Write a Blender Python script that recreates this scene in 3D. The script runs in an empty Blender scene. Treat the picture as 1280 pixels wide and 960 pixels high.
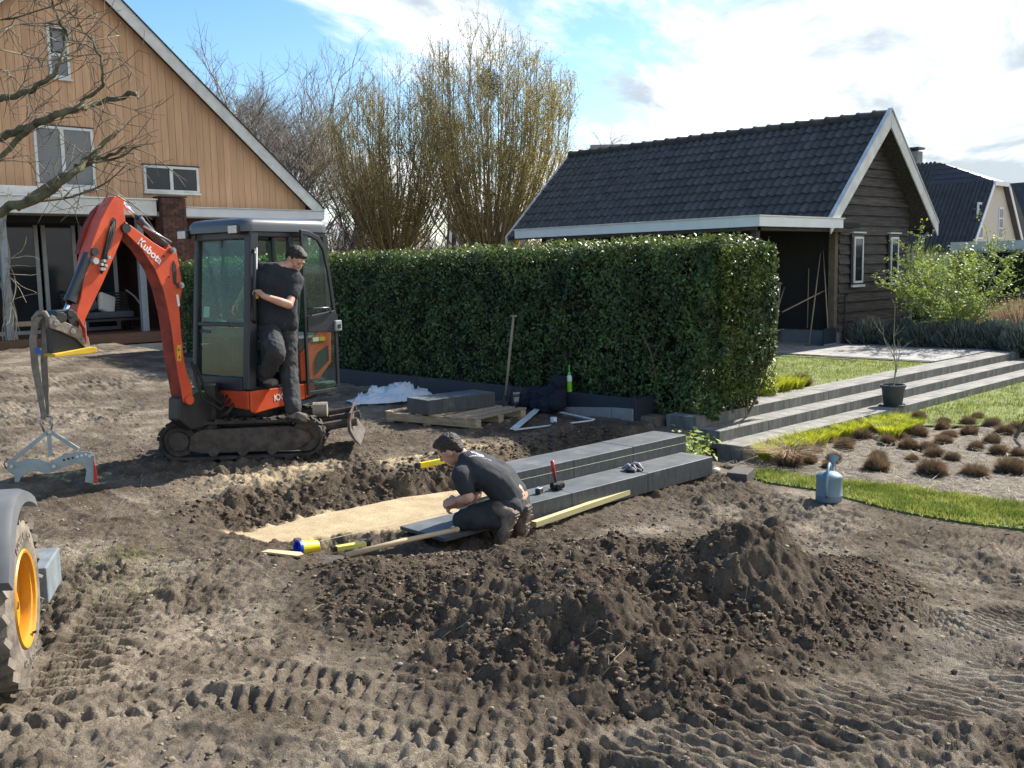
import bpy, bmesh, math, random
import numpy as np
from mathutils import Vector, Matrix, Euler

# ---------------------------------------------------------------- camera, world, sun, exposure
SC = bpy.context.scene
COL = SC.collection
PI = math.pi
R = math.radians
random.seed(7)
RNG = np.random.default_rng(7)
CAM_H, FOC, PITCH, ROLL, AZ = 1.8, 1238.0, R(6.72), R(1.23), R(45.9)
# world axes: X runs along the garden steps (away to the right), Y away to the left, Z up
_F0 = Vector((math.cos(AZ), math.sin(AZ), 0)); _R0 = Vector((math.sin(AZ), -math.cos(AZ), 0))
_F = _F0 * math.cos(PITCH) - Vector((0, 0, 1)) * math.sin(PITCH)
_U = _F0 * math.sin(PITCH) + Vector((0, 0, 1)) * math.cos(PITCH)
_Rr = _R0 * math.cos(ROLL) - _U * math.sin(ROLL)
_Ur = _R0 * math.sin(ROLL) + _U * math.cos(ROLL)
cam = bpy.data.cameras.new('camera'); camo = bpy.data.objects.new('camera', cam); COL.objects.link(camo)
cam.sensor_width = 36.0; cam.lens = FOC / 1280 * 36.0; cam.clip_start = 0.1; cam.clip_end = 2000
M = Matrix((_Rr, _Ur, -_F)).transposed().to_4x4(); M.translation = Vector((0, 0, CAM_H))
camo.matrix_world = M
SC.camera = camo

SUN_AZ, SUN_EL = R(47), R(40)            # azimuth right of the view direction, elevation
_sa = AZ - SUN_AZ                        # angle from +X, counter-clockwise
sun_dir = Vector((math.cos(_sa) * math.cos(SUN_EL), math.sin(_sa) * math.cos(SUN_EL), math.sin(SUN_EL)))
sl = bpy.data.lights.new('sun', 'SUN'); sl.energy = 4.2; sl.angle = R(0.6); sl.color = (1.0, 0.95, 0.87)
so = bpy.data.objects.new('sun', sl); COL.objects.link(so)
so.rotation_euler = (-sun_dir).to_track_quat('-Z', 'Y').to_euler()

W = bpy.data.worlds.new('World'); SC.world = W; W.use_nodes = True
wt = W.node_tree; wt.nodes.clear()
def wn(t, **k):
    n = wt.nodes.new(t)
    for a, b in k.items(): setattr(n, a, b)
    return n
def wl(a, b): wt.links.new(a, b)
def wmath(op, a, b=None, c=None, clamp=False):
    n = wn('ShaderNodeMath', operation=op); n.use_clamp = clamp
    for i, v in enumerate((a, b, c)):
        if v is None: continue
        if isinstance(v, (int, float)): n.inputs[i].default_value = v
        else: wl(v, n.inputs[i])
    return n.outputs[0]
sky = wn('ShaderNodeTexSky', sky_type='NISHITA'); sky.sun_disc = False
sky.sun_elevation = SUN_EL; sky.sun_rotation = math.atan2(sun_dir.x, sun_dir.y); sky.air_density = 1.0; sky.dust_density = 0.6; sky.ozone_density = 1.6
tc = wn('ShaderNodeTexCoord'); sep = wn('ShaderNodeSeparateXYZ'); wl(tc.outputs['Generated'], sep.inputs[0])
zc = wmath('ADD', wmath('MAXIMUM', sep.outputs[2], 0.0), 0.10)
px = wmath('DIVIDE', sep.outputs[0], zc); py = wmath('DIVIDE', sep.outputs[1], zc)
cmb = wn('ShaderNodeCombineXYZ'); wl(px, cmb.inputs[0]); wl(py, cmb.inputs[1])
rot = wn('ShaderNodeVectorRotate', rotation_type='Z_AXIS'); rot.inputs['Angle'].default_value = R(-25); wl(cmb.outputs[0], rot.inputs['Vector'])
strm = wn('ShaderNodeMapping'); strm.inputs['Scale'].default_value = (0.42, 1.0, 1); strm.inputs['Location'].default_value = (2.3, 0.55, 0); wl(rot.outputs[0], strm.inputs[0])
def wnoise(scale, detail, rough, dist, vec):
    n = wn('ShaderNodeTexNoise'); n.inputs['Scale'].default_value = scale; n.inputs['Detail'].default_value = detail
    n.inputs['Roughness'].default_value = rough; n.inputs['Distortion'].default_value = dist; wl(vec, n.inputs['Vector']); return n.outputs[0]
n1 = wnoise(0.75, 9, 0.60, 0.35, strm.outputs[0]); n2 = wnoise(2.6, 6, 0.6, 0.6, strm.outputs[0])
# cloud cover thickens towards the sun's side of the sky and towards the horizon
dotr = wmath('ADD', wmath('MULTIPLY', sep.outputs[0], _R0.x), wmath('MULTIPLY', sep.outputs[1], _R0.y))
bias = wmath('MULTIPLY', dotr, 0.34)
hz = wmath('MULTIPLY', wmath('SUBTRACT', 0.30, sep.outputs[2]), 0.42)
cov = wmath('ADD', wmath('ADD', n1, wmath('MULTIPLY', wmath('SUBTRACT', n2, 0.5), 0.22)), wmath('ADD', bias, hz))
mr = wn('ShaderNodeMapRange', interpolation_type='SMOOTHSTEP'); wl(cov, mr.inputs[0]); mr.inputs[1].default_value = 0.49; mr.inputs[2].default_value = 0.60
dk = wn('ShaderNodeMapRange', interpolation_type='SMOOTHSTEP'); n3 = wnoise(1.15, 7, 0.6, 0.5, strm.outputs[0]); wl(n3, dk.inputs[0]); dk.inputs[1].default_value = 0.46; dk.inputs[2].default_value = 0.60
cl = wn('ShaderNodeMix', data_type='RGBA'); wl(dk.outputs[0], cl.inputs[0]); cl.inputs[6].default_value = (0.62, 0.64, 0.655, 1); cl.inputs[7].default_value = (0.27, 0.305, 0.335, 1)
shs = wn('ShaderNodeHueSaturation'); shs.inputs['Saturation'].default_value = 1.30; wl(sky.outputs[0], shs.inputs['Color'])
skm = wn('ShaderNodeVectorMath', operation='SCALE'); wl(shs.outputs[0], skm.inputs[0]); skm.inputs['Scale'].default_value = 0.085
skmx = wn('ShaderNodeMix', data_type='RGBA'); wl(wmath('MULTIPLY', mr.outputs[0], 0.96), skmx.inputs[0]); wl(skm.outputs[0], skmx.inputs[6]); wl(cl.outputs[2], skmx.inputs[7])
bg = wn('ShaderNodeBackground'); wl(skmx.outputs[2], bg.inputs[0]); bg.inputs[1].default_value = 1.0
wo = wn('ShaderNodeOutputWorld'); wl(bg.outputs[0], wo.inputs[0])
SC.view_settings.view_transform = 'Standard'; SC.view_settings.look = 'None'
SC.view_settings.gamma = 1.0; SC.view_settings.use_curve_mapping = False
SC.view_settings.exposure = 1.25
SC.render.film_transparent = False
SC.cycles.max_bounces = 6; SC.cycles.transparent_max_bounces = 8

# ---------------------------------------------------------------- materials
def mat(name, col, rough=0.8, metal=0.0, var=0.15, vscale=8.0, bump=0.0, bscale=40.0, col2=None, spec=0.5, transl=0.0,
        stretch=None, detail=4, island=0.0, coat=0.0, objvar=0.0, alpha=None):
    m = bpy.data.materials.new(name); m.use_nodes = True; nt = m.node_tree; b = nt.nodes['Principled BSDF']
    L = nt.links.new; N = nt.nodes.new
    b.inputs['Roughness'].default_value = rough; b.inputs['Metallic'].default_value = metal
    b.inputs['Specular IOR Level'].default_value = spec; b.inputs['Coat Weight'].default_value = coat
    tcn = N('ShaderNodeTexCoord'); src = tcn.outputs['Object']
    if stretch:
        mp = N('ShaderNodeMapping'); mp.inputs['Scale'].default_value = stretch; L(src, mp.inputs[0]); src = mp.outputs[0]
    no = N('ShaderNodeTexNoise'); no.inputs['Scale'].default_value = vscale; no.inputs['Detail'].default_value = detail; no.inputs['Roughness'].default_value = 0.6
    L(src, no.inputs['Vector'])
    c1 = tuple(max(0, c * (1 - var)) for c in col) + (1,)
    c2 = tuple(col2) + (1,) if col2 else tuple(min(1, c * (1 + var)) for c in col) + (1,)
    rp = N('ShaderNodeValToRGB'); rp.color_ramp.elements[0].position = 0.33; rp.color_ramp.elements[1].position = 0.67
    rp.color_ramp.elements[0].color = c1; rp.color_ramp.elements[1].color = c2
    L(no.outputs[0], rp.inputs[0]); out = rp.outputs[0]
    if island or objvar:
        if island: g = N('ShaderNodeNewGeometry'); rnd = g.outputs['Random Per Island']
        else: g = N('ShaderNodeObjectInfo'); rnd = g.outputs['Random']
        amp = island or objvar
        hsv = N('ShaderNodeHueSaturation')
        mr_ = N('ShaderNodeMapRange'); L(rnd, mr_.inputs[0]); mr_.inputs[3].default_value = 1 - amp; mr_.inputs[4].default_value = 1 + amp
        L(mr_.outputs[0], hsv.inputs['Value'])
        if island:
            mh = N('ShaderNodeMapRange'); L(rnd, mh.inputs[0]); mh.inputs[3].default_value = 0.48; mh.inputs[4].default_value = 0.515
            L(mh.outputs[0], hsv.inputs['Hue'])
        L(out, hsv.inputs['Color']); out = hsv.outputs[0]
    L(out, b.inputs['Base Color'])
    if bump:
        nb = N('ShaderNodeTexNoise'); nb.inputs['Scale'].default_value = bscale; nb.inputs['Detail'].default_value = 6; L(src, nb.inputs['Vector'])
        bm_ = N('ShaderNodeBump'); bm_.inputs['Strength'].default_value = bump; bm_.inputs['Distance'].default_value = 0.02
        L(nb.outputs[0], bm_.inputs['Height']); L(bm_.outputs[0], b.inputs['Normal'])
    if transl:
        tr = N('ShaderNodeBsdfTranslucent'); L(out, tr.inputs[0]); mx = N('ShaderNodeMixShader'); mx.inputs[0].default_value = transl
        L(b.outputs[0], mx.inputs[1]); L(tr.outputs[0], mx.inputs[2]); L(mx.outputs[0], nt.nodes['Material Output'].inputs[0])
    return m

def glass_mat(name, tint=(0.8, 0.9, 0.86), mixv=0.25, rough=0.03, dirt=0.1):
    m = bpy.data.materials.new(name); m.use_nodes = True; nt = m.node_tree; nt.nodes.clear()
    N = nt.nodes.new; L = nt.links.new
    t = N('ShaderNodeBsdfTransparent'); t.inputs[0].default_value = tint + (1,)
    g = N('ShaderNodeBsdfGlossy'); g.inputs['Roughness'].default_value = rough; g.inputs[0].default_value = (0.9, 0.95, 0.95, 1)
    d = N('ShaderNodeBsdfDiffuse'); d.inputs[0].default_value = (0.30, 0.34, 0.32, 1)
    fr = N('ShaderNodeFresnel'); fr.inputs[0].default_value = 1.45; gg = N('ShaderNodeNewGeometry'); inv = N('ShaderNodeMath'); inv.operation = 'SUBTRACT'; inv.inputs[0].default_value = 1.0; L(gg.outputs['Backfacing'], inv.inputs[1])
    fm = N('ShaderNodeMath'); fm.operation = 'MULTIPLY'; L(fr.outputs[0], fm.inputs[0]); L(inv.outputs[0], fm.inputs[1])
    m1 = N('ShaderNodeMixShader'); L(fm.outputs[0], m1.inputs[0]); L(t.outputs[0], m1.inputs[1]); L(g.outputs[0], m1.inputs[2])
    no = N('ShaderNodeTexNoise'); no.inputs['Scale'].default_value = 5; no.inputs['Detail'].default_value = 6
    ml = N('ShaderNodeMath'); ml.operation = 'MULTIPLY'; ml.inputs[1].default_value = dirt * 2; L(no.outputs[0], ml.inputs[0])
    m2 = N('ShaderNodeMixShader'); L(ml.outputs[0], m2.inputs[0]); L(m1.outputs[0], m2.inputs[1]); L(d.outputs[0], m2.inputs[2])
    o = N('ShaderNodeOutputMaterial'); L(m2.outputs[0], o.inputs[0]); return m

MT = {}
MT['white_paint'] = mat('white_paint', (0.72, 0.74, 0.75), 0.5, var=0.05, vscale=3)
MT['weathered_white'] = mat('weathered_white', (0.62, 0.63, 0.60), 0.6, var=0.14, vscale=4, bump=0.1)
MT['black_board'] = mat('black_board', (0.024, 0.020, 0.019), 0.75, col2=(0.098, 0.084, 0.077), vscale=5, stretch=(0.5, 3, 9), bump=0.5, bscale=30, objvar=0.25)
MT['tile'] = mat('dark_roof_tile', (0.074, 0.071, 0.066), 0.72, var=0.32, vscale=6, spec=0.25, bump=0.15, bscale=60, objvar=0.22)
MT['tile_far'] = mat('far_roof_tile', (0.062, 0.060, 0.060), 0.75, var=0.25, spec=0.25, vscale=3)
MT['cladding'] = mat('larch_board', (0.53, 0.322, 0.185), 0.7, var=0.11, vscale=2.5, stretch=(6, 6, 0.5), bump=0.15, bscale=25, objvar=0.10)
MT['brick'] = mat('dark_brick', (0.085, 0.038, 0.028), 0.85, var=0.3, vscale=9, bump=0.3, objvar=0.35)
MT['mortar'] = mat('mortar', (0.07, 0.06, 0.055), 0.95)
MT['dark_frame'] = mat('dark_frame', (0.02, 0.022, 0.024), 0.5)
MT['grey_frame'] = mat('grey_frame', (0.30, 0.32, 0.33), 0.5, var=0.05)
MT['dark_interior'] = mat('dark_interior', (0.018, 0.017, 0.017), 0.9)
MT['window_glass'] = mat('window_glass', (0.022, 0.026, 0.030), 0.08, var=0.2, vscale=1.5, spec=0.35)
MT['pale_glass'] = mat('pale_window_glass', (0.055, 0.065, 0.07), 0.05, var=0.4, vscale=1.2, spec=0.8, coat=0.2)
MT['deck'] = mat('deck_timber', (0.12, 0.065, 0.04), 0.7, var=0.2, stretch=(1, 8, 8), objvar=0.12)
MT['concrete'] = mat('concrete', (0.27, 0.27, 0.26), 0.85, var=0.15, vscale=5, bump=0.2)
MT['plinth'] = mat('concrete_plinth', (0.20, 0.21, 0.21), 0.85, var=0.12, vscale=4, bump=0.1)
MT['blue_black'] = mat('blue_black_board', (0.022, 0.028, 0.040), 0.6, var=0.12, vscale=3, bump=0.05)
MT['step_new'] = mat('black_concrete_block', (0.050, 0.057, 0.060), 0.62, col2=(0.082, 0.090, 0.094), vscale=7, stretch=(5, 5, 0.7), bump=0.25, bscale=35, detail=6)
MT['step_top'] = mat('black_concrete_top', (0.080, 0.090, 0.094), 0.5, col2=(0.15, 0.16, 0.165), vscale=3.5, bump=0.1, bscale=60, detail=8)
def dust(m, col=(0.26, 0.21, 0.155), sc=2.6, lo=0.52, hi=0.72, amt=0.75, fine=38):
    nt = m.node_tree; b = nt.nodes['Principled BSDF']; N = nt.nodes.new; L = nt.links.new; src = b.inputs['Base Color'].links[0].from_socket
    t = N('ShaderNodeTexCoord'); g = N('ShaderNodeNewGeometry'); a = N('ShaderNodeTexNoise'); a.inputs['Scale'].default_value = sc; a.inputs['Detail'].default_value = 9; a.inputs['Roughness'].default_value = .7; L(g.outputs['Position'], a.inputs['Vector'])
    r = N('ShaderNodeMapRange'); r.interpolation_type = 'SMOOTHSTEP'; r.inputs[1].default_value = lo; r.inputs[2].default_value = hi; r.inputs[4].default_value = amt; L(a.outputs[0], r.inputs[0])
    c = N('ShaderNodeTexNoise'); c.inputs['Scale'].default_value = fine; c.inputs['Detail'].default_value = 4; L(g.outputs['Position'], c.inputs['Vector']); r2 = N('ShaderNodeMapRange'); r2.inputs[1].default_value = .35; r2.inputs[2].default_value = .6; L(c.outputs[0], r2.inputs[0])
    ml = N('ShaderNodeMath'); ml.operation = 'MULTIPLY'; L(r.outputs[0], ml.inputs[0]); L(r2.outputs[0], ml.inputs[1])
    mx = N('ShaderNodeMix'); mx.data_type = 'RGBA'; L(ml.outputs[0], mx.inputs[0]); L(src, mx.inputs[6]); mx.inputs[7].default_value = tuple(col) + (1,); L(mx.outputs[2], b.inputs['Base Color'])
dust(MT['step_top']); dust(MT['step_new'], sc=3.5, lo=.56, hi=.75, amt=.55)
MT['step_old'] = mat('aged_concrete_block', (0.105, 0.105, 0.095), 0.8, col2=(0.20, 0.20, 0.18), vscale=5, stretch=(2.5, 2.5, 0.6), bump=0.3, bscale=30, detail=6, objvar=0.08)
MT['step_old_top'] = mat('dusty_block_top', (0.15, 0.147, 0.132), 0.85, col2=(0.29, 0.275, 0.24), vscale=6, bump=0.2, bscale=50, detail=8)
MT['hedge_leaf'] = mat('hedge_leaf', (0.040, 0.073, 0.030), 0.5, col2=(0.11, 0.172, 0.05), vscale=2.2, island=0.5, transl=0.22, spec=0.4)
MT['hedge_tip'] = mat('hedge_tip_leaf', (0.075, 0.115, 0.022), 0.45, col2=(0.15, 0.19, 0.04), vscale=3, island=0.3, transl=0.3)
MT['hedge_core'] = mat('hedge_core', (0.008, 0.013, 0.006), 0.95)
MT['stem'] = mat('woody_stem', (0.13, 0.10, 0.07), 0.85, var=0.25, bump=0.2)
MT['bark'] = mat('grey_bark', (0.105, 0.085, 0.062), 0.9, var=0.3, vscale=5, bump=0.3)
MT['green_bark'] = mat('mossy_bark', (0.055, 0.052, 0.030), 0.9, col2=(0.17, 0.16, 0.085), vscale=14, bump=0.5, bscale=60)
MT['pale_twig'] = mat('pale_lichen_twig', (0.30, 0.27, 0.20), 0.9, var=0.3, vscale=9)
MT['bud'] = mat('yellow_bud_leaf', (0.38, 0.31, 0.08), 0.7, col2=(0.52, 0.43, 0.11), vscale=0.5, island=0.3, transl=0.35)
MT['olive_twig'] = mat('olive_twig', (0.215, 0.175, 0.085), 0.85, var=0.25)
MT['far_twig'] = mat('far_twig', (0.165, 0.145, 0.125), 0.9)
MT['shrub_leaf'] = mat('fresh_shrub_leaf', (0.20, 0.30, 0.045), 0.55, col2=(0.36, 0.44, 0.08), vscale=3, island=0.25, transl=0.4)
MT['lav'] = mat('grey_green_leaf', (0.085, 0.11, 0.085), 0.8, col2=(0.18, 0.21, 0.165), vscale=4, island=0.3, transl=0.1)
MT['dry_grass'] = mat('dry_grass', (0.38, 0.28, 0.18), 0.85, var=0.2, island=0.3, transl=0.25)
MT['lawn_blade'] = mat('lawn_blade', (0.15, 0.21, 0.03), 0.6, col2=(0.40, 0.42, 0.10), vscale=3.0, island=0.38, transl=0.35)
MT['lawn_base'] = mat('lawn_base', (0.10, 0.14, 0.03), 0.95, col2=(0.20, 0.22, 0.055), vscale=5, bump=0.4, bscale=60)
MT['lime_blade'] = mat('lime_blade', (0.42, 0.48, 0.03), 0.55, col2=(0.62, 0.62, 0.06), vscale=4, island=0.2, transl=0.4)
MT['brown_blade'] = mat('brown_clipped_blade', (0.19, 0.125, 0.072), 0.9, col2=(0.42, 0.30, 0.18), vscale=9, island=0.35, transl=0.1)
MT['bed_soil'] = mat('bed_soil', (0.075, 0.060, 0.044), 0.95, col2=(0.21, 0.172, 0.125), vscale=14, bump=0.9, bscale=35, detail=8)
MT['straw'] = mat('pale_straw', (0.40, 0.33, 0.22), 0.9, island=0.3)
MT['paving'] = None

# ---------------------------------------------------------------- mesh helpers
class MB:
    def __init__(s): s.v = []; s.f = []; s.m = []; s.mi = 0
    def add(s, vs, fs):
        o = len(s.v); s.v += [tuple(v) for v in vs]; s.f += [tuple(i + o for i in f) for f in fs]; s.m += [s.mi] * len(fs); return s
    def box(s, x0, x1, y0, y1, z0, z1, mx=None):
        vs = [(x, y, z) for z in (z0, z1) for y in (y0, y1) for x in (x0, x1)]
        if mx is not None: vs = [mx @ Vector(v) for v in vs]
        return s.add(vs, [(0, 2, 3, 1), (4, 5, 7, 6), (0, 1, 5, 4), (2, 6, 7, 3), (0, 4, 6, 2), (1, 3, 7, 5)])
    def cbox(s, c, d, rot=None):
        mx = Matrix.Translation(c) @ (Euler(rot).to_matrix().to_4x4() if rot else Matrix.Identity(4))
        return s.box(-d[0] / 2, d[0] / 2, -d[1] / 2, d[1] / 2, -d[2] / 2, d[2] / 2, mx)
    def prism(s, pts, a, b, axis='y', mx=None):
        n = len(pts)
        def P(p, t):
            if axis == 'y': return Vector((p[0], t, p[1]))
            if axis == 'x': return Vector((t, p[0], p[1]))
            return Vector((p[0], p[1], t))
        vs = [P(p, a) for p in pts] + [P(p, b) for p in pts]
        if mx is not None: vs = [mx @ v for v in vs]
        fs = [tuple(range(n)), tuple(range(2 * n - 1, n - 1, -1))] + [(i, i + n, (i + 1) % n + n, (i + 1) % n) for i in range(n)]
        return s.add(vs, fs)
    def tube(s, pts, rad, n=8, caps=True):
        pts = [Vector(p) for p in pts]
        if isinstance(rad, (int, float)): rad = [rad] * len(pts)
        rings = []; up = None
        for i, p in enumerate(pts):
            d = (pts[min(i + 1, len(pts) - 1)] - pts[max(i - 1, 0)])
            if d.length < 1e-9: d = Vector((0, 0, 1))
            d.normalize()
            if up is None:
                up = d.cross(Vector((0, 0, 1)) if abs(d.z) < 0.9 else Vector((1, 0, 0))).normalized()
            else:
                up = (up - d * up.dot(d))
                up = up.normalized() if up.length > 1e-6 else d.orthogonal().normalized()
            q = d.cross(up)
            rings.append([p + (up * math.cos(2 * PI * k / n) + q * math.sin(2 * PI * k / n)) * rad[i] for k in range(n)])
        vs = [v for r in rings for v in r]
        fs = [(i * n + k, i * n + (k + 1) % n, (i + 1) * n + (k + 1) % n, (i + 1) * n + k) for i in range(len(pts) - 1) for k in range(n)]
        if caps: fs += [tuple(range(n - 1, -1, -1)), tuple((len(pts) - 1) * n + k for k in range(n))]
        return s.add(vs, fs)
    def cyl(s, a, b, r, r2=None, n=12): return s.tube([a, b], [r, r if r2 is None else r2], n)
    def ring(s, a, b, ro, ri, n=24):
        a = Vector(a); b = Vector(b); d = (b - a).normalized(); u = d.orthogonal().normalized(); q = d.cross(u); vs = []
        for p, r in ((a, ro), (b, ro), (b, ri), (a, ri)):
            vs += [p + (u * math.cos(2 * PI * k / n) + q * math.sin(2 * PI * k / n)) * r for k in range(n)]
        return s.add(vs, [(j * n + k, j * n + (k + 1) % n, ((j + 1) % 4) * n + (k + 1) % n, ((j + 1) % 4) * n + k) for j in range(4) for k in range(n)])
    def lathe(s, prof, n=20, mx=None):
        vs = [Vector((r * math.cos(2 * PI * k / n), r * math.sin(2 * PI * k / n), z)) for r, z in prof for k in range(n)]
        if mx is not None: vs = [mx @ v for v in vs]
        fs = [(i * n + k, i * n + (k + 1) % n, (i + 1) * n + (k + 1) % n, (i + 1) * n + k) for i in range(len(prof) - 1) for k in range(n)]
        fs += [tuple(range(n - 1, -1, -1)), tuple((len(prof) - 1) * n + k for k in range(n))]
        return s.add(vs, fs)
    def ell(s, c, r, n=12, m=8, rot=None):
        mx = Matrix.Translation(c) @ (rot.to_4x4() if rot is not None else Matrix.Identity(4))
        vs = [mx @ Vector((0, 0, r[2]))]
        for i in range(1, m):
            t = PI * i / m
            vs += [mx @ Vector((r[0] * math.sin(t) * math.cos(2 * PI * k / n), r[1] * math.sin(t) * math.sin(2 * PI * k / n), r[2] * math.cos(t))) for k in range(n)]
        vs.append(mx @ Vector((0, 0, -r[2])))
        fs = [(0, 1 + k, 1 + (k + 1) % n) for k in range(n)]
        for i in range(m - 2): fs += [(1 + i * n + k, 1 + (i + 1) * n + k, 1 + (i + 1) * n + (k + 1) % n, 1 + i * n + (k + 1) % n) for k in range(n)]
        o = 1 + (m - 2) * n; fs += [(o + k, len(vs) - 1, o + (k + 1) % n) for k in range(n)]
        return s.add(vs, fs)
    def cap(s, a, b, ra, rb, n=12):      # tapered limb with round ends
        a = Vector(a); b = Vector(b); d = b - a; L = d.length or 1e-6; d = d / L; pts = []; rr = []
        for t in (-0.98, -0.8, -0.5, 0): pts.append(a + d * ra * t); rr.append(ra * math.sqrt(1 - t * t))
        for t in (0, 0.5, 0.8, 0.98): pts.append(b + d * rb * t); rr.append(rb * math.sqrt(1 - t * t))
        return s.tube(pts, rr, n)
    def mesh(s, name, mats):
        me = bpy.data.meshes.new(name); me.from_pydata(s.v, [], s.f)
        for m in (mats if isinstance(mats, (list, tuple)) else [mats]): me.materials.append(MT[m] if isinstance(m, str) else m)
        if any(s.m): me.polygons.foreach_set('material_index', s.m)
        return me
    def build(s, name, mats, parent=None, bevel=0, smooth=False, label=None, recalc=False, autos=0):
        me = s.mesh(name, mats)
        if recalc:
            bm = bmesh.new(); bm.from_mesh(me); bmesh.ops.recalc_face_normals(bm, faces=bm.faces); bm.to_mesh(me); bm.free()
        if smooth or autos:
            me.polygons.foreach_set('use_smooth', [True] * len(me.polygons))
        if autos:
            me.set_sharp_from_angle(angle=R(autos))
        o = link(name, me, parent)
        if bevel:
            b = o.modifiers.new('bevel', 'BEVEL'); b.width = bevel; b.segments = 2; b.limit_method = 'ANGLE'; b.angle_limit = R(40)
        if label: o['label'] = label
        return o
def link(name, data, parent=None):
    o = bpy.data.objects.new(name, data); COL.objects.link(o)
    if parent is not None: o.parent = parent
    return o
def tag(o, label=None, cat=None, group=None, kind=None):
    if label: o['label'] = label
    if cat: o['category'] = cat
    if group: o['group'] = group
    if kind: o['kind'] = kind
    return o
def thing(name, label, cat, loc=(0, 0, 0), rz=0, group=None):
    o = bpy.data.objects.new(name, None); COL.objects.link(o); o.location = loc; o.rotation_euler = (0, 0, rz); o.empty_display_size = 0.1
    return tag(o, label, cat, group)
def copy_tree(o, parent=None):
    c = o.copy(); COL.objects.link(c); c.parent = parent
    for ch in list(o.children): copy_tree(ch, c)
    return c
def npmesh(name, V, F, mats, smooth=False, mi=None):
    me = bpy.data.meshes.new(name); k = F.shape[1]
    me.vertices.add(len(V)); me.vertices.foreach_set('co', np.ascontiguousarray(V, dtype=np.float32).ravel())
    me.loops.add(F.size); me.loops.foreach_set('vertex_index', np.ascontiguousarray(F, dtype=np.int32).ravel())
    me.polygons.add(len(F)); me.polygons.foreach_set('loop_start', np.arange(0, F.size, k, dtype=np.int32))
    me.polygons.foreach_set('loop_total', np.full(len(F), k, dtype=np.int32))
    if smooth: me.polygons.foreach_set('use_smooth', np.ones(len(F), dtype=bool))
    for m in (mats if isinstance(mats, (list, tuple)) else [mats]): me.materials.append(MT[m] if isinstance(m, str) else m)
    if mi is not None: me.polygons.foreach_set('material_index', np.asarray(mi, dtype=np.int32))
    me.update(calc_edges=True); return me

# ---------------------------------------------------------------- noise and terrain height
_perm = np.random.default_rng(3).random((256, 256)).astype(np.float32)
def vnoise(x, y):
    xi = np.floor(x).astype(int); yi = np.floor(y).astype(int); fx = x - xi; fy = y - yi
    fx = fx * fx * fx * (fx * (fx * 6 - 15) + 10); fy = fy * fy * fy * (fy * (fy * 6 - 15) + 10)
    a = _perm[xi & 255, yi & 255]; b = _perm[(xi + 1) & 255, yi & 255]; c = _perm[xi & 255, (yi + 1) & 255]; d = _perm[(xi + 1) & 255, (yi + 1) & 255]
    return (a * (1 - fx) + b * fx) * (1 - fy) + (c * (1 - fx) + d * fx) * fy * 1.0
def fbm(x, y, s, o=4, g=0.5, ox=0.0):
    t = 0; amp = 1; tot = 0; ca, sa = math.cos(0.6), math.sin(0.6)
    x, y = (x * 0.857 - y * 0.515) * s + ox, (x * 0.515 + y * 0.857) * s + ox * 1.7
    for i in range(o):
        t = t + amp * vnoise(x, y); tot += amp; amp *= g; x, y = (x * ca - y * sa) * 2.03 + 17.1, (x * sa + y * ca) * 2.03 + 5.3
    return t / tot
def sst(a, b, x):
    t = np.clip((x - a) / (b - a), 0, 1); return t * t * (3 - 2 * t)
def pdist(x, y, poly):        # signed distance to a polygon, positive inside
    d = np.full(np.shape(x), 1e9); ins = np.zeros(np.shape(x), bool); n = len(poly)
    for i in range(n):
        ax, ay = poly[i]; bx, by = poly[(i + 1) % n]; ex, ey = bx - ax, by - ay
        t = np.clip(((x - ax) * ex + (y - ay) * ey) / (ex * ex + ey * ey), 0, 1)
        d = np.minimum(d, np.hypot(x - ax - ex * t, y - ay - ey * t))
        c = ((ay > y) != (by > y)) & (x < (bx - ax) * (y - ay) / ((by - ay) if by != ay else 1e-9) + ax); ins ^= c
    return np.where(ins, d, -d)
def pline(x, y, pts):         # distance to a polyline, arc length along it, signed side
    best = np.full(np.shape(x), 1e9); S = np.zeros(np.shape(x)); sd = np.zeros(np.shape(x)); acc = 0
    for (ax, ay), (bx, by) in zip(pts[:-1], pts[1:]):
        ex, ey = bx - ax, by - ay; L = math.hypot(ex, ey); t = np.clip(((x - ax) * ex + (y - ay) * ey) / (L * L), 0, 1)
        d = np.hypot(x - ax - ex * t, y - ay - ey * t); k = d < best; best = np.where(k, d, best)
        S = np.where(k, acc + t * L, S); sd = np.where(k, (ex * (y - ay) - ey * (x - ax)) / L, sd); acc += L
    return best, S, sd
# survey helpers: where a sight line meets a real plane
def _ray(px, py):
    return (_F * FOC + _Rr * (px - 640) - _Ur * (py - 480))
_O = Vector((0, 0, CAM_H))
def AT(px, py, z=0.0): d = _ray(px, py); return _O + d * ((z - CAM_H) / d.z)
def AX(px, py, X): d = _ray(px, py); return _O + d * (X / d.x)
def AY(px, py, Y): d = _ray(px, py); return _O + d * (Y / d.y)
def AD(px, py, D): d = _ray(px, py); return _O + d * (D / d.dot(_F0))

PILE = [(3.15, 5.2), (2.78, 4.3), (2.66, 3.2), (2.78, 2.55), (3.2, 2.12), (4.04, 2.14), (5.0, 2.2), (5.7, 2.35), (6.05, 2.9), (5.95, 3.7), (5.3, 4.3), (4.7, 4.75), (4.2, 5.0), (3.6, 5.25)]
def _tp(pix, z=0.0): return [tuple(AT(x, y, z).xy) for x, y in pix]
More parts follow.
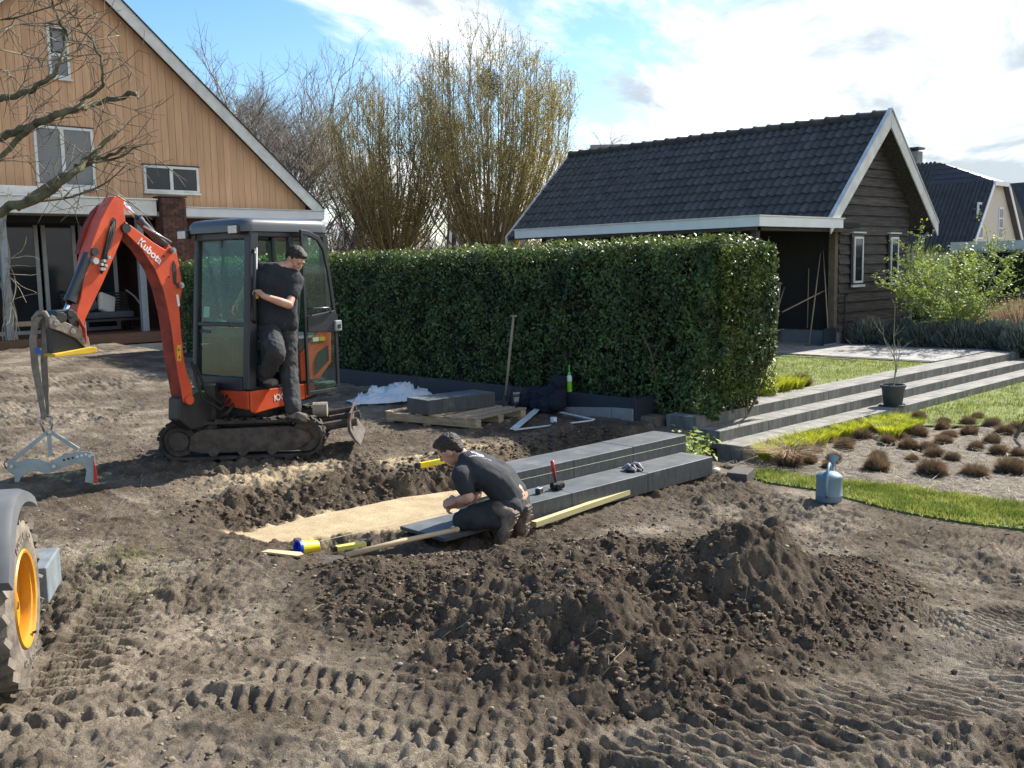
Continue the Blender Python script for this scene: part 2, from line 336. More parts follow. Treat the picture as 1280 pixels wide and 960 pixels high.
# wheel and crawler marks: centre line, half width, lug spacing, kind
TYRES = [(_tp([(-60, 935), (100, 897), (250, 884), (380, 905), (560, 950), (700, 990)]), 0.17, 0.085, 'v'), (_tp([(170, 800), (300, 838), (430, 870), (600, 925), (800, 990)]), 0.17, 0.085, 'v'),
         (_tp([(70, 868), (105, 810), (160, 745), (215, 690)]), 0.20, 0.085, 'r'), (_tp([(800, 1010), (980, 940), (1130, 895), (1320, 835)], -.12), 0.30, 0.075, 'd'),
         (_tp([(960, 700), (1080, 735), (1200, 790), (1330, 860)], -.12), 0.16, 0.05, 'r'), (_tp([(1080, 640), (1180, 662), (1320, 690)], -.25), 0.35, 0.07, 'd'), (_tp([(150, 640), (90, 612), (0, 590)]), 0.2, 0.07, 'r'), (_tp([(1180, 800), (1320, 775)], -.2), 0.25, 0.06, 'r')]
SANDBED = [(3.35, 6.55), (3.5, 6.2), (4.06, 6.06), (4.5, 5.84), (5.4, 5.8), (6.1, 5.95), (6.3, 6.5), (5.6, 6.62), (5.15, 6.76), (4.36, 6.81), (3.6, 6.70)]
LAWN_F = [(8.28, 5.3), (8.12, 4.9), (8.15, 4.4), (8.0, 4.0), (7.86, 3.5), (7.85, 3.0), (8.0, 2.2), (8.3, 1.0), (9.3, 0.4), (9.0, 1.4), (8.75, 2.4), (8.72, 3.2), (8.78, 3.9), (8.62, 4.4), (8.55, 4.9), (8.6, 5.25)]
def bank(x, y):
    wob = (fbm(x, y, 1.6, 4, ox=9) - 0.5); w2 = (fbm(x, y, 7, 3, ox=4) - 0.5) * 0.08
    br = np.interp(x, [3.4, 4.0, 4.9, 5.3, 5.9, 6.5, 7.0, 8.4], [7.25, 7.35, 7.3, 6.92, 6.84, 7.0, 7.12, 7.1]) + wob * 0.16 + w2
    ft = np.interp(x, [3.4, 4.4, 5.0, 5.6, 6.2, 8.4], [6.70, 6.80, 6.76, 6.62, 6.5, 6.35]) + wob * 0.10 + w2
    return br, np.minimum(ft, br - 0.1)
def height(x, y, fine=True):
    x = np.asarray(x, float); y = np.asarray(y, float)
    low = -0.28 * sst(3.2, 7.6, x) * (1 - sst(5.4, 6.4, y) * (1 - sst(8.0, 8.6, x)))
    z = low * (1 - sst(5.9, 6.9, y) * (x < 9.0))
    z = z + 0.30 * sst(12, 22, y) * (1 - sst(14, 18, x) * 0.8)
    z = z + (fbm(x, y, 0.55, 3, ox=3) - 0.5) * 0.12 * (1 - sst(7.0, 8.0, x) * (y < 7))
    # trench for the new steps, with the cut bank behind it
    wob = (fbm(x, y, 1.6, 4, ox=9) - 0.5) * 0.5
    fl = -0.155 - 0.07 * sst(4.6, 5.6, x)
    brink, foot = bank(x, y)
    ys = 4.85 - 0.15 * sst(4, 5, x)
    tr = sst(ys, ys + 0.45, y + wob * 0.3) * (1 - sst(0, 1, (y - foot) / (brink - foot))) * sst(3.25, 3.75, x + wob * 0.5) * (1 - sst(8.2, 8.5, x))
    z = z * (1 - tr) + fl * tr
    z = z + np.exp(-((y - brink - 0.30) / 0.30) ** 2) * sst(3.6, 4.6, x) * (1 - sst(8.1, 8.6, x)) * 0.05
    bankm = sst(foot - 0.1, foot + 0.05, y) * (1 - sst(brink, brink + 0.12, y)) * sst(3.2, 3.8, x) * (1 - sst(8.2, 8.6, x))
    # spoil heap with its cone
    pd = pdist(x, y, PILE) + 0.14 + (fbm(x, y, 2.2, 3, ox=21) - 0.5) * 0.5
    pm = sst(-0.05, 0.75, pd); back = 1 - 0.85 * sst(4.0, 4.9, y)
    lump = (fbm(x, y, 1.5, 4, ox=31) - 0.45); rid = 1 - np.abs(fbm(x, y, 3.2, 4, ox=41) * 2 - 1)
    cn = 1 - 0.9 * np.exp(-((x - 4.45) ** 2 + (y - 2.8) ** 2) / 0.22)
    z = z + pm * back * (0.11 + cn *  (0.22 * lump + 0.09 * (rid - 0.65)))
    z = z + 0.10 * np.exp(-(((x - 3.35) / 0.30) ** 2 + ((y - 4.75) / 0.35) ** 2)) + 0.12 * np.exp(-(((x - 3.6) / 0.40) ** 2 + ((y - 3.3) / 0.55) ** 2)) + 0.05 * np.exp(-(((x - 4.35) / 0.35) ** 2 + ((y - 4.5) / 0.25) ** 2))
    for cx, cy, a_, r_ in ((4.64, 2.93, 0.47, 0.60), (4.3, 2.75, 0.06, 0.45), (5.1, 2.7, 0.08, 0.5)):
        rr = np.hypot(x - cx, y - cy) * (1 + 0.25 * (fbm(x, y, 2.5, 2, ox=51) - 0.5)) + (fbm(x, y, 9, 3, ox=61) - 0.5) * 0.08
        z = z + a_ * np.clip(1 - np.sqrt(rr * rr + 0.003) / r_, 0, 1) ** 1.2
    # level patches: bed, lawns, terrace, garden behind the hedge, sand bed, under the blocks
    flat = np.zeros_like(z)
    t = sst(8.2, 8.9, x) * (1 - sst(6.8, 6.9, y)); z = z * (1 - t) + (-0.32 + 0.02 * (fbm(x, y, 1.2, 3) - 0.5)) * t; flat = np.maximum(flat, t)
    t = sst(-0.35, -0.02, pdist(x, y, LAWN_F)); z = z * (1 - t) - 0.285 * t; flat = np.maximum(flat, t)
    t = sst(8.98, 9.06, x) * sst(6.88, 6.95, y) * (1 - sst(30, 40, x)); z = z * (1 - t) + 0.04 * t; flat = np.maximum(flat, t)
    t = sst(8.6, 8.9, x) * (1 - sst(9.0, 9.9, x)) * sst(6.2, 6.5, y) * (1 - sst(6.9, 7.0, y)); z = z * (1 - t) - 0.05 * t
    sb = sst(0.0, 0.10, pdist(x, y, SANDBED) + wob * 0.10); z = z * (1 - sb) + (-0.15 + 0.006 * fbm(x, y, 9, 2)) * sb; flat = np.maximum(flat, sb)
    t = sst(5.25, 5.45, x) * (1 - sst(7.9, 8.0, x)) * sst(5.38, 5.46, y) * (1 - sst(6.02, 6.14, y)); z = z * (1 - t) - 0.24 * t; flat = np.maximum(flat, t)
    t = sst(4.30, 4.38, x) * (1 - sst(5.3, 5.4, x)) * sst(5.2, 5.3, y) * (1 - sst(5.82, 5.9, y)); z = z * (1 - t) - 0.16 * t
    t = np.clip(1.5 * np.exp(-((x - 4.95) / 0.45) ** 2 - ((y - 5.0) / 0.30) ** 2), 0, 1); z = z * (1 - t) - 0.25 * t
    ext = sst(0, 0.35, -pdist(x, y, [(4.0, 9.9), (3.9, 9.2), (5.1, 8.1), (5.6, 8.2), (6.3, 9.6), (5.2, 10.4)])); z = z * ext + 0 * (1 - ext)
    near = (1 - flat)
    if fine:
        trk = np.zeros_like(z)
        for pts, w, per, kind in TYRES: trk = np.maximum(trk, 1 - sst(w * 0.9, w * 1.15, pline(x, y, pts)[0]))
        rough = near * (1 - sst(9, 30, y) * 0.6) * (1 - sst(8.0, 10, x)) * (1 - 0.55 * trk * (1 - pm)) * (0.80 + 0.20 * pm); fs = 1 - sst(7, 14, y)
        vary = 0.45 + 1.1 * sst(0.3, 0.7, fbm(x, y, 0.8, 3, ox=66))
        z = z + rough * vary * ((fbm(x, y, 4.5, 5, 0.55, ox=71) - 0.5) * 0.10 + (fbm(x, y, 17, 3, 0.6, ox=81) - 0.5) * 0.040)
        rg1 = np.abs(fbm(x, y, 5.0, 4, 0.6, ox=15) * 2 - 1); rg2 = np.abs(fbm(x, y, 13.0, 3, 0.6, ox=19) * 2 - 1)
        z = z + rough * vary * (np.clip(0.30 - rg1, 0, 1) * -0.10 + np.clip(0.28 - rg2, 0, 1) * -0.055 * fs)
        clod = np.clip(fbm(x, y, 15, 3, 0.55, ox=91) - 0.50, 0, 1)
        z = z + clod * 0.075 * np.clip(pm + bankm * 0.8 + 0.3 * rough * vary, 0, 1) * near
        z = z + ((0.3 - rg1) * 0.045 + (0.3 - rg2) * 0.040 + (fbm(x, y, 20, 4, 0.7, ox=23) - 0.5) * 0.050) * pm * near
        z = z + (fbm(x, y, 30, 2, ox=24) - 0.5) * 0.018 * near * (1 - pm)
        for pts, w, per, kind in TYRES:
            d, s_, sd = pline(x, y, pts); m = (1 - sst(w * 0.80, w * 1.02, d)) * (1 - pm) * near
            skew = {'v': np.abs(sd) / w * 0.95, 'r': 0.15 * sd / w, 'd': sd / w * 1.4}[kind]
            ph = (s_ / per + skew + (fbm(x, y, 5, 2, ox=12) - 0.5) * 0.3) % 1.0
            lug = sst(0.0, 0.09, ph) * (1 - sst(0.46, 0.55, ph)); wear = 0.45 + 0.55 * sst(0.25, 0.45, fbm(x, y, 1.6, 3, ox=14))
            if kind == 'v': lug = lug * sst(0.05, 0.12, np.abs(sd) / w)
            dep = 0.032 if kind == 'v' else 0.024
            edge = np.exp(-((d - w * 1.05) / 0.04) ** 2) * 0.016 * (1 - pm) * near
            z = z + wear * (m * (lug * dep - dep * 0.75) + edge)
        t = np.exp(-(((x - 4.75) / 0.75) ** 2 + ((y - 1.85) / 0.35) ** 2)) * (1 - pm) * 0.6; z = z * (1 - t) + (-0.17) * t
    return z
def H(x, y): return float(height(np.array([x]), np.array([y]), False)[0])
def HF(x, y): return float(height(np.array([x]), np.array([y]), True)[0])
# ---------------------------------------------------------------- ground sheet
def soil_material():
    m = bpy.data.materials.new('building_site_soil'); m.use_nodes = True; nt = m.node_tree; b = nt.nodes['Principled BSDF']; N = nt.nodes.new; L = nt.links.new
    tcn = N('ShaderNodeTexCoord')
    def noise(sc, det, rg=0.6):
        n = N('ShaderNodeTexNoise'); n.inputs['Scale'].default_value = sc; n.inputs['Detail'].default_value = det; n.inputs['Roughness'].default_value = rg; L(tcn.outputs['Object'], n.inputs['Vector']); return n.outputs[0]
    def ramp(src, a, b_, ca, cb):
        r = N('ShaderNodeValToRGB'); r.color_ramp.elements[0].position = a; r.color_ramp.elements[1].position = b_; r.color_ramp.elements[0].color = ca + (1,); r.color_ramp.elements[1].color = cb + (1,); L(src, r.inputs[0]); return r.outputs[0]
    def mix(f, a, b_, t='MIX'):
        n = N('ShaderNodeMix'); n.data_type = 'RGBA'; n.blend_type = t
        if isinstance(f, float): n.inputs[0].default_value = f
        else: L(f, n.inputs[0])
        L(a, n.inputs[6]); L(b_, n.inputs[7]); return n.outputs[2]
    def attr(nm): a = N('ShaderNodeAttribute'); a.attribute_name = nm; return a.outputs['Fac']
    dry = ramp(noise(1.6, 8), 0.40, 0.64, (0.250, 0.203, 0.153), (0.55, 0.465, 0.36))
    fine = ramp(noise(30, 6, 0.7), 0.3, 0.7, (0.55, 0.53, 0.50), (1.0, 1.0, 1.0)); dry = mix(1.0, dry, fine, 'MULTIPLY')
    wet = ramp(noise(7, 8, 0.7), 0.35, 0.7, (0.072, 0.053, 0.039), (0.200, 0.155, 0.113))
    sand = ramp(noise(5, 6), 0.3, 0.7, (0.42, 0.32, 0.19), (0.60, 0.475, 0.30)); 
    c = mix(attr('damp'), dry, wet); c = mix(attr('sand'), c, sand)
    L(c, b.inputs['Base Color']); b.inputs['Roughness'].default_value = 0.95; b.inputs['Specular IOR Level'].default_value = 0.12
    rr = N('ShaderNodeMapRange'); L(attr('slick'), rr.inputs[0]); rr.inputs[3].default_value = 0.95; rr.inputs[4].default_value = 0.42; L(rr.outputs[0], b.inputs['Roughness'])
    bu = N('ShaderNodeBump'); smr = N('ShaderNodeMapRange'); L(attr('sand'), smr.inputs[0]); smr.inputs[3].default_value = 1.0; smr.inputs[4].default_value = 0.25; L(smr.outputs[0], bu.inputs['Strength']); bu.inputs['Distance'].default_value = 0.045; L(noise(30, 8, 0.72), bu.inputs['Height'])
    bu0 = N('ShaderNodeBump'); L(smr.outputs[0], bu0.inputs['Strength']); bu0.inputs['Distance'].default_value = 0.06; L(noise(11, 7, 0.7), bu0.inputs['Height']); L(bu0.outputs[0], bu.inputs['Normal'])
    bu2 = N('ShaderNodeBump'); bu2.inputs['Strength'].default_value = 0.9; bu2.inputs['Distance'].default_value = 0.012; L(noise(140, 5, 0.7), bu2.inputs['Height']); L(bu.outputs[0], bu2.inputs['Normal'])
    L(bu2.outputs[0], b.inputs['Normal']); return m
MT['soil'] = soil_material()
def axis_line(lo, a, b, hi, step, grow=1.12):
    mid = np.arange(a, b, step); out = [b]; s = step
    while out[-1] < hi: s *= grow; out.append(out[-1] + s)
    lft = [a]; s = step
    while lft[-1] > lo: s *= grow; lft.append(lft[-1] - s)
    return np.concatenate([np.array(lft[1:][::-1]), mid, np.array(out)])
gx = np.concatenate([axis_line(-900, 0.8, 6.6, 6.6, 0.0135, 1.11)[:-1], np.arange(6.6, 9.1, 0.022), axis_line(9.1, 9.1, 9.1, 900, 0.03, 1.09)])
gy = np.concatenate([axis_line(-900, 1.2, 7.4, 7.4, 0.0135, 1.11)[:-1], np.arange(7.4, 11.5, 0.024), axis_line(11.5, 11.5, 11.5, 900, 0.03, 1.022)])
gx = np.unique(np.round(gx, 4)); gy = np.unique(np.round(gy, 4))
GX, GY = np.meshgrid(gx, gy, indexing='ij'); GZ = height(GX, GY)
# level off far away
V = np.stack([GX.ravel(), GY.ravel(), GZ.ravel()], 1); nx, ny = len(gx), len(gy)
ii, jj = np.meshgrid(np.arange(nx - 1), np.arange(ny - 1), indexing='ij'); base = (ii * ny + jj).ravel()
F = np.stack([base, base + ny, base + ny + 1, base + 1], 1)
gme = npmesh('soil_ground', V, F, 'soil', smooth=True)
_pd = pdist(GX, GY, PILE) + 0.14 + (fbm(GX, GY, 2.2, 3, ox=21) - 0.5) * 0.7
_wob = (fbm(GX, GY, 1.6, 4, ox=9) - 0.5) * 0.5
_br, _ft = bank(GX, GY)
damp = sst(-0.25, 0.35, _pd) * (0.78 + 0.22 * fbm(GX, GY, 5, 3))
damp = np.maximum(damp, sst(_ft - 0.15, _ft + 0.05, GY) * (1 - sst(_br, _br + 0.10, GY)) * sst(3.2, 3.7, GX) * (1 - sst(8.3, 8.7, GX)) * 0.95)
damp = np.maximum(damp, 0.85 * sst(2.9, 3.3, GX) * (1 - sst(4.0, 4.8, GX)) * sst(4.9, 5.3, GY) * (1 - sst(6.9, 7.6, GY)))
damp = np.maximum(damp, 0.75 * sst(3.6, 4.4, GX) * (1 - sst(7.9, 8.4, GX)) * sst(4.6, 5.0, GY) * (1 - sst(6.2, 7.1, GY)))
damp = np.maximum(damp, 0.70 * sst(6.3, 7.0, GX) * (1 - sst(8.8, 9.0, GX)) * sst(6.5, 6.9, GY) * (1 - sst(8.4, 11.0, GY)))
damp = np.maximum(damp, sst(0.47, 0.64, fbm(GX, GY, 1.1, 6, 0.62, ox=33) - 0.10 * np.exp(-((GX - 5.0) / 2.2) ** 2 - ((GY - 1.6) / 0.8) ** 2)) * 0.66)
damp = np.maximum(damp, (1 - sst(1.2, 2.4, np.hypot(GX - 4.9, GY - 9.0))) * 0.55)
sand = sst(-0.04, 0.06, pdist(GX, GY, SANDBED) + _wob * 0.12)
sand = np.maximum(sand, sst(0.38, 0.62, fbm(GX, GY, 3.0, 4, 0.6, ox=44)) * 0.85 * np.exp(-((GY - _br - 0.42) / 0.42) ** 2) * sst(3.4, 4.2, GX) * (1 - sst(6.6, 7.6, GX)))
sand = np.maximum(sand, sst(0.46, 0.6, fbm(GX, GY, 6.0, 3, 0.6, ox=54)) * 0.7 * np.exp(-((GY - 5.95) / 0.25) ** 2) * sst(3.6, 4.0, GX) * (1 - sst(4.8, 5.4, GX)))
slick = np.exp(-(((GX - 4.85) / 0.8) ** 2 + ((GY - 1.8) / 0.35) ** 2)) * 0.8
damp = np.where(slick > 0.3, damp * (1.3 - slick), damp)
for nm, arr in (('damp', damp), ('sand', sand), ('slick', slick)):
    a_ = gme.attributes.new(nm, 'FLOAT', 'POINT'); a_.data.foreach_set('value', np.clip(arr, 0, 1).astype(np.float32).ravel())
ground = tag(link('ground', gme), 'churned brown building site soil', kind='structure')
del ground['label']

# ---------------------------------------------------------------- scattering of blades and clods
def pts_in(poly, n, rng=RNG, dens=None):
    p = np.array(poly); lo = p.min(0); hi = p.max(0); out = np.zeros((0, 2))
    while len(out) < n:
        q = rng.random((n * 2, 2)) * (hi - lo) + lo; k = pdist(q[:, 0], q[:, 1], poly) > 0
        if dens is not None: k &= rng.random(len(q)) < dens(q[:, 0], q[:, 1])
        out = np.concatenate([out, q[k]])
    return out[:n]
def blades(P, h, w, lean=0.5, rng=RNG, mi=False, wind=(0, 0)):
    n = len(P); a = rng.random(n) * 2 * PI; hh = h * (0.55 + 0.9 * rng.random(n)); b = rng.random(n) * 2 * PI; l_ = lean * hh * rng.random(n)
    dx = np.cos(a) * w / 2; dy = np.sin(a) * w / 2; z = P[:, 2]
    v0 = np.stack([P[:, 0] - dx, P[:, 1] - dy, z], 1); v1 = np.stack([P[:, 0] + dx, P[:, 1] + dy, z], 1)
    mx_ = P[:, 0] + np.cos(b) * l_ * 0.4; my_ = P[:, 1] + np.sin(b) * l_ * 0.4
    v2 = np.stack([P[:, 0] + np.cos(b) * l_ + wind[0] * hh, P[:, 1] + np.sin(b) * l_ + wind[1] * hh, z + hh], 1)
    V = np.stack([v0, v1, v2], 1).reshape(-1, 3); F = np.arange(3 * n).reshape(-1, 3); return V, F
def flat_sheet(name, poly, z, m, kind='structure', thick=0.0):
    b = MB(); b.prism(poly, z - max(thick, 0.02), z, 'z'); o = b.build(name, m, recalc=True); return tag(o, kind=kind)
LAWN_T = [(9.4, 7.0), (16.55, 7.0), (16.55, 13.0), (10.4, 13.0), (10.4, 6.96)]
LAWN_T = [(10.35, 6.93), (16.6, 6.93), (16.6, 14.0), (10.35, 14.0)]
LAWN_R = [(11.7, 5.72), (12.2, 5.1), (12.7, 4.4), (13.4, 3.4), (14.5, 2.6), (24, 2.0), (24, 5.78), (12.0, 5.78)]
_UNUSED = [(8.28, 5.3), (8.12, 4.9), (8.15, 4.4), (8.0, 4.0), (7.86, 3.5), (7.85, 3.0), (8.0, 2.2), (8.3, 1.0), (9.3, 0.4), (9.0, 1.4), (8.75, 2.4), (8.72, 3.2), (8.78, 3.9), (8.62, 4.4), (8.55, 4.9), (8.6, 5.25)]
for nm, pl, z, n, h_ in (('terrace_lawn', LAWN_T, 0.055, 26000, 0.036), ('lawn_beyond_bed', LAWN_R, -0.262, 26000, 0.04), ('lawn_strip', LAWN_F, -0.268, 30000, 0.036)):
    flat_sheet(nm, pl, z, 'lawn_base')
    P = pts_in(pl, n, dens=lambda x, y: 0.35 + 0.65 * sst(0.36, 0.56, fbm(x, y, 3.5, 3, ox=8))); e = pdist(P[:, 0], P[:, 1], pl); P = P + RNG.normal(0, 0.03, P.shape) * (e < .12)[:, None]; P = P[(e > 0.10) | (RNG.random(len(P)) < 0.6)]
    zz = np.full((len(P), 1), z); V_, F_ = blades(np.concatenate([P, zz], 1), h_, 0.012, 0.9)
    tag(link('lawn_grass', npmesh('lawn_grass', V_, F_, 'lawn_blade')), kind='stuff', label={'terrace_lawn': 'short sunlit grass on the terrace behind the hedge', 'lawn_beyond_bed': 'green lawn grass beyond the planting bed', 'lawn_strip': 'green grass strip edging the planting bed'}[nm], cat='grass')
# planting bed soil
BED = [(8.55, 5.74), (8.5, 4.9), (8.65, 4.3), (8.7, 3.4), (8.72, 2.4), (9.0, 1.4), (9.5, 0.6), (13.6, 0.6), (14.5, 2.5), (13.3, 3.45), (12.65, 4.4), (12.15, 5.1), (11.7, 5.74)]
xs = np.arange(8.4, 14.6, 0.05); ys = np.arange(0.4, 5.79, 0.05); BX, BY = np.meshgrid(xs, ys, indexing='ij')
BZ = -0.275 + (fbm(BX, BY, 4, 4) - 0.5) * 0.07 - 0.12 * (1 - sst(-0.1, 0.02, pdist(BX, BY, BED)))
i_, j_ = np.meshgrid(np.arange(len(xs) - 1), np.arange(len(ys) - 1), indexing='ij'); bb = (i_ * len(ys) + j_).ravel()
tag(link('planting_bed', npmesh('planting_bed', np.stack([BX.ravel(), BY.ravel(), BZ.ravel()], 1), np.stack([bb, bb + len(ys), bb + len(ys) + 1, bb + 1], 1), 'bed_soil', True)), kind='structure')
P = pts_in(BED, 6500); V_, F_ = blades(np.concatenate([P, np.full((len(P), 1), -0.262)], 1), 0.022, 0.009, 7.5)
tag(link('straw_litter', npmesh('straw_litter', V_, F_, 'straw')), 'pale straw and leaf litter scattered over the planting bed', 'straw', kind='stuff')
# weeds and stray tufts in the soil
P = np.concatenate([RNG.normal((0.0, 0.0), 0.14, (500, 2)) + np.array([2.55, 6.35]), RNG.normal((0, 0), 0.22, (500, 2)) + np.array([2.3, 5.75])]); 
zz = height(P[:, 0], P[:, 1])[:, None] - 0.005; V_, F_ = blades(np.concatenate([P, zz], 1), 0.022, 0.006, 1.0)
tag(link('stray_grass', npmesh('stray_grass', V_, F_, 'lawn_blade')), 'sparse green seedlings in the churned soil', 'grass', kind='stuff')
# loose clods lying on the soil: real little lumps
def ico():
    t = (1 + 5 ** 0.5) / 2; v = np.array([(-1, t, 0), (1, t, 0), (-1, -t, 0), (1, -t, 0), (0, -1, t), (0, 1, t), (0, -1, -t), (0, 1, -t), (t, 0, -1), (t, 0, 1), (-t, 0, -1), (-t, 0, 1)]); v = v / np.linalg.norm(v[0])
    f = [(0, 11, 5), (0, 5, 1), (0, 1, 7), (0, 7, 10), (0, 10, 11), (1, 5, 9), (5, 11, 4), (11, 10, 2), (10, 7, 6), (7, 1, 8), (3, 9, 4), (3, 4, 2), (3, 2, 6), (3, 6, 8), (3, 8, 9), (4, 9, 5), (2, 4, 11), (6, 2, 10), (8, 6, 7), (9, 8, 1)]
    vl = [tuple(x) for x in v]; cache = {}; nf = []
    def mid(a, b):
        k = (min(a, b), max(a, b))
        if k not in cache: p = (np.array(vl[a]) + np.array(vl[b])) / 2; vl.append(tuple(p / np.linalg.norm(p))); cache[k] = len(vl) - 1
        return cache[k]
    for a, b, c in f: ab, bc, ca = mid(a, b), mid(b, c), mid(c, a); nf += [(a, ab, ca), (b, bc, ab), (c, ca, bc), (ab, bc, ca)]
    return np.array(vl), np.array(nf)
IV, IF = ico()
def clods(name, P, size, m, label, cat='soil'):
    n = len(P); s = size * (0.35 + RNG.random(n) ** 3 * 2.6); j = 1 + (RNG.random((n, len(IV), 1)) - 0.5) * 0.85
    sc = np.stack([s * (0.8 + 0.5 * RNG.random(n)), s * (0.8 + 0.5 * RNG.random(n)), s * (0.5 + 0.35 * RNG.random(n))], 1)
    V = IV[None] * j * sc[:, None, :]; z = height(P[:, 0], P[:, 1]); V[:, :, 0] += P[:, 0][:, None]; V[:, :, 1] += P[:, 1][:, None]; V[:, :, 2] += (z + s * 0.12)[:, None]
    F = (IF[None] + (np.arange(n) * len(IV))[:, None, None]).reshape(-1, 3)
    return tag(link(name, npmesh(name, V.reshape(-1, 3), F, m, True)), label, cat, kind='stuff')
MT['clod_dark'] = mat('dark_clod', (0.062, 0.045, 0.033), 0.98, spec=0.05, col2=(0.170, 0.130, 0.094), vscale=9, bump=0.7, bscale=70)
MT['clod_dry'] = mat('dry_clod', (0.15, 0.118, 0.088), 0.98, spec=0.08, col2=(0.32, 0.265, 0.20), vscale=5, bump=0.6, bscale=70)
P = pts_in(PILE, 9500, dens=lambda x, y: sst(0.25, 0.7, fbm(x, y, 2.0, 3, ox=5)))
Q = RNG.normal((0, 0), (1.3, 0.9), (1500, 2)) + np.array([4.3, 3.9]); P = np.concatenate([P, Q]); P = P[(pdist(P[:, 0], P[:, 1], SANDBED) < -0.05) & ((P[:, 1] < 5.25) | (P[:, 0] < 4.2))]
clods('soil_clods', P, 0.0058, 'clod_dark', 'dark crumbly clods lying over the spoil heap')
P = np.stack([3.3 + 5.0 * RNG.random(1800), 7.0 + RNG.normal(0, 0.2, 1800)], 1); P = P[P[:, 1] > 6.78]
clods('soil_clods', P, 0.0085, 'clod_dark', 'dark clods fallen along the cut bank')
P = np.stack([0.6 + 8.4 * RNG.random(9000), 1.0 + 10.0 * RNG.random(9000)], 1); P = P[(pdist(P[:, 0], P[:, 1], SANDBED) < -0.05) & ~((P[:, 0] > 4.3) & (P[:, 0] < 8.1) & (P[:, 1] > 5.2) & (P[:, 1] < 6.25)) & (P[:, 0] < 8.2 + 0.8 * (P[:, 1] > 6))]
P = P[~((P[:, 0] > 7.8) & (P[:, 1] < 5.3))]
clods('soil_crumbs', P, 0.0048, 'clod_dry', 'small dry crumbs and stones over the site soil')

# pale roots and bits of straw in the spoil
_rt = []
# ---------------------------------------------------------------- paving and old garden steps
def paving_mat():
    m = bpy.data.materials.new('terrace_paving'); m.use_nodes = True; nt = m.node_tree; b = nt.nodes['Principled BSDF']; N = nt.nodes.new; L = nt.links.new
    t = N('ShaderNodeTexCoord'); br = N('ShaderNodeTexBrick'); br.inputs['Scale'].default_value = 2.4; br.inputs['Color1'].default_value = (0.25, 0.24, 0.225, 1); br.inputs['Color2'].default_value = (0.36, 0.35, 0.33, 1); br.inputs['Mortar'].default_value = (0.11, 0.105, 0.09, 1)
    br.inputs['Mortar Size'].default_value = 0.012; L(t.outputs['Object'], br.inputs[0]); n = N('ShaderNodeTexNoise'); n.inputs['Scale'].default_value = 2; n.inputs['Detail'].default_value = 7; L(t.outputs['Object'], n.inputs['Vector'])
    mx = N('ShaderNodeMix'); mx.data_type = 'RGBA'; mx.blend_type = 'MULTIPLY'; mx.inputs[0].default_value = 0.5; L(br.outputs[0], mx.inputs[6]); L(n.outputs[0], mx.inputs[7])
    hs = N('ShaderNodeHueSaturation'); hs.inputs['Value'].default_value = 1.35; hs.inputs['Saturation'].default_value = 1.0; L(mx.outputs[2], hs.inputs['Color']); L(hs.outputs[0], b.inputs['Base Color']); b.inputs['Roughness'].default_value = 0.85; return m
MT['paving'] = paving_mat()
flat_sheet('terrace_paving', [(16.62, 6.93), (26, 6.93), (26, 20), (16.62, 20)], 0.085, 'paving', thick=0.15)
b = MB(); b.box(16.55, 16.615, 6.95, 9.0, -0.05, 0.075); b.box(16.3, 16.38, 8.2, 14, -0.05, 0.07); b.build('paving_edge', 'step_old')['kind'] = 'structure'
steps = thing('garden_steps', 'weathered grey three tier concrete garden steps leading up to the terrace', 'steps', (9.0, 5.79, -0.3))
SP = bpy.data.meshes
def block_mesh(name, L_, D_, H_, side, top):
    b = MB(); b.box(0, L_ - 0.004, 0, D_, 0, H_); b.m = [0, 1, 0, 0, 0, 0]; me = b.mesh(name, [side, top]); return me
def put_block(me, loc, parent, name='step_block', bev=0.006, rz=0):
    o = link(name, me, parent); o.location = loc; o.rotation_euler = (0, 0, rz); bv = o.modifiers.new('bevel', 'BEVEL'); bv.width = bev; bv.segments = 2; return o
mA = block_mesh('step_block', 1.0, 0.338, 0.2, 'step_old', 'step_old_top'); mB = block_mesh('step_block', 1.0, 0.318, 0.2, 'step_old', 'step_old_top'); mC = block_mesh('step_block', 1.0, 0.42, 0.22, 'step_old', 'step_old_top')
for k in range(14): put_block(mA, (0.04 + k, 0.0, -0.06 + 0.0 + RNG.random() * 0.003), steps)
for k in range(14): put_block(mB, (0.10 + k, 0.341, 0.06 + RNG.random() * 0.003), steps)
for k in range(14): put_block(mC, (0.12 + k, 0.662, 0.16 + RNG.random() * 0.003), steps)

# ---------------------------------------------------------------- new dark blocks
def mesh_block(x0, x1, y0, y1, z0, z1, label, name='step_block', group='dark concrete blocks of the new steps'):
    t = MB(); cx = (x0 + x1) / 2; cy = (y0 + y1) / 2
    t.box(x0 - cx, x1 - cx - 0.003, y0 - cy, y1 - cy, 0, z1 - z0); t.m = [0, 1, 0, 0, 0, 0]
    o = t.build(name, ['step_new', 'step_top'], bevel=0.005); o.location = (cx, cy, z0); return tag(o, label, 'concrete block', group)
mesh_block(7.12, 7.95, 5.745, 6.145, -0.06, 0.12, 'dark concrete block at the far right end of the upper new step')
mesh_block(6.30, 7.12, 5.745, 6.145, -0.06, 0.118, 'dark concrete block in the middle of the upper new step')
mesh_block(5.48, 6.30, 5.745, 6.145, -0.06, 0.12, 'dark concrete block of the upper new step directly behind the kneeling man')
for k, (a_, lb) in enumerate(((6.86, 'dark concrete block at the far right end of the lower new step, beneath striped gloves'), (5.86, 'dark concrete block of the lower new step with the red handled tool standing on it'))):
    mesh_block(a_, a_ + 1.0, 5.37, 5.742, -0.215, -0.04 - 0.002 * k, lb)
mesh_block(5.34, 5.86, 5.37, 5.742, -0.215, -0.041, 'short dark concrete block of the lower new step beside the kneeling man')
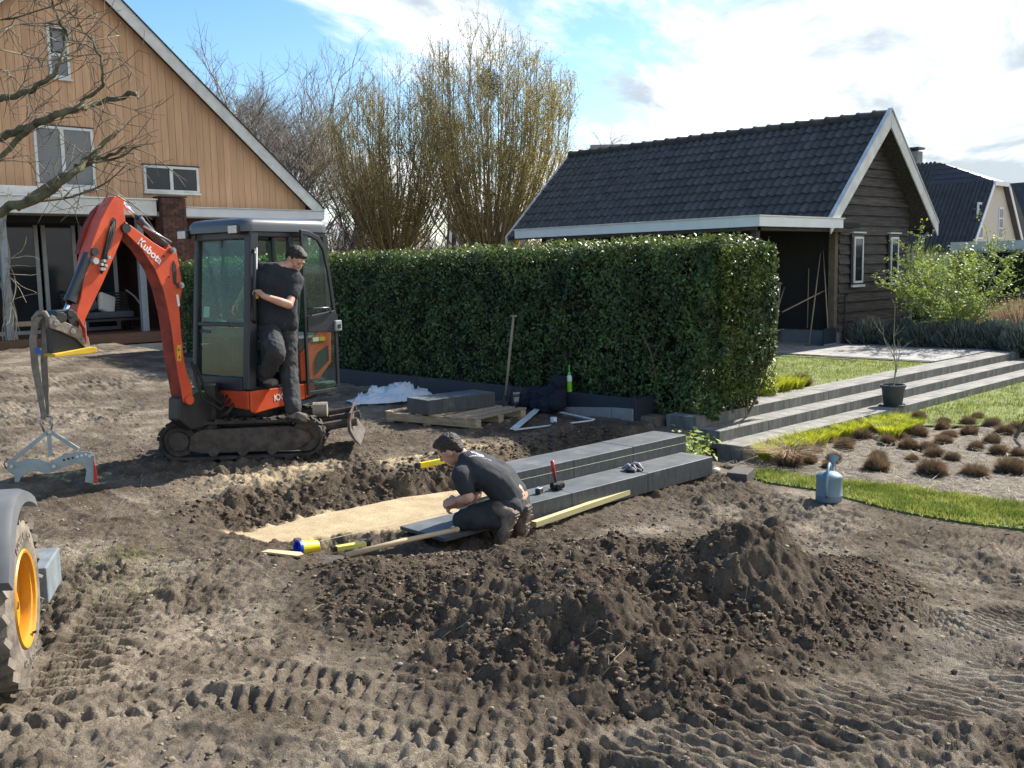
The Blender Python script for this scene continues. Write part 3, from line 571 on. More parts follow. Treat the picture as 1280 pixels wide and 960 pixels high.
o = mesh_block(4.42, 5.33, 5.285, 5.80, -0.135, -0.105, 'thin flat dark slab under the kneeling man at the end of the lower step', name='stone_slab', group=None)

# ---------------------------------------------------------------- low dark retaining wall in front of the hedge
rw = thing('retaining_wall', 'low blue black board retaining wall along the foot of the hedge', 'low wall', (9.0, 7.2, 0))
for k in range(6):
    b = MB(); y0 = 0.06 + k * 2.0; b.box(-0.025, 0.025, y0, min(y0 + 1.994, 12.3), -0.3, 0.25 if k else 0.25); b.build('wall_panel', 'blue_black', rw, bevel=0.004)
b = MB(); b.box(-0.03, 0.40, -0.01, 0.055, -0.35, 0.252); b.build('end_panel', 'blue_black', rw, bevel=0.004)
b = MB(); b.prism([(0.35, -0.25), (0.35, 0.12), (1.6, 0.02), (1.6, -0.3)], -0.05, -0.027, 'x'); b.prism([(0.03, -0.35), (0.03, 0.13), (0.34, 0.12), (0.34, -0.3)], -0.05, -0.027, 'x'); b.build('concrete_haunching', 'concrete', rw)

# ---------------------------------------------------------------- foliage makers
def leaf_cloud(P, Nrm, size, rng, jit=0.9, asp=0.5, fold=0.25):
    """one folded leaf (2 quads) at each point, turned roughly along its normal"""
    n = len(P); d = Nrm + rng.normal(0, jit, (n, 3)); d /= np.linalg.norm(d, axis=1)[:, None]
    t = rng.normal(0, 1, (n, 3)); t -= (t * d).sum(1)[:, None] * d; t /= np.linalg.norm(t, axis=1)[:, None]; q = np.cross(d, t)
    s = (size * (0.6 + 0.8 * rng.random(n)))[:, None]; a = t * s; b = q * s * asp; c = d * s * fold
    V = np.stack([P - a * 0.5, P + b * 0.5 + c * 0.5, P + a * 0.6, P - b * 0.5 + c * 0.5], 1).reshape(-1, 3)
    F = np.arange(4 * n).reshape(-1, 4); return V, F
class Twigs:
    def __init__(s): s.V = []; s.F = []; s.n = 0
    def add(s, pts, r0, r1, k=4):
        pts = np.asarray(pts, float); m = len(pts); d = np.gradient(pts, axis=0); d /= (np.linalg.norm(d, axis=1)[:, None] + 1e-9)
        ref = np.array([0.3, 0.2, 0.93]) if abs(d[0, 2]) < 0.8 else np.array([0.9, 0.3, 0.1])
        u = np.cross(d, ref); u /= (np.linalg.norm(u, axis=1)[:, None] + 1e-9); w = np.cross(d, u); r = np.linspace(r0, r1, m)[:, None, None]
        a = np.arange(k) * 2 * PI / k; ring = pts[:, None, :] + r * (np.cos(a)[None, :, None] * u[:, None, :] + np.sin(a)[None, :, None] * w[:, None, :])
        i = (np.arange(m - 1)[:, None] * k + np.arange(k)[None, :]); j = (np.arange(m - 1)[:, None] * k + (np.arange(k)[None, :] + 1) % k)
        s.V.append(ring.reshape(-1, 3)); s.F.append(np.stack([i, j, j + k, i + k], -1).reshape(-1, 4) + s.n); s.n += m * k
    def build(s, name, m, parent=None, kind=None):
        if not s.V: return None
        o = link(name, npmesh(name, np.concatenate(s.V), np.concatenate(s.F), m, True), parent)
        if kind: o['kind'] = kind
        return o
def wig(p, d, L, n, rng, curl=0.25, up=0.0):
    pts = [np.array(p, float)]; d = np.array(d, float); st = L / n
    for i in range(n): d = d + rng.normal(0, curl, 3) * 0.35 + np.array([0, 0, up]); d /= np.linalg.norm(d); pts.append(pts[-1] + d * st)
    return np.array(pts), d

# ---------------------------------------------------------------- the hedge
hd = thing('hedge', 'long dense dark evergreen hedge, clipped square, along the back of the site', 'hedge', (9.85, 12.8, 0))
rg = np.random.default_rng(11)
X0, X1, Y0, Y1, ZT = 9.36, 10.46, 6.36, 19.6, 2.02
def hedge_surf(n, rng):
    out = []; nr = []
    def off(y, z): return (fbm(y, z, 1.3, 4, ox=2) - 0.5) * 0.22 + (fbm(y, z, 5, 3, ox=6) - 0.5) * 0.12
    k = int(n * 0.60); y = Y0 + (Y1 - Y0) * rng.random(k) ** 1.5; z = 0.05 + (ZT - 0.05) * rng.random(k); x = X0 - off(y, z) - 0.05 * np.sin(z * 1.5)
    out.append(np.stack([x, y, z], 1)); nr.append(np.tile([-1, 0, 0.25], (k, 1)))
    k = int(n * 0.22); y = Y0 + (Y1 - Y0) * rng.random(k) ** 1.3; x = X0 + (X1 - X0) * rng.random(k); z = ZT + off(y, x + 7) * 0.55; out.append(np.stack([x, y, z], 1)); nr.append(np.tile([-0.1, 0, 1], (k, 1)))
    k = n - k - int(n * 0.60); x = X0 + (X1 - X0) * rng.random(k); z = 0.05 + (ZT - 0.05) * rng.random(k); y = Y0 + off(x + 3, z) - 0.10 * np.sin(z * 1.6) + 0.18 * (1 - sst(0.0, 0.7, z)); out.append(np.stack([x, y, z], 1)); nr.append(np.tile([0, -1, 0.25], (k, 1)))
    P = np.concatenate(out); N_ = np.concatenate(nr).astype(float)
    keep = np.ones(len(P), bool); low = (P[:, 2] < 0.5) & (P[:, 1] < 7.7); keep &= ~(low & (rng.random(len(P)) > 0.45 + 0.9 * P[:, 2]))
    hole = fbm(P[:, 1] + P[:, 0], P[:, 2], 6.5, 2, ox=77) < 0.36; keep &= ~(hole & (rng.random(len(P)) < 0.75) & (N_[:, 2] < 0.9))
    return P[keep], N_[keep]
P, N_ = hedge_surf(98000, rg); P = P - N_ * (rg.random((len(P), 1)) ** 2) * 0.16
V_, F_ = leaf_cloud(P, N_, 0.052, rg, 0.75, 0.52)
o = link('foliage', npmesh('hedge_foliage', V_, F_, 'hedge_leaf'), hd); o.location = (-9.85, -12.8, 0); o['kind'] = 'stuff'
k = 14000; y = Y0 + (Y1 - Y0) * rg.random(k) ** 1.2; x = X0 - 0.05 + (X1 - X0 + 0.1) * rg.random(k); z = ZT - 0.16 + 0.24 * rg.random(k) + (fbm(y, x, 2.2, 3, ox=8) - 0.45) * 0.16  # lighter shoots on top and end carry the sunlight in their colour
P = np.stack([x, y, z], 1); e = rg.random(4200); P2 = np.stack([X0 + (X1 - X0) * rg.random(4200), Y0 - 0.13 + 0.1 * rg.random(4200), 0.25 + 1.75 * e], 1); P = np.concatenate([P, P2])
V_, F_ = leaf_cloud(P, np.tile([0, -0.1, 1.0], (len(P), 1)), 0.05, rg, 0.8, 0.5)
o = link('sunlit_young_shoots', npmesh('hedge_shoots', V_, F_, 'hedge_tip'), hd); o.location = (-9.85, -12.8, 0); o['kind'] = 'stuff'; o['label'] = 'yellow green young leaves along the top and end, sunlight put into their colour'
tw = Twigs()
for k in range(50):
    y = Y0 + 0.05 + 3.0 * rg.random() ** 1.4; x = X0 + 0.12 + 0.75 * rg.random(); p, d = wig((x, y, 0.0), (rg.normal(0, .25), rg.normal(-0.1, .25), 1), 1.1, 7, rg, 0.4); tw.add(p, 0.014 + 0.01 * rg.random(), 0.005)
    for q in range(3): p2, _ = wig(p[2 + q], (rg.normal(-.3, .6), rg.normal(-.3, .6), 0.5), 0.45, 4, rg, 0.5); tw.add(p2, 0.006, 0.002)
o = tw.build('branches', 'stem', hd, 'stuff'); o.location = (-9.85, -12.8, 0)
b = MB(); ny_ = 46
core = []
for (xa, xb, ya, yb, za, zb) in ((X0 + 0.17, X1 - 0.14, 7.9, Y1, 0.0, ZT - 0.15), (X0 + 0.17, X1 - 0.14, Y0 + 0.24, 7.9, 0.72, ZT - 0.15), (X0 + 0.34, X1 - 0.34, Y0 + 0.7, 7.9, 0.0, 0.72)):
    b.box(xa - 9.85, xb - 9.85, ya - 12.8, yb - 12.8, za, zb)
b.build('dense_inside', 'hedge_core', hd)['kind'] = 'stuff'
# pale roots and straw turned up with the spoil
rg = np.random.default_rng(51); tw = Twigs()
for k in range(150):
    p = pts_in(PILE, 1, rg)[0] if k < 100 else np.array([1.2 + 6 * rg.random(), 1.6 + 6.5 * rg.random()])
    if pdist(p[0:1], p[1:2], SANDBED)[0] > -.1 or (p[0] > 4.2 and 5.1 < p[1] < 6.3): continue
    a = rg.random() * 6.28; L = .04 + .13 * rg.random() ** 2; t = np.linspace(0, 1, 5); c = rg.normal(0, .3); X = p[0] + L * t * np.cos(a + c * t); Y = p[1] + L * t * np.sin(a + c * t); Z = height(X, Y) + .006; tw.add(np.stack([X, Y, Z], 1), .0022, .001, 3)
tag(tw.build('root_bits', 'straw'), 'thin pale roots and straw scattered over the turned soil', 'roots', kind='stuff')
# ---------------------------------------------------------------- the shed
sh = thing('shed', 'black timber shed with a dark tiled roof, white bargeboards and an open lean-to', 'shed', (19.05, 10.0, 0.085))
SO = Vector((19.05, 10.0, 0.085))
def SB(): return MB()
def loc(b): b.v = [(v[0] - SO.x, v[1] - SO.y, v[2] - SO.z) for v in b.v]; return b
RX, RZ, EX, EZ, EX2 = 20.44, 4.80, 18.03, 2.58, 22.85
YV, YB = 9.6, 18.65
WX0, WX1 = 19.05, 22.25
slope = (RZ - EZ) / (RX - EX)
def roofz(x): return RZ - slope * abs(x - RX)
# walls (solid behind the boards), plinth, dark lean-to
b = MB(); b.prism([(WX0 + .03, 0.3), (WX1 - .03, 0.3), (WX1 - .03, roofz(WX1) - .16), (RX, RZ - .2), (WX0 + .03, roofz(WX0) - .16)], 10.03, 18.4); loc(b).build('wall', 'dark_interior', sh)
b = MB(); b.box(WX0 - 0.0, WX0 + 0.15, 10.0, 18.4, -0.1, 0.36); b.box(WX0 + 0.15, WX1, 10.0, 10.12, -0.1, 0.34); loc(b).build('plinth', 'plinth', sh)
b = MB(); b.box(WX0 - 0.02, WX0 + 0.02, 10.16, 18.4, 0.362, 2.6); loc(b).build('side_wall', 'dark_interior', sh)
b = MB(); b.box(WX0 - 0.13, WX0 + 0.005, 9.985, 10.13, 0.085, 2.46); loc(b).build('corner_post', 'stem', sh, bevel=0.006)
b = MB(); b.box(15.55, 15.67, 9.72, 9.84, 0.05, 2.40); loc(b).build('corner_post', 'black_board', sh)
b = MB(); b.box(15.55, 15.67, 14.0, 14.12, 0.05, 2.40); loc(b).build('corner_post', 'black_board', sh)
b = MB(); b.box(15.5, WX0, 9.66, 9.80, 2.36, 2.43); b.box(15.44, 15.6, 9.66, 14.8, 2.36, 2.43); loc(b).build('eaves_beam', 'black_board', sh)
# canopy roof with white fascia
YCN = 15.7
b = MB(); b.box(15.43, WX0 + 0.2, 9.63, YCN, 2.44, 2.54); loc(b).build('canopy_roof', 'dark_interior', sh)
b = MB(); b.box(15.39, 15.425, 9.59, YCN, 2.425, 2.60); loc(b).build('fascia', 'white_paint', sh, bevel=0.004)
b = MB(); b.box(15.39, 18.42, 9.555, 9.588, 2.425, 2.60); loc(b).build('fascia', 'white_paint', sh, bevel=0.004)
b = MB(); b.box(15.36, 18.46, 9.535, 9.60, 2.602, 2.625); b.box(15.36, 15.44, 9.602, YCN, 2.602, 2.625); loc(b).build('fascia_trim', 'weathered_white', sh)
b = MB(); b.box(15.44, 18.3, 9.605, YCN - .01, 2.55, 2.585); loc(b).build('canopy_felt', 'dark_frame', sh)
# waney clapboards on the gable
z = 0.36; k = 0
while z < 4.62:
    hgt = 0.185 + 0.035 * RNG.random(); zt = min(z + hgt, 4.66)
    def ext(zz):
        return (max(WX0 - 0.0, RX - (RZ - 0.16 - zz) / slope), min(WX1, RX + (RZ - 0.16 - zz) / slope)) if zz > 2.4 else (WX0, WX1)
    xa, xb = ext(z + 0.02); xc, xd = ext(zt); xc = max(xc, xa); xd = min(xd, xb); xc = min(xc, xd - 0.01)
    n = 7; b = MB(); dn = RNG.normal(0, 0.004, n + 1); vs = []
    for i in range(n + 1):
        t = i / n; xl = xa + (xb - xa) * t; xu = xc + (xd - xc) * t; zb = z - 0.02 + dn[i]
        vs += [(xl, 9.938, zb), (xu, 9.992, zt), (xu, 10.02, zt), (xl, 9.978, zb)]
    fs = []
    for i in range(n):
        o_ = i * 4; fs += [(o_, o_ + 4, o_ + 5, o_ + 1), (o_ + 1, o_ + 5, o_ + 6, o_ + 2), (o_ + 3, o_ + 7, o_ + 4, o_)]
    fs += [(0, 1, 2, 3), (n * 4 + 3, n * 4 + 2, n * 4 + 1, n * 4)]
    b.add(vs, fs); loc(b).build('clapboard', 'black_board', sh); z = zt - 0.004; k += 1
# windows
def shed_window(x0, x1, z0, z1):
    b = MB(); b.box(x0 - .07, x1 + .07, 9.915, 9.95, z0 - .03, z1 + .07); w = loc(b).build('window_surround', 'dark_frame', sh)
    b = MB(); t = 0.045
    b.box(x0, x1, 9.885, 9.912, z1 - t, z1); b.box(x0, x1, 9.885, 9.912, z0, z0 + t); b.box(x0, x0 + t, 9.884, 9.911, z0 + t, z1 - t); b.box(x1 - t, x1, 9.884, 9.911, z0 + t, z1 - t)
    f = loc(b).build('window_frame', 'grey_white' if 'grey_white' in MT else 'weathered_white', w)
    b = MB(); b.box(x0 + t, x1 - t, 9.896, 9.90, z0 + t, z1 - t); loc(b).build('window_pane', 'window_glass', w)
    b = MB(); b.box(x0 - .07, x1 + .07, 9.87, 9.915, z0 - .085, z0 - .035); loc(b).build('window_sill', 'weathered_white', w)
    b = MB(); b.box(x0 - .08, x1 + .09, 9.87, 9.95, z1 + .072, z1 + .10); loc(b).build('window_head', 'weathered_white', w)
shed_window(19.56, 19.96, 1.32, 2.28); shed_window(21.25, 21.62, 1.32, 2.28)
# bargeboards: white, wide, with capping
def barge(side, y, nm='bargeboard', w=0.24, dz=0.0):
    b = MB(); xe = EX - 0.06 if side < 0 else EX2 + 0.06; ze = roofz(xe) + 0.02; n_ = Vector((slope * side, 0, 1)).normalized()
    p = [(RX, RZ + 0.05 + dz), (xe, ze + 0.05 + dz), (xe, ze - w + dz), (RX, RZ - w - 0.03 + dz)]
    b.prism(p, y, y + 0.03); return loc(b).build(nm, 'weathered_white', sh, bevel=0.004, recalc=True)
barge(-1, YV - 0.03); barge(1, YV - 0.034); barge(-1, YB); barge(1, YB + 0.004)
for s in (-1, 1):
    b = MB(); xe = EX - 0.07 if s < 0 else EX2 + 0.07; ze = roofz(xe) + 0.075; b.prism([(RX, RZ + 0.105), (xe, ze), (xe, ze + 0.022), (RX, RZ + 0.127)], YV - 0.05, YV + 0.05); loc(b).build('verge_cap', 'weathered_white', sh, recalc=True)
# soffit board under right verge
b = MB(); b.prism([(RX, RZ - .20), (EX2, roofz(EX2) - .12), (EX2, roofz(EX2) - .09), (RX, RZ - .17)], YV, 10.0); loc(b).build('soffit', 'black_board', sh, recalc=True)
b = MB(); b.prism([(RX, RZ - .20), (EX, roofz(EX) - .12), (EX, roofz(EX) - .09), (RX, RZ - .17)], YV, 10.0); loc(b).build('soffit', 'black_board', sh, recalc=True)
# roof deck both sides
b = MB(); b.prism([(RX, RZ - .05), (EX, EZ - .06), (EX, EZ - .09), (RX, RZ - .12)], YV + .01, YB); b.prism([(RX, RZ - .05), (RX, RZ - .12), (EX2, roofz(EX2) - .09), (EX2, roofz(EX2) + 0.02)], YV + .01, YB); loc(b).build('roof_deck', 'tile', sh, recalc=True)
# pantiles: S-shaped, laid in courses
TW_, TR = 0.2, 11
sl_len = math.hypot(RX - EX, RZ - EZ); pitch = math.atan2(RZ - EZ, RX - EX); cl_ = sl_len / TR
def tile_geom(seg=6):
    prof = [(0.0, 0.020), (0.03, 0.006), (0.07, 0.0), (0.11, 0.010), (0.145, 0.036), (0.175, 0.044), (0.212, 0.024)]
    vs = []; Lt = cl_ + 0.045
    for t, lift in ((0, 0.026), (Lt, 0.0)):
        for yy, hh in prof: vs.append((t, yy, hh + lift))
    n = len(prof); vs += [(0, yy, hh + 0.010) for yy, hh in prof]
    fs = [(i, i + 1, i + 1 + n, i + n) for i in range(n - 1)] + [(i + 2 * n, i + 1 + 2 * n, i + 1, i) for i in range(n - 1)]
    return vs, fs, n
tv, tf, _n = tile_geom()
b = MB(); b.add(tv, tf); tme = b.mesh('roof_tile', 'tile'); tme.polygons.foreach_set('use_smooth', [True] * len(tme.polygons)); tme.set_sharp_from_angle(angle=R(45))
eb = MB(); ncol = int((YB - YV) / TW_)
TILE_ROT = Euler((0, -pitch, 0))
for c in range(ncol):
    for r in range(TR):
        s_ = r * cl_; p = Vector((EX + s_ * math.cos(pitch), YV + 0.02 + c * TW_, EZ - 0.035 + s_ * math.sin(pitch)))
        jit = Euler((RNG.normal(0, .012), -pitch + RNG.normal(0, .008), RNG.normal(0, .010)))
        if c < 27:
            o = link('roof_tile', tme, sh); o.location = p - SO; o.rotation_euler = jit
        else:
            mx = Matrix.Translation(p - SO) @ jit.to_matrix().to_4x4(); eb.add([mx @ Vector(v) for v in tv], tf)
o = eb.build('far_roof_tiles', 'tile', sh, autos=45); o['kind'] = 'stuff'
b = MB(); b.tube([(0, 0, 0), (0, 0.36, 0.012)], [0.085, 0.10], 10); b.tube([(0, 0.33, 0.01), (0, 0.375, 0.012)], [0.112, 0.112], 10); rme = b.mesh('ridge_tile', 'tile')
for k in range(25):
    o = link('ridge_tile', rme, sh); o.location = Vector((RX, YV + 0.36 * k, RZ + 0.0 + RNG.normal(0, .003))) - SO
b = MB(); b.box(22.9, 22.97, 9.7, 18.4, 2.36, 2.47); loc(b).build('gutter', 'dark_frame', sh)
b = MB(); b.tube([(22.9, 9.8, 2.38), (22.6, 9.9, 2.15), (22.38, 9.93, 2.0), (22.38, 9.93, 0.1)], 0.035, 8); loc(b).build('downpipe', 'concrete', sh)
b = MB(); b.tube([(19.22, 9.9, 0.09), (19.22, 9.9, 1.12)], 0.022, 8); b.tube([(19.22, 9.9, 1.08), (19.22, 9.84, 1.10)], 0.02, 8); tag(b.build('garden_tap', 'dark_frame'), 'thin dark standpipe against the corner of the shed', 'tap')

# ---------------------------------------------------------------- tools in the lean-to
MT['handle'] = mat('ash_handle', (0.31, 0.245, 0.175), 0.7, var=0.15, stretch=(3, 3, 0.4), vscale=6)
MT['pale_timber'] = mat('pale_timber', (0.52, 0.40, 0.24), 0.75, var=0.15, stretch=(1, 6, 6), vscale=4)
MT['galv'] = mat('galvanised_steel', (0.42, 0.44, 0.43), 0.45, metal=0.5, var=0.18, vscale=7, bump=0.05)
MT['steel'] = mat('worn_steel', (0.35, 0.35, 0.35), 0.35, metal=0.9, var=0.2)
MT['rubber'] = mat('black_rubber', (0.022, 0.021, 0.020), 0.8, var=0.25, vscale=9, bump=0.15)
MT['blue_black_plastic'] = mat('blue_black_plastic', (0.018, 0.028, 0.045), 0.45)
def tool(name, label, cat, foot, top, r=0.014, head=None, m='handle'):
    f = Vector(foot); t = thing(name, label, cat, foot); b = MB(); d = Vector(top) - f; b.cyl((0, 0, 0), d, r, r * 0.9, 8); b.build('handle', m, t, smooth=True)
    if head: head(t, d.normalized())
    return t
ZS = 0.088
def rake_head(t, d):
    b = MB(); b.box(-.18, .18, -.012, .012, 0, .02)
    for i in range(9): b.box(-.175 + i * .0425, -.165 + i * .0425, -.07, 0, -.0, .012)
    b.build('rake_head', 'steel', t)
tool('garden_rake', 'thin wooden handled rake leaning upright in the lean-to, nearest the post', 'rake', (18.4, 10.25, ZS), (19.0, 10.35, 1.95), head=rake_head)
def spade_head(t, d):
    b = MB(); b.prism([(-.09, 0), (.09, 0), (.1, .16), (.09, .27), (-.09, .27), (-.1, .16)], -.008, .008); b.build('blade', 'steel', t, recalc=True)
    b = MB(); b.tube([d * 1.28 + Vector((-.06, 0, 0)), d * 1.28 + Vector((.06, 0, 0))], .015, 8); b.build('hand_grip', 'handle', t)
tool('spade', 'short spade with a wooden T grip standing in the lean-to beside the wheelbarrow', 'spade', (18.2, 10.9, ZS), (18.45, 10.95, 1.38), head=spade_head)
tool('hoe', 'slim wooden handled hoe standing upright behind the snow shovel', 'hoe', (18.95, 10.6, 0.4), (18.98, 10.6, 1.65), r=.012)
p0 = AY(1012, 423, 10.05)
def snow_head(t, d):
    b = MB()
    for i in range(8): b.prism([(-.24 + i * .06, 0), (-.235 + i * .06 + .05, 0), (-.235 + i * .06 + .05, .32), (-.24 + i * .06, .32)], -.012 + .01 * (i % 2), .006)
    b.box(-.25, .25, -.022, -.012, .0, .33); b.build('scoop', 'blue_black_plastic', t, recalc=True)
    b = MB(); b.box(-.25, .25, -.03, -.005, -.012, .012); b.build('steel_edge', 'galv', t)
tool('snow_shovel', 'dark blue ribbed snow shovel with a long wooden handle leaning at the lean-to post', 'shovel', (18.66, 9.95, ZS + 0.015), (19.02, 10.3, 2.0), head=snow_head)
tool('broom', 'long wooden handled broom leaning low across the wheelbarrow towards the post', 'broom', AY(978, 390, 10.6), AY(1043, 357, 10.15), r=0.015)
tool('pole', 'thin pole rising out of the wheelbarrow', 'pole', AY(972, 387, 11.2), AY(984, 348, 11.2), r=0.013)
tool('pole', 'dark thin pole slanting behind the wheelbarrow', 'pole', AY(976, 386, 11.4), AY(1008, 360, 11.4), r=0.012, m='stem')
wb = thing('wheelbarrow', 'grey steel wheelbarrow parked in the lean-to of the shed', 'wheelbarrow', tuple(AT(963, 427, ZS) - Vector((math.cos(R(-62)) * .57, math.sin(R(-62)) * .57, 0))), R(-62))
b = MB()
tp = [(-.45, -.33), (.40, -.36), (.40, .36), (-.45, .33)]; bt = [(-.22, -.2), (.2, -.22), (.2, .22), (-.22, .2)]
vs = [(x, y, .66) for x, y in tp] + [(x, y, .34) for x, y in bt] + [(x * .97, y * .97, .655) for x, y in tp] + [(x * .95, y * .95, .355) for x, y in bt]
b.add(vs, [(0, 1, 5, 4), (1, 2, 6, 5), (2, 3, 7, 6), (3, 0, 4, 7), (4, 5, 6, 7), (8, 12, 13, 9), (9, 13, 14, 10), (10, 14, 15, 11), (11, 15, 12, 8), (12, 15, 14, 13)])
b.tube([(x, y, .66) for x, y in tp + [tp[0]]], .014, 6); b.build('tray', 'galv', wb, recalc=True)
b = MB()
for s in (-1, 1):
    b.tube([(-.95, s * .30, .62), (-.5, s * .27, .45), (0, s * .22, .33), (.55, s * .06, .2)], .017, 8); b.tube([(-.3, s * .25, .40), (-.36, s * .28, .0), (-.16, s * .25, .0), (-.05, s * .23, .34)], .014, 6)
b.tube([(.55, -.06, .2), (.85, -.1, .28), (.85, .1, .28), (.55, .06, .2)], .012, 6); b.build('frame', 'galv', wb, smooth=True)
w = MB(); w.ring((0, -.045, 0), (0, .045, 0), .19, .11, 22); wo_ = w.build('wheel', 'rubber', wb, bevel=.015); wo_.location = (.57, 0, .19)
w = MB(); w.cyl((0, -.03, 0), (0, .03, 0), .112, n=16); w.cyl((0, -.06, 0), (0, .06, 0), .02, n=8); rim_ = w.build('rim', mat('red_rim', (.25, .05, .03), .6), wo_)
for s in (-1, 1):
    w = MB(); w.cyl((-1.08, s * .315, .635), (-.93, s * .30, .615), .021, n=8); w.build('grip', 'rubber', wb)

# ---------------------------------------------------------------- the house with its boarded gable
YH = 22.9
ho = thing('timber_house', 'house with a larch boarded gable, white verges and a dark covered porch', 'house', (8.7, YH, 0.3)); HO = Vector((8.7, YH, 0.3))
def hl(b): b.v = [(v[0] - HO.x, v[1] - HO.y, v[2] - HO.z) for v in b.v]; return b
HA, HZ, HS = 8.72, 8.95, 0.873
def hroof(x): return HZ - HS * abs(x - HA)
x = 2.9; bw = 0.176
while x < 14.62:
    xe = x + bw - 0.008; za = hroof(x) - 0.20; zb = hroof(xe) - 0.20; z0 = 3.30
    if max(za, zb) > z0 + 0.05:
        pts = [(x, z0), (xe, z0), (xe, max(zb, z0 + .01)), (x, max(za, z0 + .01))]
        if x < HA < xe: pts = [(x, z0), (xe, z0), (xe, zb), (HA, HZ - .20), (x, za)]
        b = MB(); pr = RNG.random() * 0.006; b.prism(pts, YH - 0.012 - pr, YH + 0.02); hl(b).build('cladding_board', 'cladding', ho, recalc=True)
    x += bw
b = MB(); b.prism([(2.6, 3.0), (14.8, 3.0), (14.8, hroof(14.8) - .30), (HA, HZ - .35), (2.6, hroof(2.6) - .30)], YH + 0.025, YH + 10); hl(b).build('wall', 'dark_interior', ho, recalc=True)
b = MB(); b.box(10.95, 14.5, 22.55, 32, 0.2, 3.12); hl(b).build('ground_floor_wall', 'brick', ho)
for s in (-1, 1):
    xe = HA + s * 6.32; b = MB(); pts = [(HA, HZ + .06), (xe, hroof(xe) + .06), (xe, hroof(xe) - .29), (HA, HZ - .29)]; b.prism(pts, YH - 0.28 + 0.003 * s, YH - 0.24 + 0.003 * s); hl(b).build('bargeboard', 'weathered_white', ho, recalc=True)
    b = MB(); b.prism([(HA, HZ + .065), (xe + s * .05, hroof(xe + s * .05) + .065), (xe + s * .05, hroof(xe + s * .05) + .09), (HA, HZ + .09)], YH - 0.32, YH - .15); hl(b).build('verge_trim', 'dark_frame', ho, recalc=True)
    b = MB(); b.prism([(HA, HZ + .05), (xe, hroof(xe) + .05), (xe, hroof(xe) - .14), (HA, HZ - .14)], YH - .235, YH + 10); hl(b).build('roof', 'tile_far', ho, recalc=True)
def hwin(x0, x1, z0, z1, bars=(), hbars=(), m='pale_glass', fw=0.055):
    b = MB(); yf = YH - 0.06
    b.box(x0, x1, yf, YH - .0, z0, z0 + fw); b.box(x0, x1, yf, YH - .0, z1 - fw, z1); b.box(x0, x0 + fw, yf - .001, YH - .001, z0 + fw, z1 - fw); b.box(x1 - fw, x1, yf - .001, YH - .001, z0 + fw, z1 - fw)
    for bx in bars: b.box(bx - .04, bx + .04, yf - .002, YH, z0 + fw, z1 - fw)
    for bz in hbars: b.box(x0 + fw, x1 - fw, yf - .003, YH, bz - .03, bz + .03)
    f = hl(b).build('window', 'weathered_white', ho)
    xs = [x0 + fw] + [v for bx in bars for v in (bx - .04, bx + .04)] + [x1 - fw]
    for i in range(0, len(xs), 2):
        b = MB(); b.box(xs[i], xs[i + 1], YH - .035, YH - .03, z0 + fw, z1 - fw); hl(b).build('pane', m, f)
    b = MB(); b.box(x0 - .03, x1 + .03, YH - .09, YH - .02, z0 - .05, z0 - .004); hl(b).build('sill', 'weathered_white', f)
    b = MB(); b.box(x0 - .04, x1 + .03, YH - .05, YH - .012, z1 + .004, z1 + .035); hl(b).build('head_trim', 'dark_frame', f)
hwin(8.34, 8.79, 6.13, 7.24, hbars=(6.62,)); hwin(7.91, 9.18, 3.78, 5.08, bars=(8.50,)); hwin(10.31, 11.68, 3.75, 4.36, bars=(10.98,), m='window_glass')
# inner dark casement of the small top window
b = MB(); 
for (xa, xb, za, zb) in ((8.40, 8.74, 7.13, 7.18), (8.40, 8.74, 6.66, 6.70), (8.40, 8.45, 6.70, 7.13), (8.69, 8.74, 6.70, 7.13)): b.box(xa, xb, YH - .055, YH - .037, za, zb)
hl(b).build('casement', 'dark_frame', ho)
# porch: fascia, ceiling, pillar, deck, posts, glazed doors
b = MB(); b.box(2.5, 10.25, 22.16, 22.20, 3.15, 3.50); hl(b).build('porch_fascia', 'weathered_white', ho, bevel=.005)
b = MB(); b.box(2.5, 10.27, 22.12, 22.24, 3.502, 3.53); hl(b).build('fascia_trim', 'white_paint', ho)
b = MB(); b.box(2.5, 8.75, 22.5, 22.55, 3.532, 3.74); hl(b).build('upstand', 'weathered_white', ho)
b = MB(); b.box(2.5, 10.9, 22.205, YH + 2.5, 3.14, 3.24); hl(b).build('porch_ceiling', 'concrete', ho)
b = MB(); b.box(2.5, 10.9, 22.25, YH, 3.42, 3.50); hl(b).build('porch_roof', 'dark_frame', ho)
b = MB(); b.box(10.93, 14.75, 22.10, 22.135, 3.14, 3.345); hl(b).build('right_fascia', 'white_paint', ho, bevel=.005)
b = MB(); b.box(10.93, 14.78, 22.07, 22.55, 3.347, 3.37); b.box(10.93, 14.74, 22.14, 22.55, 3.12, 3.34); hl(b).build('flat_roof_edge', 'weathered_white', ho)
# brick pillar: individual bricks in the upper part that shows above the digger
pc = (10.32, 10.90, 22.02, 22.42)
b = MB(); b.box(pc[0] + .012, pc[1] - .012, pc[2] + .012, pc[3] - .012, 0.2, 3.55); hl(b).build('pillar_core', 'mortar', ho)
bl = 0.2; bh = 0.058
for r in range(52):
    z0 = 0.3 + r * (bh + 0.0045)
    if z0 + bh > 3.56: break
    offs = 0.0 if r % 2 else bl / 2; xx = pc[0] - (0 if r % 2 else 0)
    cuts = [pc[0]] + [pc[0] + offs + i * bl for i in range(0, 4) if pc[0] < pc[0] + offs + i * bl < pc[1] - 0.02] + [pc[1]]
    cuts = sorted(set(round(c, 4) for c in cuts))
    for a_, c_ in zip(cuts[:-1], cuts[1:]):
        b = MB(); b.box(a_ + .002, c_ - .006, pc[2] - RNG.random() * .003, pc[2] + .09, z0, z0 + bh); hl(b).build('brick', 'brick', ho)
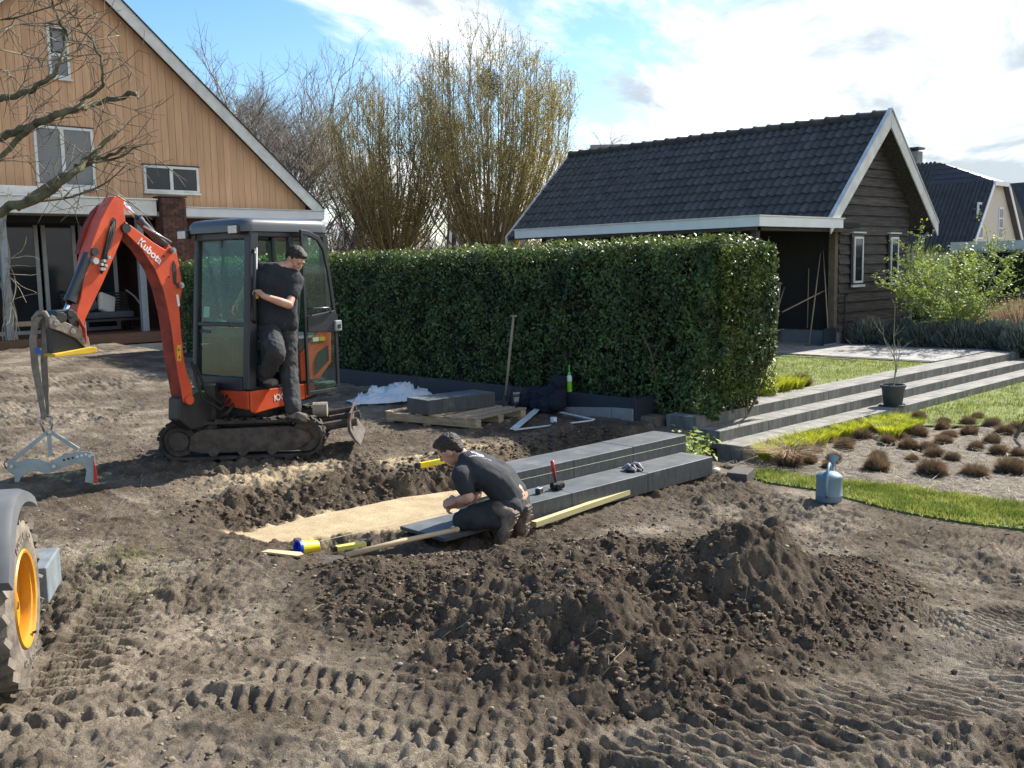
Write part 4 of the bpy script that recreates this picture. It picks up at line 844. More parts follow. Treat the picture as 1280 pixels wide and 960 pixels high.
b = MB(); b.box(pc[0] + .003, pc[0] + .05, pc[2] + .095, pc[3], .3, 3.55); b.box(pc[1] - .05, pc[1] - .004, pc[2] + .095, pc[3], .3, 3.55); hl(b).build('pillar_side', 'brick', ho)
b = MB(); b.box(pc[0] - .02, pc[1] + .02, pc[2] - .02, pc[3] + .02, 3.562, 3.60); hl(b).build('pillar_cap', 'dark_frame', ho)
for k in range(5):
    b = MB(); b.box(2.6, 10.9, 22.2 + k * .145, 22.2 + k * .145 + .14, .47, .50); hl(b).build('deck_board', 'deck', ho)
b = MB(); b.box(2.6, 10.9, 22.93, 25.5, .46, .498); hl(b).build('porch_floor', 'deck', ho)
b = MB(); b.box(2.6, 10.9, 22.17, 22.198, .27, .497); hl(b).build('deck_fascia', 'deck', ho)
b = MB(); b.box(2.6, 14.6, 22.0, 22.15, 0.05, .24); hl(b).build('kerb', 'concrete', ho)
b = MB(); b.box(2.6, 10.9, 25.35, 25.5, .5, 3.14); b.box(10.75, 10.9, 22.5, 25.4, .5, 3.14); hl(b).build('porch_wall', 'brick', ho)
MT['porch_post'] = mat('blue_grey_post', (0.24, 0.29, 0.33), 0.5, var=0.08)
for (xa, ya) in ((6.94, 22.3), (10.0, 22.6)):
    b = MB(); b.box(xa - .075, xa + .075, ya - .07, ya + .07, .5, 3.14); hl(b).build('post', 'porch_post', ho, bevel=.008)
for xa, xb in ((4.2, 5.6), (5.68, 8.30), (8.38, 9.15), (9.23, 10.1)):
    b = MB(); t = 0.09; y = 24.2
    b.box(xa, xb, y, y + .06, 3.0, 3.12); b.box(xa, xb, y, y + .06, .5, .58); b.box(xa, xa + t, y - .001, y + .059, .58, 3.0); b.box(xb - t, xb, y - .001, y + .059, .58, 3.0)
    d_ = hl(b).build('sliding_door', 'grey_frame', ho); b = MB(); b.box(xa + t, xb - t, y + .02, y + .03, .58, 3.0); hl(b).build('pane', 'window_glass', d_)
# bundle of bare wisteria stems up the porch post
cb = Twigs(); rg = np.random.default_rng(5)
for k in range(7):
    n = 26; t = np.linspace(0, 1, n); ph = rg.random() * 6; a = 0.10 + .05 * rg.random(); z = 0.5 + 2.6 * t
    cb.add(np.stack([6.94 + a * np.cos(ph + t * (5 + 3 * rg.random())), 22.28 + a * np.sin(ph + t * 6), z], 1), 0.016, 0.009)
for k in range(10):
    z0 = 0.8 + 2.2 * rg.random(); p_, _ = wig((6.94, 22.2, z0), (rg.normal(0, 1), -.3, rg.normal(0.1, .5)), .7, 6, rg, .6); cb.add(p_, .009, .004)
tag(cb.build('climbing_plant', 'pale_twig'), 'bare twining climber wound round the left porch post', 'climber')
# furniture on the deck
MT['charcoal_fabric'] = mat('charcoal_fabric', (0.05, 0.06, 0.075), 0.95, var=.15, bump=.1)
MT['pale_fabric'] = mat('pale_fabric', (0.45, 0.45, 0.43), 0.95, var=.05, bump=.1)
so_ = thing('garden_sofa', 'dark slatted lounge bench with thick cushions on the porch', 'garden sofa', (9.35, 23.3, .5), R(4))
b = MB(); b.box(-.8, .8, -.35, .35, .26, .31)
for x_ in (-.78, .72):
    for y_ in (-.33, .27): b.box(x_, x_ + .06, y_, y_ + .06, 0, .26)
b.build('seat', 'dark_frame', so_)
b = MB()
for k in range(9): b.box(-.8, .8, .30 + .018 * k, .33 + .018 * k, .34 + k * .065, .385 + k * .065)
b.build('backrest', 'dark_frame', so_)
b = MB(); b.tube([(.8, -.35, .05), (.83, -.3, .5), (.82, .1, .8), (.8, .45, .95)], .02, 8); b.build('arm', 'grey_frame', so_)
b = MB(); b.cbox((-.1, 0, .40), (1.35, .65, .15)); b.build('seat_cushion', 'charcoal_fabric', so_, bevel=.04)
b = MB(); b.cbox((-.45, .05, .68), (.55, .18, .5), (R(-25), R(-18), R(-20))); tag(b.build('cushion', 'charcoal_fabric', None, bevel=.06), 'big dark cushion leaning on the porch sofa', 'cushion').matrix_world = Matrix.Translation((9.35, 23.3, .5))
b = MB(); b.cbox((.05, -.02, .66), (.42, .14, .46), (R(-20), R(22), R(10))); tag(b.build('cushion', 'pale_fabric', None, bevel=.05), 'pale grey cushion propped on the porch sofa', 'cushion').matrix_world = Matrix.Translation((9.35, 23.3, .5))
tb = thing('side_table', 'low white wire framed table on the deck', 'table', (8.3, 22.75, .5))
b = MB(); b.box(-.32, .32, -.25, .25, .28, .30); b.build('table_top', 'grey_frame', tb)
for x_ in (-.3, .3):
    b = MB(); b.tube([(x_, -.23, 0), (x_, -.23, .28), (x_, .23, .28), (x_, .23, 0)], .011, 6); b.build('leg', 'white_paint', tb)
tb = thing('stool', 'white framed stool with a woven top beside the left porch post', 'stool', (7.4, 22.7, .5))
b = MB(); b.box(-.28, .28, -.22, .22, .26, .36); b.build('seat', 'handle', tb, bevel=.02)
for x_ in (-.27, .27):
    b = MB(); b.tube([(x_, -.2, 0), (x_, -.2, .26), (x_, .2, .26), (x_, .2, 0)], .012, 6); b.build('leg', 'white_paint', tb)

# ---------------------------------------------------------------- neighbours
def gable_house(name, label, ridge_px, D):
    pass
nb = thing('neighbour_house', 'cream gabled house with a large dark roof, half hip and chimney beyond the shed', 'house', tuple(AD(1225, 300, 58).xy) + (0.0,))
p = AD(1236, 228, 56); YN = p.y; NO = Vector((p.x, YN, 0)); nb.location = NO
def nl(b): b.v = [(v[0] - NO.x, v[1] - NO.y, v[2]) for v in b.v]; return b
a0 = AY(1214, 292, YN); a1 = AY(1268, 300, YN); t0 = AY(1236, 227, YN); t1 = AY(1254, 232, YN); xc_ = (a0.x + a1.x) / 2; hw = (a1.x - a0.x) / 2 + .3; zt = t0.z
zlow = a0.z; sl2 = (zt - zlow) / (t0.x - a0.x); xl = t0.x - (zt - 2.2) / sl2; xr = t1.x + (zt - 2.2) / sl2; xm = (t0.x + t1.x) / 2
b = MB(); b.prism([(xl + .4, 0), (xr - .4, 0), (xr - .4, 2.6), (t1.x, zt - .15), (t0.x, zt - .15), (xl + .4, 2.6)], YN, YN + 9); nl(b).build('wall', mat('cream_render', (0.55, 0.52, 0.45), .9, var=.08), nb, recalc=True)
rzN = zt + (t1.x - t0.x) / 2 * sl2 * 1.0
b = MB(); th = .18
YR = YN + 3.2
b.add([(xl, YN - .3, 2.2), (xl, YN + 10, 2.2), (xm, YN + 10, rzN), (xm, YR, rzN), (t0.x, YN - .3, zt)], [(0, 1, 2, 3, 4)])
b.add([(xr, YN - .3, 2.2), (xr, YN + 10, 2.2), (xm, YN + 10, rzN), (xm, YR, rzN), (t1.x, YN - .3, zt)], [(4, 3, 2, 1, 0)])
b.add([(t0.x, YN - .3, zt), (t1.x, YN - .3, zt), (xm, YR, rzN)], [(0, 1, 2)])
o = nl(b).build('roof', mat('neighbour_roof', (0.06, 0.062, 0.066), .6, var=.2, vscale=2), nb, recalc=True); s_ = o.modifiers.new('solid', 'SOLIDIFY'); s_.thickness = .15; s_.offset = -1
nrow = 17
bq = MB()
for k in range(nrow):
    t = (k + .5) / nrow; xx = xl + (xm - xl) * t; zz = 2.2 + (rzN - 2.2) * t; yv = YN - .3 if zz < zt else YN - .3 + (zz - zt) / max(rzN - zt, .01) * (YR - YN + .3)
    bq.box(xx - .02, xx + .06, yv, YN + 9.9, zz + .01, zz + .05)
for k in range(42):
    yv = YN - .2 + k * .24; bq.add([(xl, yv, 2.24), (xl, yv + .1, 2.30), (xl, yv + .2, 2.24), (xm, yv + (.0 if yv > YR else 99), rzN + .04), (xm, yv + .1, rzN + .1), (xm, yv + .2, rzN + .04)], [(0, 1, 4, 3), (1, 2, 5, 4)]) if yv > YR else bq.add([(xl, yv, 2.24), (xl, yv + .1, 2.30), (xl, yv + .2, 2.24), (t0.x, yv, zt + .04), (t0.x, yv + .1, zt + .1), (t0.x, yv + .2, zt + .04)], [(0, 1, 4, 3), (1, 2, 5, 4)])
nl(bq).build('roof_tiling', 'tile_far', nb)['kind'] = 'stuff'
for (q0, q1) in (((xl, 2.2), (t0.x, zt)), ((xr, 2.2), (t1.x, zt))):
    b = MB(); b.prism([(q0[0], q0[1] + .03), (q1[0], q1[1] + .03), (q1[0], q1[1] - .28), (q0[0], q0[1] - .28)], YN - .36, YN - .31); nl(b).build('bargeboard', 'white_paint', nb, recalc=True)
b = MB(); b.box(t0.x - .1, t1.x + .1, YN - .36, YN - .3, zt - .22, zt + .03); nl(b).build('fascia', 'white_paint', nb)
for (x_, y_, w_, h_) in ((1224.5, 276, .75, 2.0), (1250, 279, .62, 1.8)):
    c = AY(x_, y_, YN); b = MB(); b.box(c.x - w_ / 2, c.x + w_ / 2, YN - .07, YN + .02, c.z - h_ / 2, c.z + h_ / 2); w_o = nl(b).build('window', 'white_paint', nb)
    b = MB()
    for i in (-1, 1):
        for j in range(3): b.box(c.x + i * w_ * .22 - w_ * .17, c.x + i * w_ * .22 + w_ * .17, YN - .08, YN - .072, c.z - h_ * .45 + j * h_ * .31, c.z - h_ * .45 + j * h_ * .31 + h_ * .27)
    nl(b).build('pane', 'window_glass', w_o)
c = AY(1240, 233, YN); b = MB(); b.box(c.x - .6, c.x + .1, YN - .06, YN, c.z - .25, c.z + .15); nl(b).build('vent', 'concrete', nb)
cz = AD(1145, 200, 60); b = MB(); b.box(-.4, .4, -.35, .35, 0, 9.6 - 0); 
ch = thing('chimney_dummy', '', '') if False else None
cp = Vector((xm - .1, AD(1146, 200, 60).y, 0)); ztop = AD(1146, 190, 60).z
cy_ = YN + 9.0; dd = AY(1143, 190, cy_); b = MB(); b.box(dd.x - .42, dd.x + .42, cy_ - .4, cy_ + .4, 5.0, dd.z); nl(b).build('chimney', 'plinth', nb)
b = MB(); b.box(dd.x - .55, dd.x + .55, cy_ - .5, cy_ + .5, dd.z + .15, dd.z + .28); b.box(dd.x - .2, dd.x + .2, cy_ - .2, cy_ + .2, dd.z, dd.z + .15); nl(b).build('chimney_cap', 'dark_frame', nb)
# skylight on the slope
tsk = .62; ysk = YN + 6.6; xx = xl + (xm - xl) * tsk; zz = 2.2 + (rzN - 2.2) * tsk; an = math.atan2(rzN - 2.2, xm - xl)
b = MB(); b.box(-.6, .6, -.55, .55, 0.05, .16, Matrix.Translation((xx, ysk, zz)) @ Euler((0, -an, 0)).to_matrix().to_4x4()); w_o = nl(b).build('skylight', 'dark_frame', nb)
b = MB(); b.box(-.52, .52, -.47, .47, .165, .17, Matrix.Translation((xx, ysk, zz)) @ Euler((0, -an, 0)).to_matrix().to_4x4()); nl(b).build('pane', mat('blue_glass', (.10, .16, .42), .1, spec=1), w_o)
b = MB(); q = AY(1175, 245, YN + 4); b.tube([(xl + (xm - xl) * .45, YN + 5.2, 2.2 + (rzN - 2.2) * .45 + .1), (xl + (xm - xl) * .45, YN + 5.2, 2.2 + (rzN - 2.2) * .45 + .9), (xl + (xm - xl) * .38, YN + 3.4, 2.2 + (rzN - 2.2) * .45 + 1.6)], .03, 5); nl(b).build('aerial', 'grey_frame', nb)
# brick house farther right
n2 = thing('brick_house', 'partly seen brown brick house with a dark roof at the right edge', 'house', (0, 0, 0))
q = AD(1272, 285, 75); b = MB(); b.prism([(-4, 0), (4, 0), (4, 4.6), (0, 8.6), (-4, 4.6)], 0, 8); o = b.build('wall', mat('brown_brick', (.16, .10, .075), .9, var=.15), n2, recalc=True)
b = MB(); b.prism([(-4.4, 4.3), (0, 8.7), (4.4, 4.3), (4.4, 4.55), (0, 8.98), (-4.4, 4.55)], -.3, 8.3); b.build('roof', 'tile_far', n2, recalc=True)
b = MB(); b.prism([(-4.45, 4.2), (0, 8.65), (4.45, 4.2), (4.45, 4.6), (0, 9.03), (-4.45, 4.6)], -.36, -.305); b.build('bargeboard', 'white_paint', n2, recalc=True)
n2.location = (q.x + 3.2, q.y - 2, -1.5)
n3 = thing('garage_house', 'distant dark roofed building with solar panels at the right edge', 'house', tuple(AD(1262, 262, 66).xy) + (0,))
b = MB(); b.prism([(-3, 4.0), (0, 6.6), (3.2, 4.0), (3.2, 0), (-3, 0)], 0, 6); b.build('roof', 'tile_far', n3, recalc=True); b = MB(); b.add([(-2.6, .4, 4.45), (-.4, .4, 6.36), (-.4, 5.4, 6.36), (-2.6, 5.4, 4.45)], [(0, 1, 2, 3)]); b.build('solar_panel', 'window_glass', n3)
# carport with white fascia and a dark ivy fence
cpT = thing('carport', 'flat roofed dark carport with a pale grey fascia at the right edge', 'carport', (0, 0, 0))
XC = 24.6; f0 = AX(1188, 306, XC); f1 = AX(1285, 312, XC)
y_a = f0.y; y_b = f1.y - 4; z_a = f0.z
b = MB(); b.box(XC, XC + .05, y_b, y_a, z_a - .28, z_a + .06); b.build('fascia', 'weathered_white', cpT); b = MB(); b.box(XC + .055, XC + 5, y_b, y_a, z_a - .2, z_a + .03); b.build('roof', 'dark_frame', cpT)
b = MB(); b.box(XC + .9, XC + 1, y_b, y_a, 0, z_a - .2); b.build('back_wall', 'dark_interior', cpT)
b = MB(); b.box(XC - .02, XC + .06, y_a - .12, y_a, 0, z_a - .25); b.build('post', 'dark_frame', cpT)
# dark roofs seen between the trees, above the hedge and over the shed ridge
def far_roof(label, px0, px1, pyr, pye, D, cat='house', depth=8, tiling=True):
    r0 = AD(px0, pyr, D); r1 = AD(px1, pyr, D); e0 = AD(px0, pye, D - 4)
    t = thing('far_house', label, cat, (r0.x, r0.y, 0), math.atan2(r1.y - r0.y, r1.x - r0.x)); L_ = (r1 - r0).xy.length; zr = r0.z; ze = max(0.8, zr - 3.2)
    b = MB(); b.prism([(0, zr), (-4, ze), (-4, ze - .2), (0, zr - .25), (4, ze - .2), (4, ze)], 0, L_, 'x'); b.build('roof', 'tile_far', t, recalc=True)
    bq = MB()
    for k in range(int(L_ / .28) if tiling else 0):
        x_ = k * .28; bq.add([(x_, -4, ze + .02), (x_ + .1, -4, ze + .10), (x_ + .2, -4, ze + .02), (x_, 0, zr + .02), (x_ + .1, 0, zr + .1), (x_ + .2, 0, zr + .02)], [(0, 1, 4, 3), (1, 2, 5, 4)])
    if tiling: bq.build('roof_tiling', 'tile_far', t)['kind'] = 'stuff'
    b = MB(); b.box(.3, L_ - .3, -3.6, 3.6, 0, ze - .05); b.build('wall', 'brick', t); return t
far_roof('low dark tiled roof glimpsed between the tree stems above the hedge', 425, 500, 290, 305, 38)
far_roof('dark tiled roof showing between the two upright trees and the shed roof', 560, 655, 268, 300, 40)
t = far_roof('long dark roof just above the left end of the shed ridge', 738, 806, 181, 199, 44, tiling=False)

# ---------------------------------------------------------------- trees
def tree(name, label, base, build, group=None, loc_mats=('bark', 'bud')):
    t = thing(name, label, 'tree', base, 0, group); build(t); return t
def hornbeam(t, Ht, Wd, seed, nst=46, budn=16000, m='bark'):
    rg = np.random.default_rng(seed); tr = Twigs(); tw = Twigs(); bud = []
    tr.add(np.array([(0, 0, 0), (.03, 0, .8), (0, .02, 1.6), (0, 0, 2.3)]), .24, .17, 8)
    for k in range(nst):
        a = rg.random() * 2 * PI; sp = rg.random() ** .5; z0 = 1.3 + 1.1 * rg.random(); L = (Ht - z0) * (1.02 - .33 * sp ** 1.8) * (.93 + .07 * rg.random())
        n = 11; s = np.linspace(0, 1, n); rad = Wd / 2 * sp * (1.75 * s ** .72 - .72 * s ** 2.2); wobx = np.cumsum(rg.normal(0, .035, n)); woby = np.cumsum(rg.normal(0, .035, n))
        P = np.stack([np.cos(a) * rad + wobx, np.sin(a) * rad + woby, z0 + s * L], 1); tr.add(P, .018 + .011 * rg.random(), .005, 5)
        for j in range(11):
            i = rg.integers(2, n - 1); f = rg.random(); p0 = P[i - 1] * (1 - f) + P[i] * f; a2 = a + rg.normal(0, 1.1); d0 = (np.cos(a2) * .62, np.sin(a2) * .62, 1.0)
            q, _ = wig(p0, d0, .4 + .75 * rg.random(), 6, rg, .25, .03); tw.add(q, .009, .003, 3); bud.append(q[2:])
            for jj in range(3):
                pp = q[rg.integers(1, 5)]; q2, _ = wig(pp, (rg.normal(0, .5), rg.normal(0, .5), .9), .35 + .5 * rg.random(), 4, rg, .3); tw.add(q2, .007, .0025, 3); bud.append(q2[1:])
    tr.build('trunk', 'olive_twig', t, None); o = tw.build('twigs', 'olive_twig', t, 'stuff')
    B = np.concatenate(bud); B = B[rg.integers(0, len(B), budn)] + rg.normal(0, .035, (budn, 3)); keep = (rg.random(budn) < .35 + .65 * sst(-1.5, 2.0, B[:, 0] * .7 - B[:, 1] * .7)); B = B[keep]
    V_, F_ = leaf_cloud(B, rg.normal(0, 1, B.shape), .042, rg, 1, .6); o = link('crown', npmesh('crown_buds', V_, F_, 'bud'), t); o['kind'] = 'stuff'
    return tr, rg
pb = AD(612, 300, 30); t1_ = tree('hornbeam_tree', 'tall upright fan shaped tree with yellow green buds and a dark nest clump', (pb.x, pb.y, .1), lambda t: hornbeam(t, 9.0, 5.0, 21, 120, 70000), 'two upright budding trees behind the hedge')
rg = np.random.default_rng(2); P = rg.normal(0, 1, (2600, 3)); P = P / np.linalg.norm(P, axis=1)[:, None] * (rg.random((2600, 1)) ** .4) * np.array([.36, .36, .45]); V_, F_ = leaf_cloud(P, P, .05, rg, 1, .3)
nest = link('witches_broom', npmesh('witches_broom', V_, F_, 'stem')); c = AD(612, 105, 29.3); nest.location = c; tag(nest, 'dense dark ball of twigs high in the taller upright tree', 'nest')
pb = AD(491, 300, 31); t2_ = tree('hornbeam_tree', 'shorter upright fan shaped tree with thin yellowish buds, left of the taller one', (pb.x, pb.y, .1), lambda t: hornbeam(t, 7.9, 4.5, 22, 100, 36000), 'two upright budding trees behind the hedge')
def bare(t, Ht, Wd, seed, depth=5, r0=.2, m='bark', dens=1.0, thin=1.0):
    rg = np.random.default_rng(seed); tr = Twigs(); tw = Twigs()
    def rec(p, d, L, r, lv):
        pts, d2 = wig(p, d, L, 5, rg, .22, .03); (tr if lv < 2 else tw).add(pts, r, r * .62, 6 if lv < 2 else (4 if lv < 4 else 3))
        if lv >= depth: return
        nch = 4 if lv < 2 else (3 if rg.random() < .7 * dens else 2)
        for k in range(nch + (1 if lv == 1 else 0)):
            f = pts[-1] if k == 0 else pts[rg.integers(2, 5)]; dd = d2 + rg.normal(0, .40 + .05 * lv, 3) * np.array([1, 1, .55]) + np.array([0, 0, .18]); dd /= np.linalg.norm(dd); rec(f, dd, L * (.66 + .2 * rg.random()), r * (.60 if k else .66) * thin, lv + 1)
    rec((0, 0, 0), (0, 0, 1.0), Ht * .24, r0, 0)
    tr.build('trunk', m, t); tw.build('crown', m, t, 'stuff')
for k, (px, py, D, Ht, sd, dp) in enumerate(((290, 300, 40, 14.2, 31, 7), (360, 300, 42, 12.5, 32, 7), (425, 300, 36, 8.6, 33, 6), (225, 300, 46, 15.5, 35, 7), (325, 300, 50, 16.5, 37, 7))):
    pb = AD(px, py, D); tree('bare_tree', ['tall bare tree rising behind the timber house roof, the middle one', 'bare tree between the house roof and the upright trees', 'small bare tree at the corner of the house eaves', 'bare tree mostly hidden by the left part of the house roof', 'thin bare tree farther back behind the house'][k], (pb.x, pb.y, 0), lambda t: bare(t, Ht, 4, sd, dp, .17, 'far_twig'), 'bare trees behind the timber house')
pb = AD(772, 300, 55); tree('bare_tree', 'small pale bare tree showing above the left end of the shed roof', (pb.x, pb.y, 0), lambda t: bare(t, 11.5, 4, 34, 7, .13, 'far_twig'))
# background shrubbery behind hedge
rg = np.random.default_rng(8)
for k, (px, D, w, h_, lb, m) in enumerate(((440, 34, 3.2, 3.4, 'tangled brown shrub behind the hedge next to the house', 'far_twig'), (520, 42, 4, 3.3, 'dense brown shrub between the stems of the upright trees', 'far_twig'), (660, 33, 2.2, 2.9, 'pale budding shrub beside the shed gable', 'bud'), (585, 36, 3, 3.0, 'twiggy shrub in front of the far dark roof', 'stem'))):
    pb = AD(px, 300, D); t = thing('shrub', lb, 'shrub', (pb.x, pb.y, 0)); tw = Twigs(); pts_ = []
    for j in range(90):
        q, _ = wig((rg.normal(0, w * .22), rg.normal(0, w * .22), 0), (rg.normal(0, .35), rg.normal(0, .35), 1), h_ * (.6 + .45 * rg.random()), 7, rg, .3); tw.add(q, .02, .006, 3)
        for jj in range(5): q2, _ = wig(q[rg.integers(2, 7)], (rg.normal(0, .6), rg.normal(0, .6), .7), .8, 4, rg, .4); tw.add(q2, .01, .004, 3); pts_.append(q2)
    tw.build('stems', 'far_twig' if m != 'stem' else 'stem', t)
    B = np.concatenate(pts_); B = B[rg.integers(0, len(B), 3000)] + rg.normal(0, .08, (3000, 3)); V_, F_ = leaf_cloud(B, rg.normal(0, 1, B.shape), .06, rg, 1, .6); o = link('foliage', npmesh('shrub_foliage', V_, F_, m if m != 'far_twig' else 'stem'), t); o['kind'] = 'stuff'
# low garden fence / planting behind the far end so that the horizon is closed by greenery
t = thing('far_shrubbery', 'distant grey brown belt of bare shrubs and trees closing the view', 'shrubbery', (0, 0, 0)); t['kind'] = 'stuff'
tw = Twigs(); rg = np.random.default_rng(18)
for j in range(1500):
    px = -120 + 1560 * rg.random(); D = 72 + 26 * rg.random(); pb = AD(px, 300, D); q, _ = wig((pb.x, pb.y, 0), (rg.normal(0, .2), rg.normal(0, .2), 1), 3.4 + 2.6 * rg.random(), 5, rg, .25); tw.add(q, .12, .03, 3)
    for jj in range(4): q2, _ = wig(q[rg.integers(1, 5)], (rg.normal(0, .6), rg.normal(0, .6), .7), 1.6, 3, rg, .4); tw.add(q2, .05, .02, 3)
o = tw.build('shrubbery', 'far_twig', t, 'stuff')

# ---------------------------------------------------------------- the overhanging pruned tree at the left
ot = thing('pruned_tree', 'pruned fruit tree reaching mossy cut branches in from the left edge', 'tree', (0, 0, 0)); DT = 5.2
def br(pix, r0, r1, D=DT, parent=ot, name='branch', m='green_bark', k=8):
    P = [AD(x, y, D + .0 * i + 0.12 * math.sin(i * 1.3)) for i, (x, y) in enumerate(pix)]
    # smooth resample
    A = np.array([tuple(p) for p in P]); n = len(A); tt = np.linspace(0, n - 1, (n - 1) * 4 + 1); out = []
    for t in tt:
        i = min(int(t), n - 2); f = t - i; p0 = A[max(i - 1, 0)]; p1 = A[i]; p2 = A[i + 1]; p3 = A[min(i + 2, n - 1)]
        out.append(.5 * ((2 * p1) + (-p0 + p2) * f + (2 * p0 - 5 * p1 + 4 * p2 - p3) * f * f + (-p0 + 3 * p1 - 3 * p2 + p3) * f ** 3))
    out = np.array(out); out += RNG.normal(0, .006, out.shape) * (r0 > .01); b = MB(); b.tube([tuple(v) for v in out], list(.66 * np.linspace(r0, r1, len(out)) * (1 + RNG.normal(0, .06, len(out)))), k); b.build(name, m, parent, smooth=True); return out
base = AD(-240, 330, DT); gb = MB(); gb.tube([(base.x, base.y, H(base.x, base.y) - .1), (base.x, base.y, 1.0), tuple(AD(-225, 330, DT)), tuple(AD(-150, 290, DT))], [.14, .12, .11, .07], 10); gb.build('trunk', 'green_bark', ot, smooth=True)
gb = MB(); gb.tube([tuple(AD(-225, 330, DT)), tuple(AD(-180, 200, DT)), tuple(AD(-90, 180, DT)), tuple(AD(-20, 170, DT))], [.08, .06, .05, .04], 10); gb.build('limb', 'green_bark', ot, smooth=True)
gb = MB(); gb.tube([tuple(AD(-182, 200, DT)), tuple(AD(-120, 160, DT)), tuple(AD(-30, 128, DT))], [.05, .04, .03], 8); gb.build('limb', 'green_bark', ot, smooth=True)
brs = []
brs.append(br([(-150, 290), (-60, 278), (0, 262), (44, 249), (84, 222), (112, 196), (147, 165)], .052, .016))
brs.append(br([(20, 258), (60, 232), (95, 215)], .026, .016))
brs.append(br([(96, 209), (130, 196), (157, 184)], .02, .010)); brs.append(br([(108, 204), (140, 198), (177, 182)], .014, .006))
brs.append(br([(-20, 172), (10, 168), (40, 158), (66, 145), (92, 137), (110, 134), (135, 124), (170, 116)], .036, .018))
brs.append(br([(40, 158), (20, 178), (-10, 205)], .024, .02))
brs.append(br([(-30, 128), (0, 123), (30, 116), (52, 103), (70, 88), (80, 68), (83, 45), (70, 18), (58, -12)], .026, .008))
brs.append(br([(101, 135), (104, 124), (120, 115), (128, 100), (127, 78), (114, 50), (98, 28), (85, 12)], .017, .005))
brs.append(br([(44, 252), (90, 246), (130, 230), (158, 206)], .010, .004)); brs.append(br([(0, 62), (35, 70), (60, 76), (90, 66), (115, 52), (150, 44)], .006, .003, m='pale_twig')); brs.append(br([(0, 40), (25, 30), (60, 28), (85, 22)], .006, .003, m='pale_twig'))
brs.append(br([(-20, 20), (10, 24), (45, 14), (75, 4), (80, -10)], .008, .004)); brs.append(br([(-20, 90), (20, 88), (60, 82)], .006, .003, m='pale_twig'))
tw = Twigs(); rg = np.random.default_rng(77)
rt = np.array(_R0); up_ = np.array([0, 0, 1.0])
for B_ in brs:
    nn = max(4, int(len(B_) * .62))
    for j in range(nn):
        p = B_[rg.integers(2, len(B_))]; d = rt * rg.normal(.35, .7) + up_ * rg.normal(.15, .55) + np.array(_F0) * rg.normal(0, .4); q, dd = wig(p, d, .10 + .34 * rg.random() ** 1.6, 6, rg, .45); tw.add(q, .0036, .0014, 4)
        for jj in range(2):
            q2, _ = wig(q[rg.integers(2, 6)], d + rg.normal(0, .8, 3), .05 + .14 * rg.random(), 3, rg, .5); tw.add(q2, .0026, .0013, 3)
tw.build('twigs', mat('brown_grey_twig', (.17, .145, .105), .9, var=.45, vscale=30), ot, 'stuff')

# ---------------------------------------------------------------- shrub, lavender and dry grass by the shed
rg = np.random.default_rng(41)
pb = AT(1168, 418, .1); sb_ = thing('flowering_shrub', 'open shrub covered in fresh yellow green leaves in front of the shed gable', 'shrub', (20.2, 8.05, .08))
tw = Twigs(); L_ = []
for j in range(15):
    a = rg.random() * 2 * PI; q, d = wig((rg.normal(0, .05), rg.normal(0, .05), 0), (np.cos(a) * .75, np.sin(a) * .75, .95), 1.5 + .55 * rg.random(), 8, rg, .3, .02); tw.add(q, .026, .007, 5)
    for jj in range(11):
        q2, d2 = wig(q[rg.integers(2, 9)], (rg.normal(0, .8) + np.cos(a) * .5, rg.normal(0, .8) + np.sin(a) * .5, .35 + .5 * rg.random()), .5 + .45 * rg.random(), 5, rg, .4); tw.add(q2, .008, .003, 3); L_.append(q2[1:])
        for j3 in range(3): q3, _ = wig(q2[rg.integers(1, 5)], rg.normal(0, 1, 3) + (0, 0, .5), .3, 3, rg, .4); tw.add(q3, .004, .002, 3); L_.append(q3)
tw.build('branches', 'pale_twig', sb_)
B = np.concatenate(L_); B = B[rg.integers(0, len(B), 9000)] + rg.normal(0, .03, (9000, 3)); B = B[B[:, 2] > .45]; V_, F_ = leaf_cloud(B, np.tile([0, 0, 1.], (len(B), 1)), .058, rg, .7, .6); o = link('leaves', npmesh('shrub_leaves', V_, F_, 'shrub_leaf'), sb_); o['kind'] = 'stuff'
def mound(name, label, cat, loc, r, h_, n, size, m, asp=.18, group=None, lean=.9):
    t = thing(name, label, cat, loc, 0, group); P = rg.normal(0, 1, (n, 3)); P[:, 2] = np.abs(P[:, 2]); P /= np.linalg.norm(P, axis=1)[:, None]; N2 = P.copy(); P = P * np.array([r, r, h_]) * (.72 + .33 * rg.random((n, 1)))
    # upright narrow leaves
    s = size * (.6 + .8 * rg.random(n)); d = N2 * lean + np.array([0, 0, .9]) + rg.normal(0, .3, (n, 3)); d /= np.linalg.norm(d, axis=1)[:, None]; t2 = np.cross(d, rg.normal(0, 1, (n, 3))); t2 /= np.linalg.norm(t2, axis=1)[:, None]; w = s * asp
    V = np.stack([P - t2 * w[:, None] * .5, P + t2 * w[:, None] * .5, P + d * s[:, None]], 1).reshape(-1, 3); o = link('foliage', npmesh(name + '_foliage', V, np.arange(3 * n).reshape(-1, 3), m), t); o['kind'] = 'stuff'
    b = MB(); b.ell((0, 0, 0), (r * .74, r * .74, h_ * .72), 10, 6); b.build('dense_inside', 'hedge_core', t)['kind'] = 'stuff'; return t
ords = ['first', 'second', 'third', 'fourth', 'fifth', 'sixth', 'seventh', 'eighth', 'ninth', 'tenth', 'eleventh', 'twelfth', 'thirteenth', 'fourteenth', 'fifteenth', 'sixteenth', 'seventeenth', 'eighteenth', 'nineteenth']
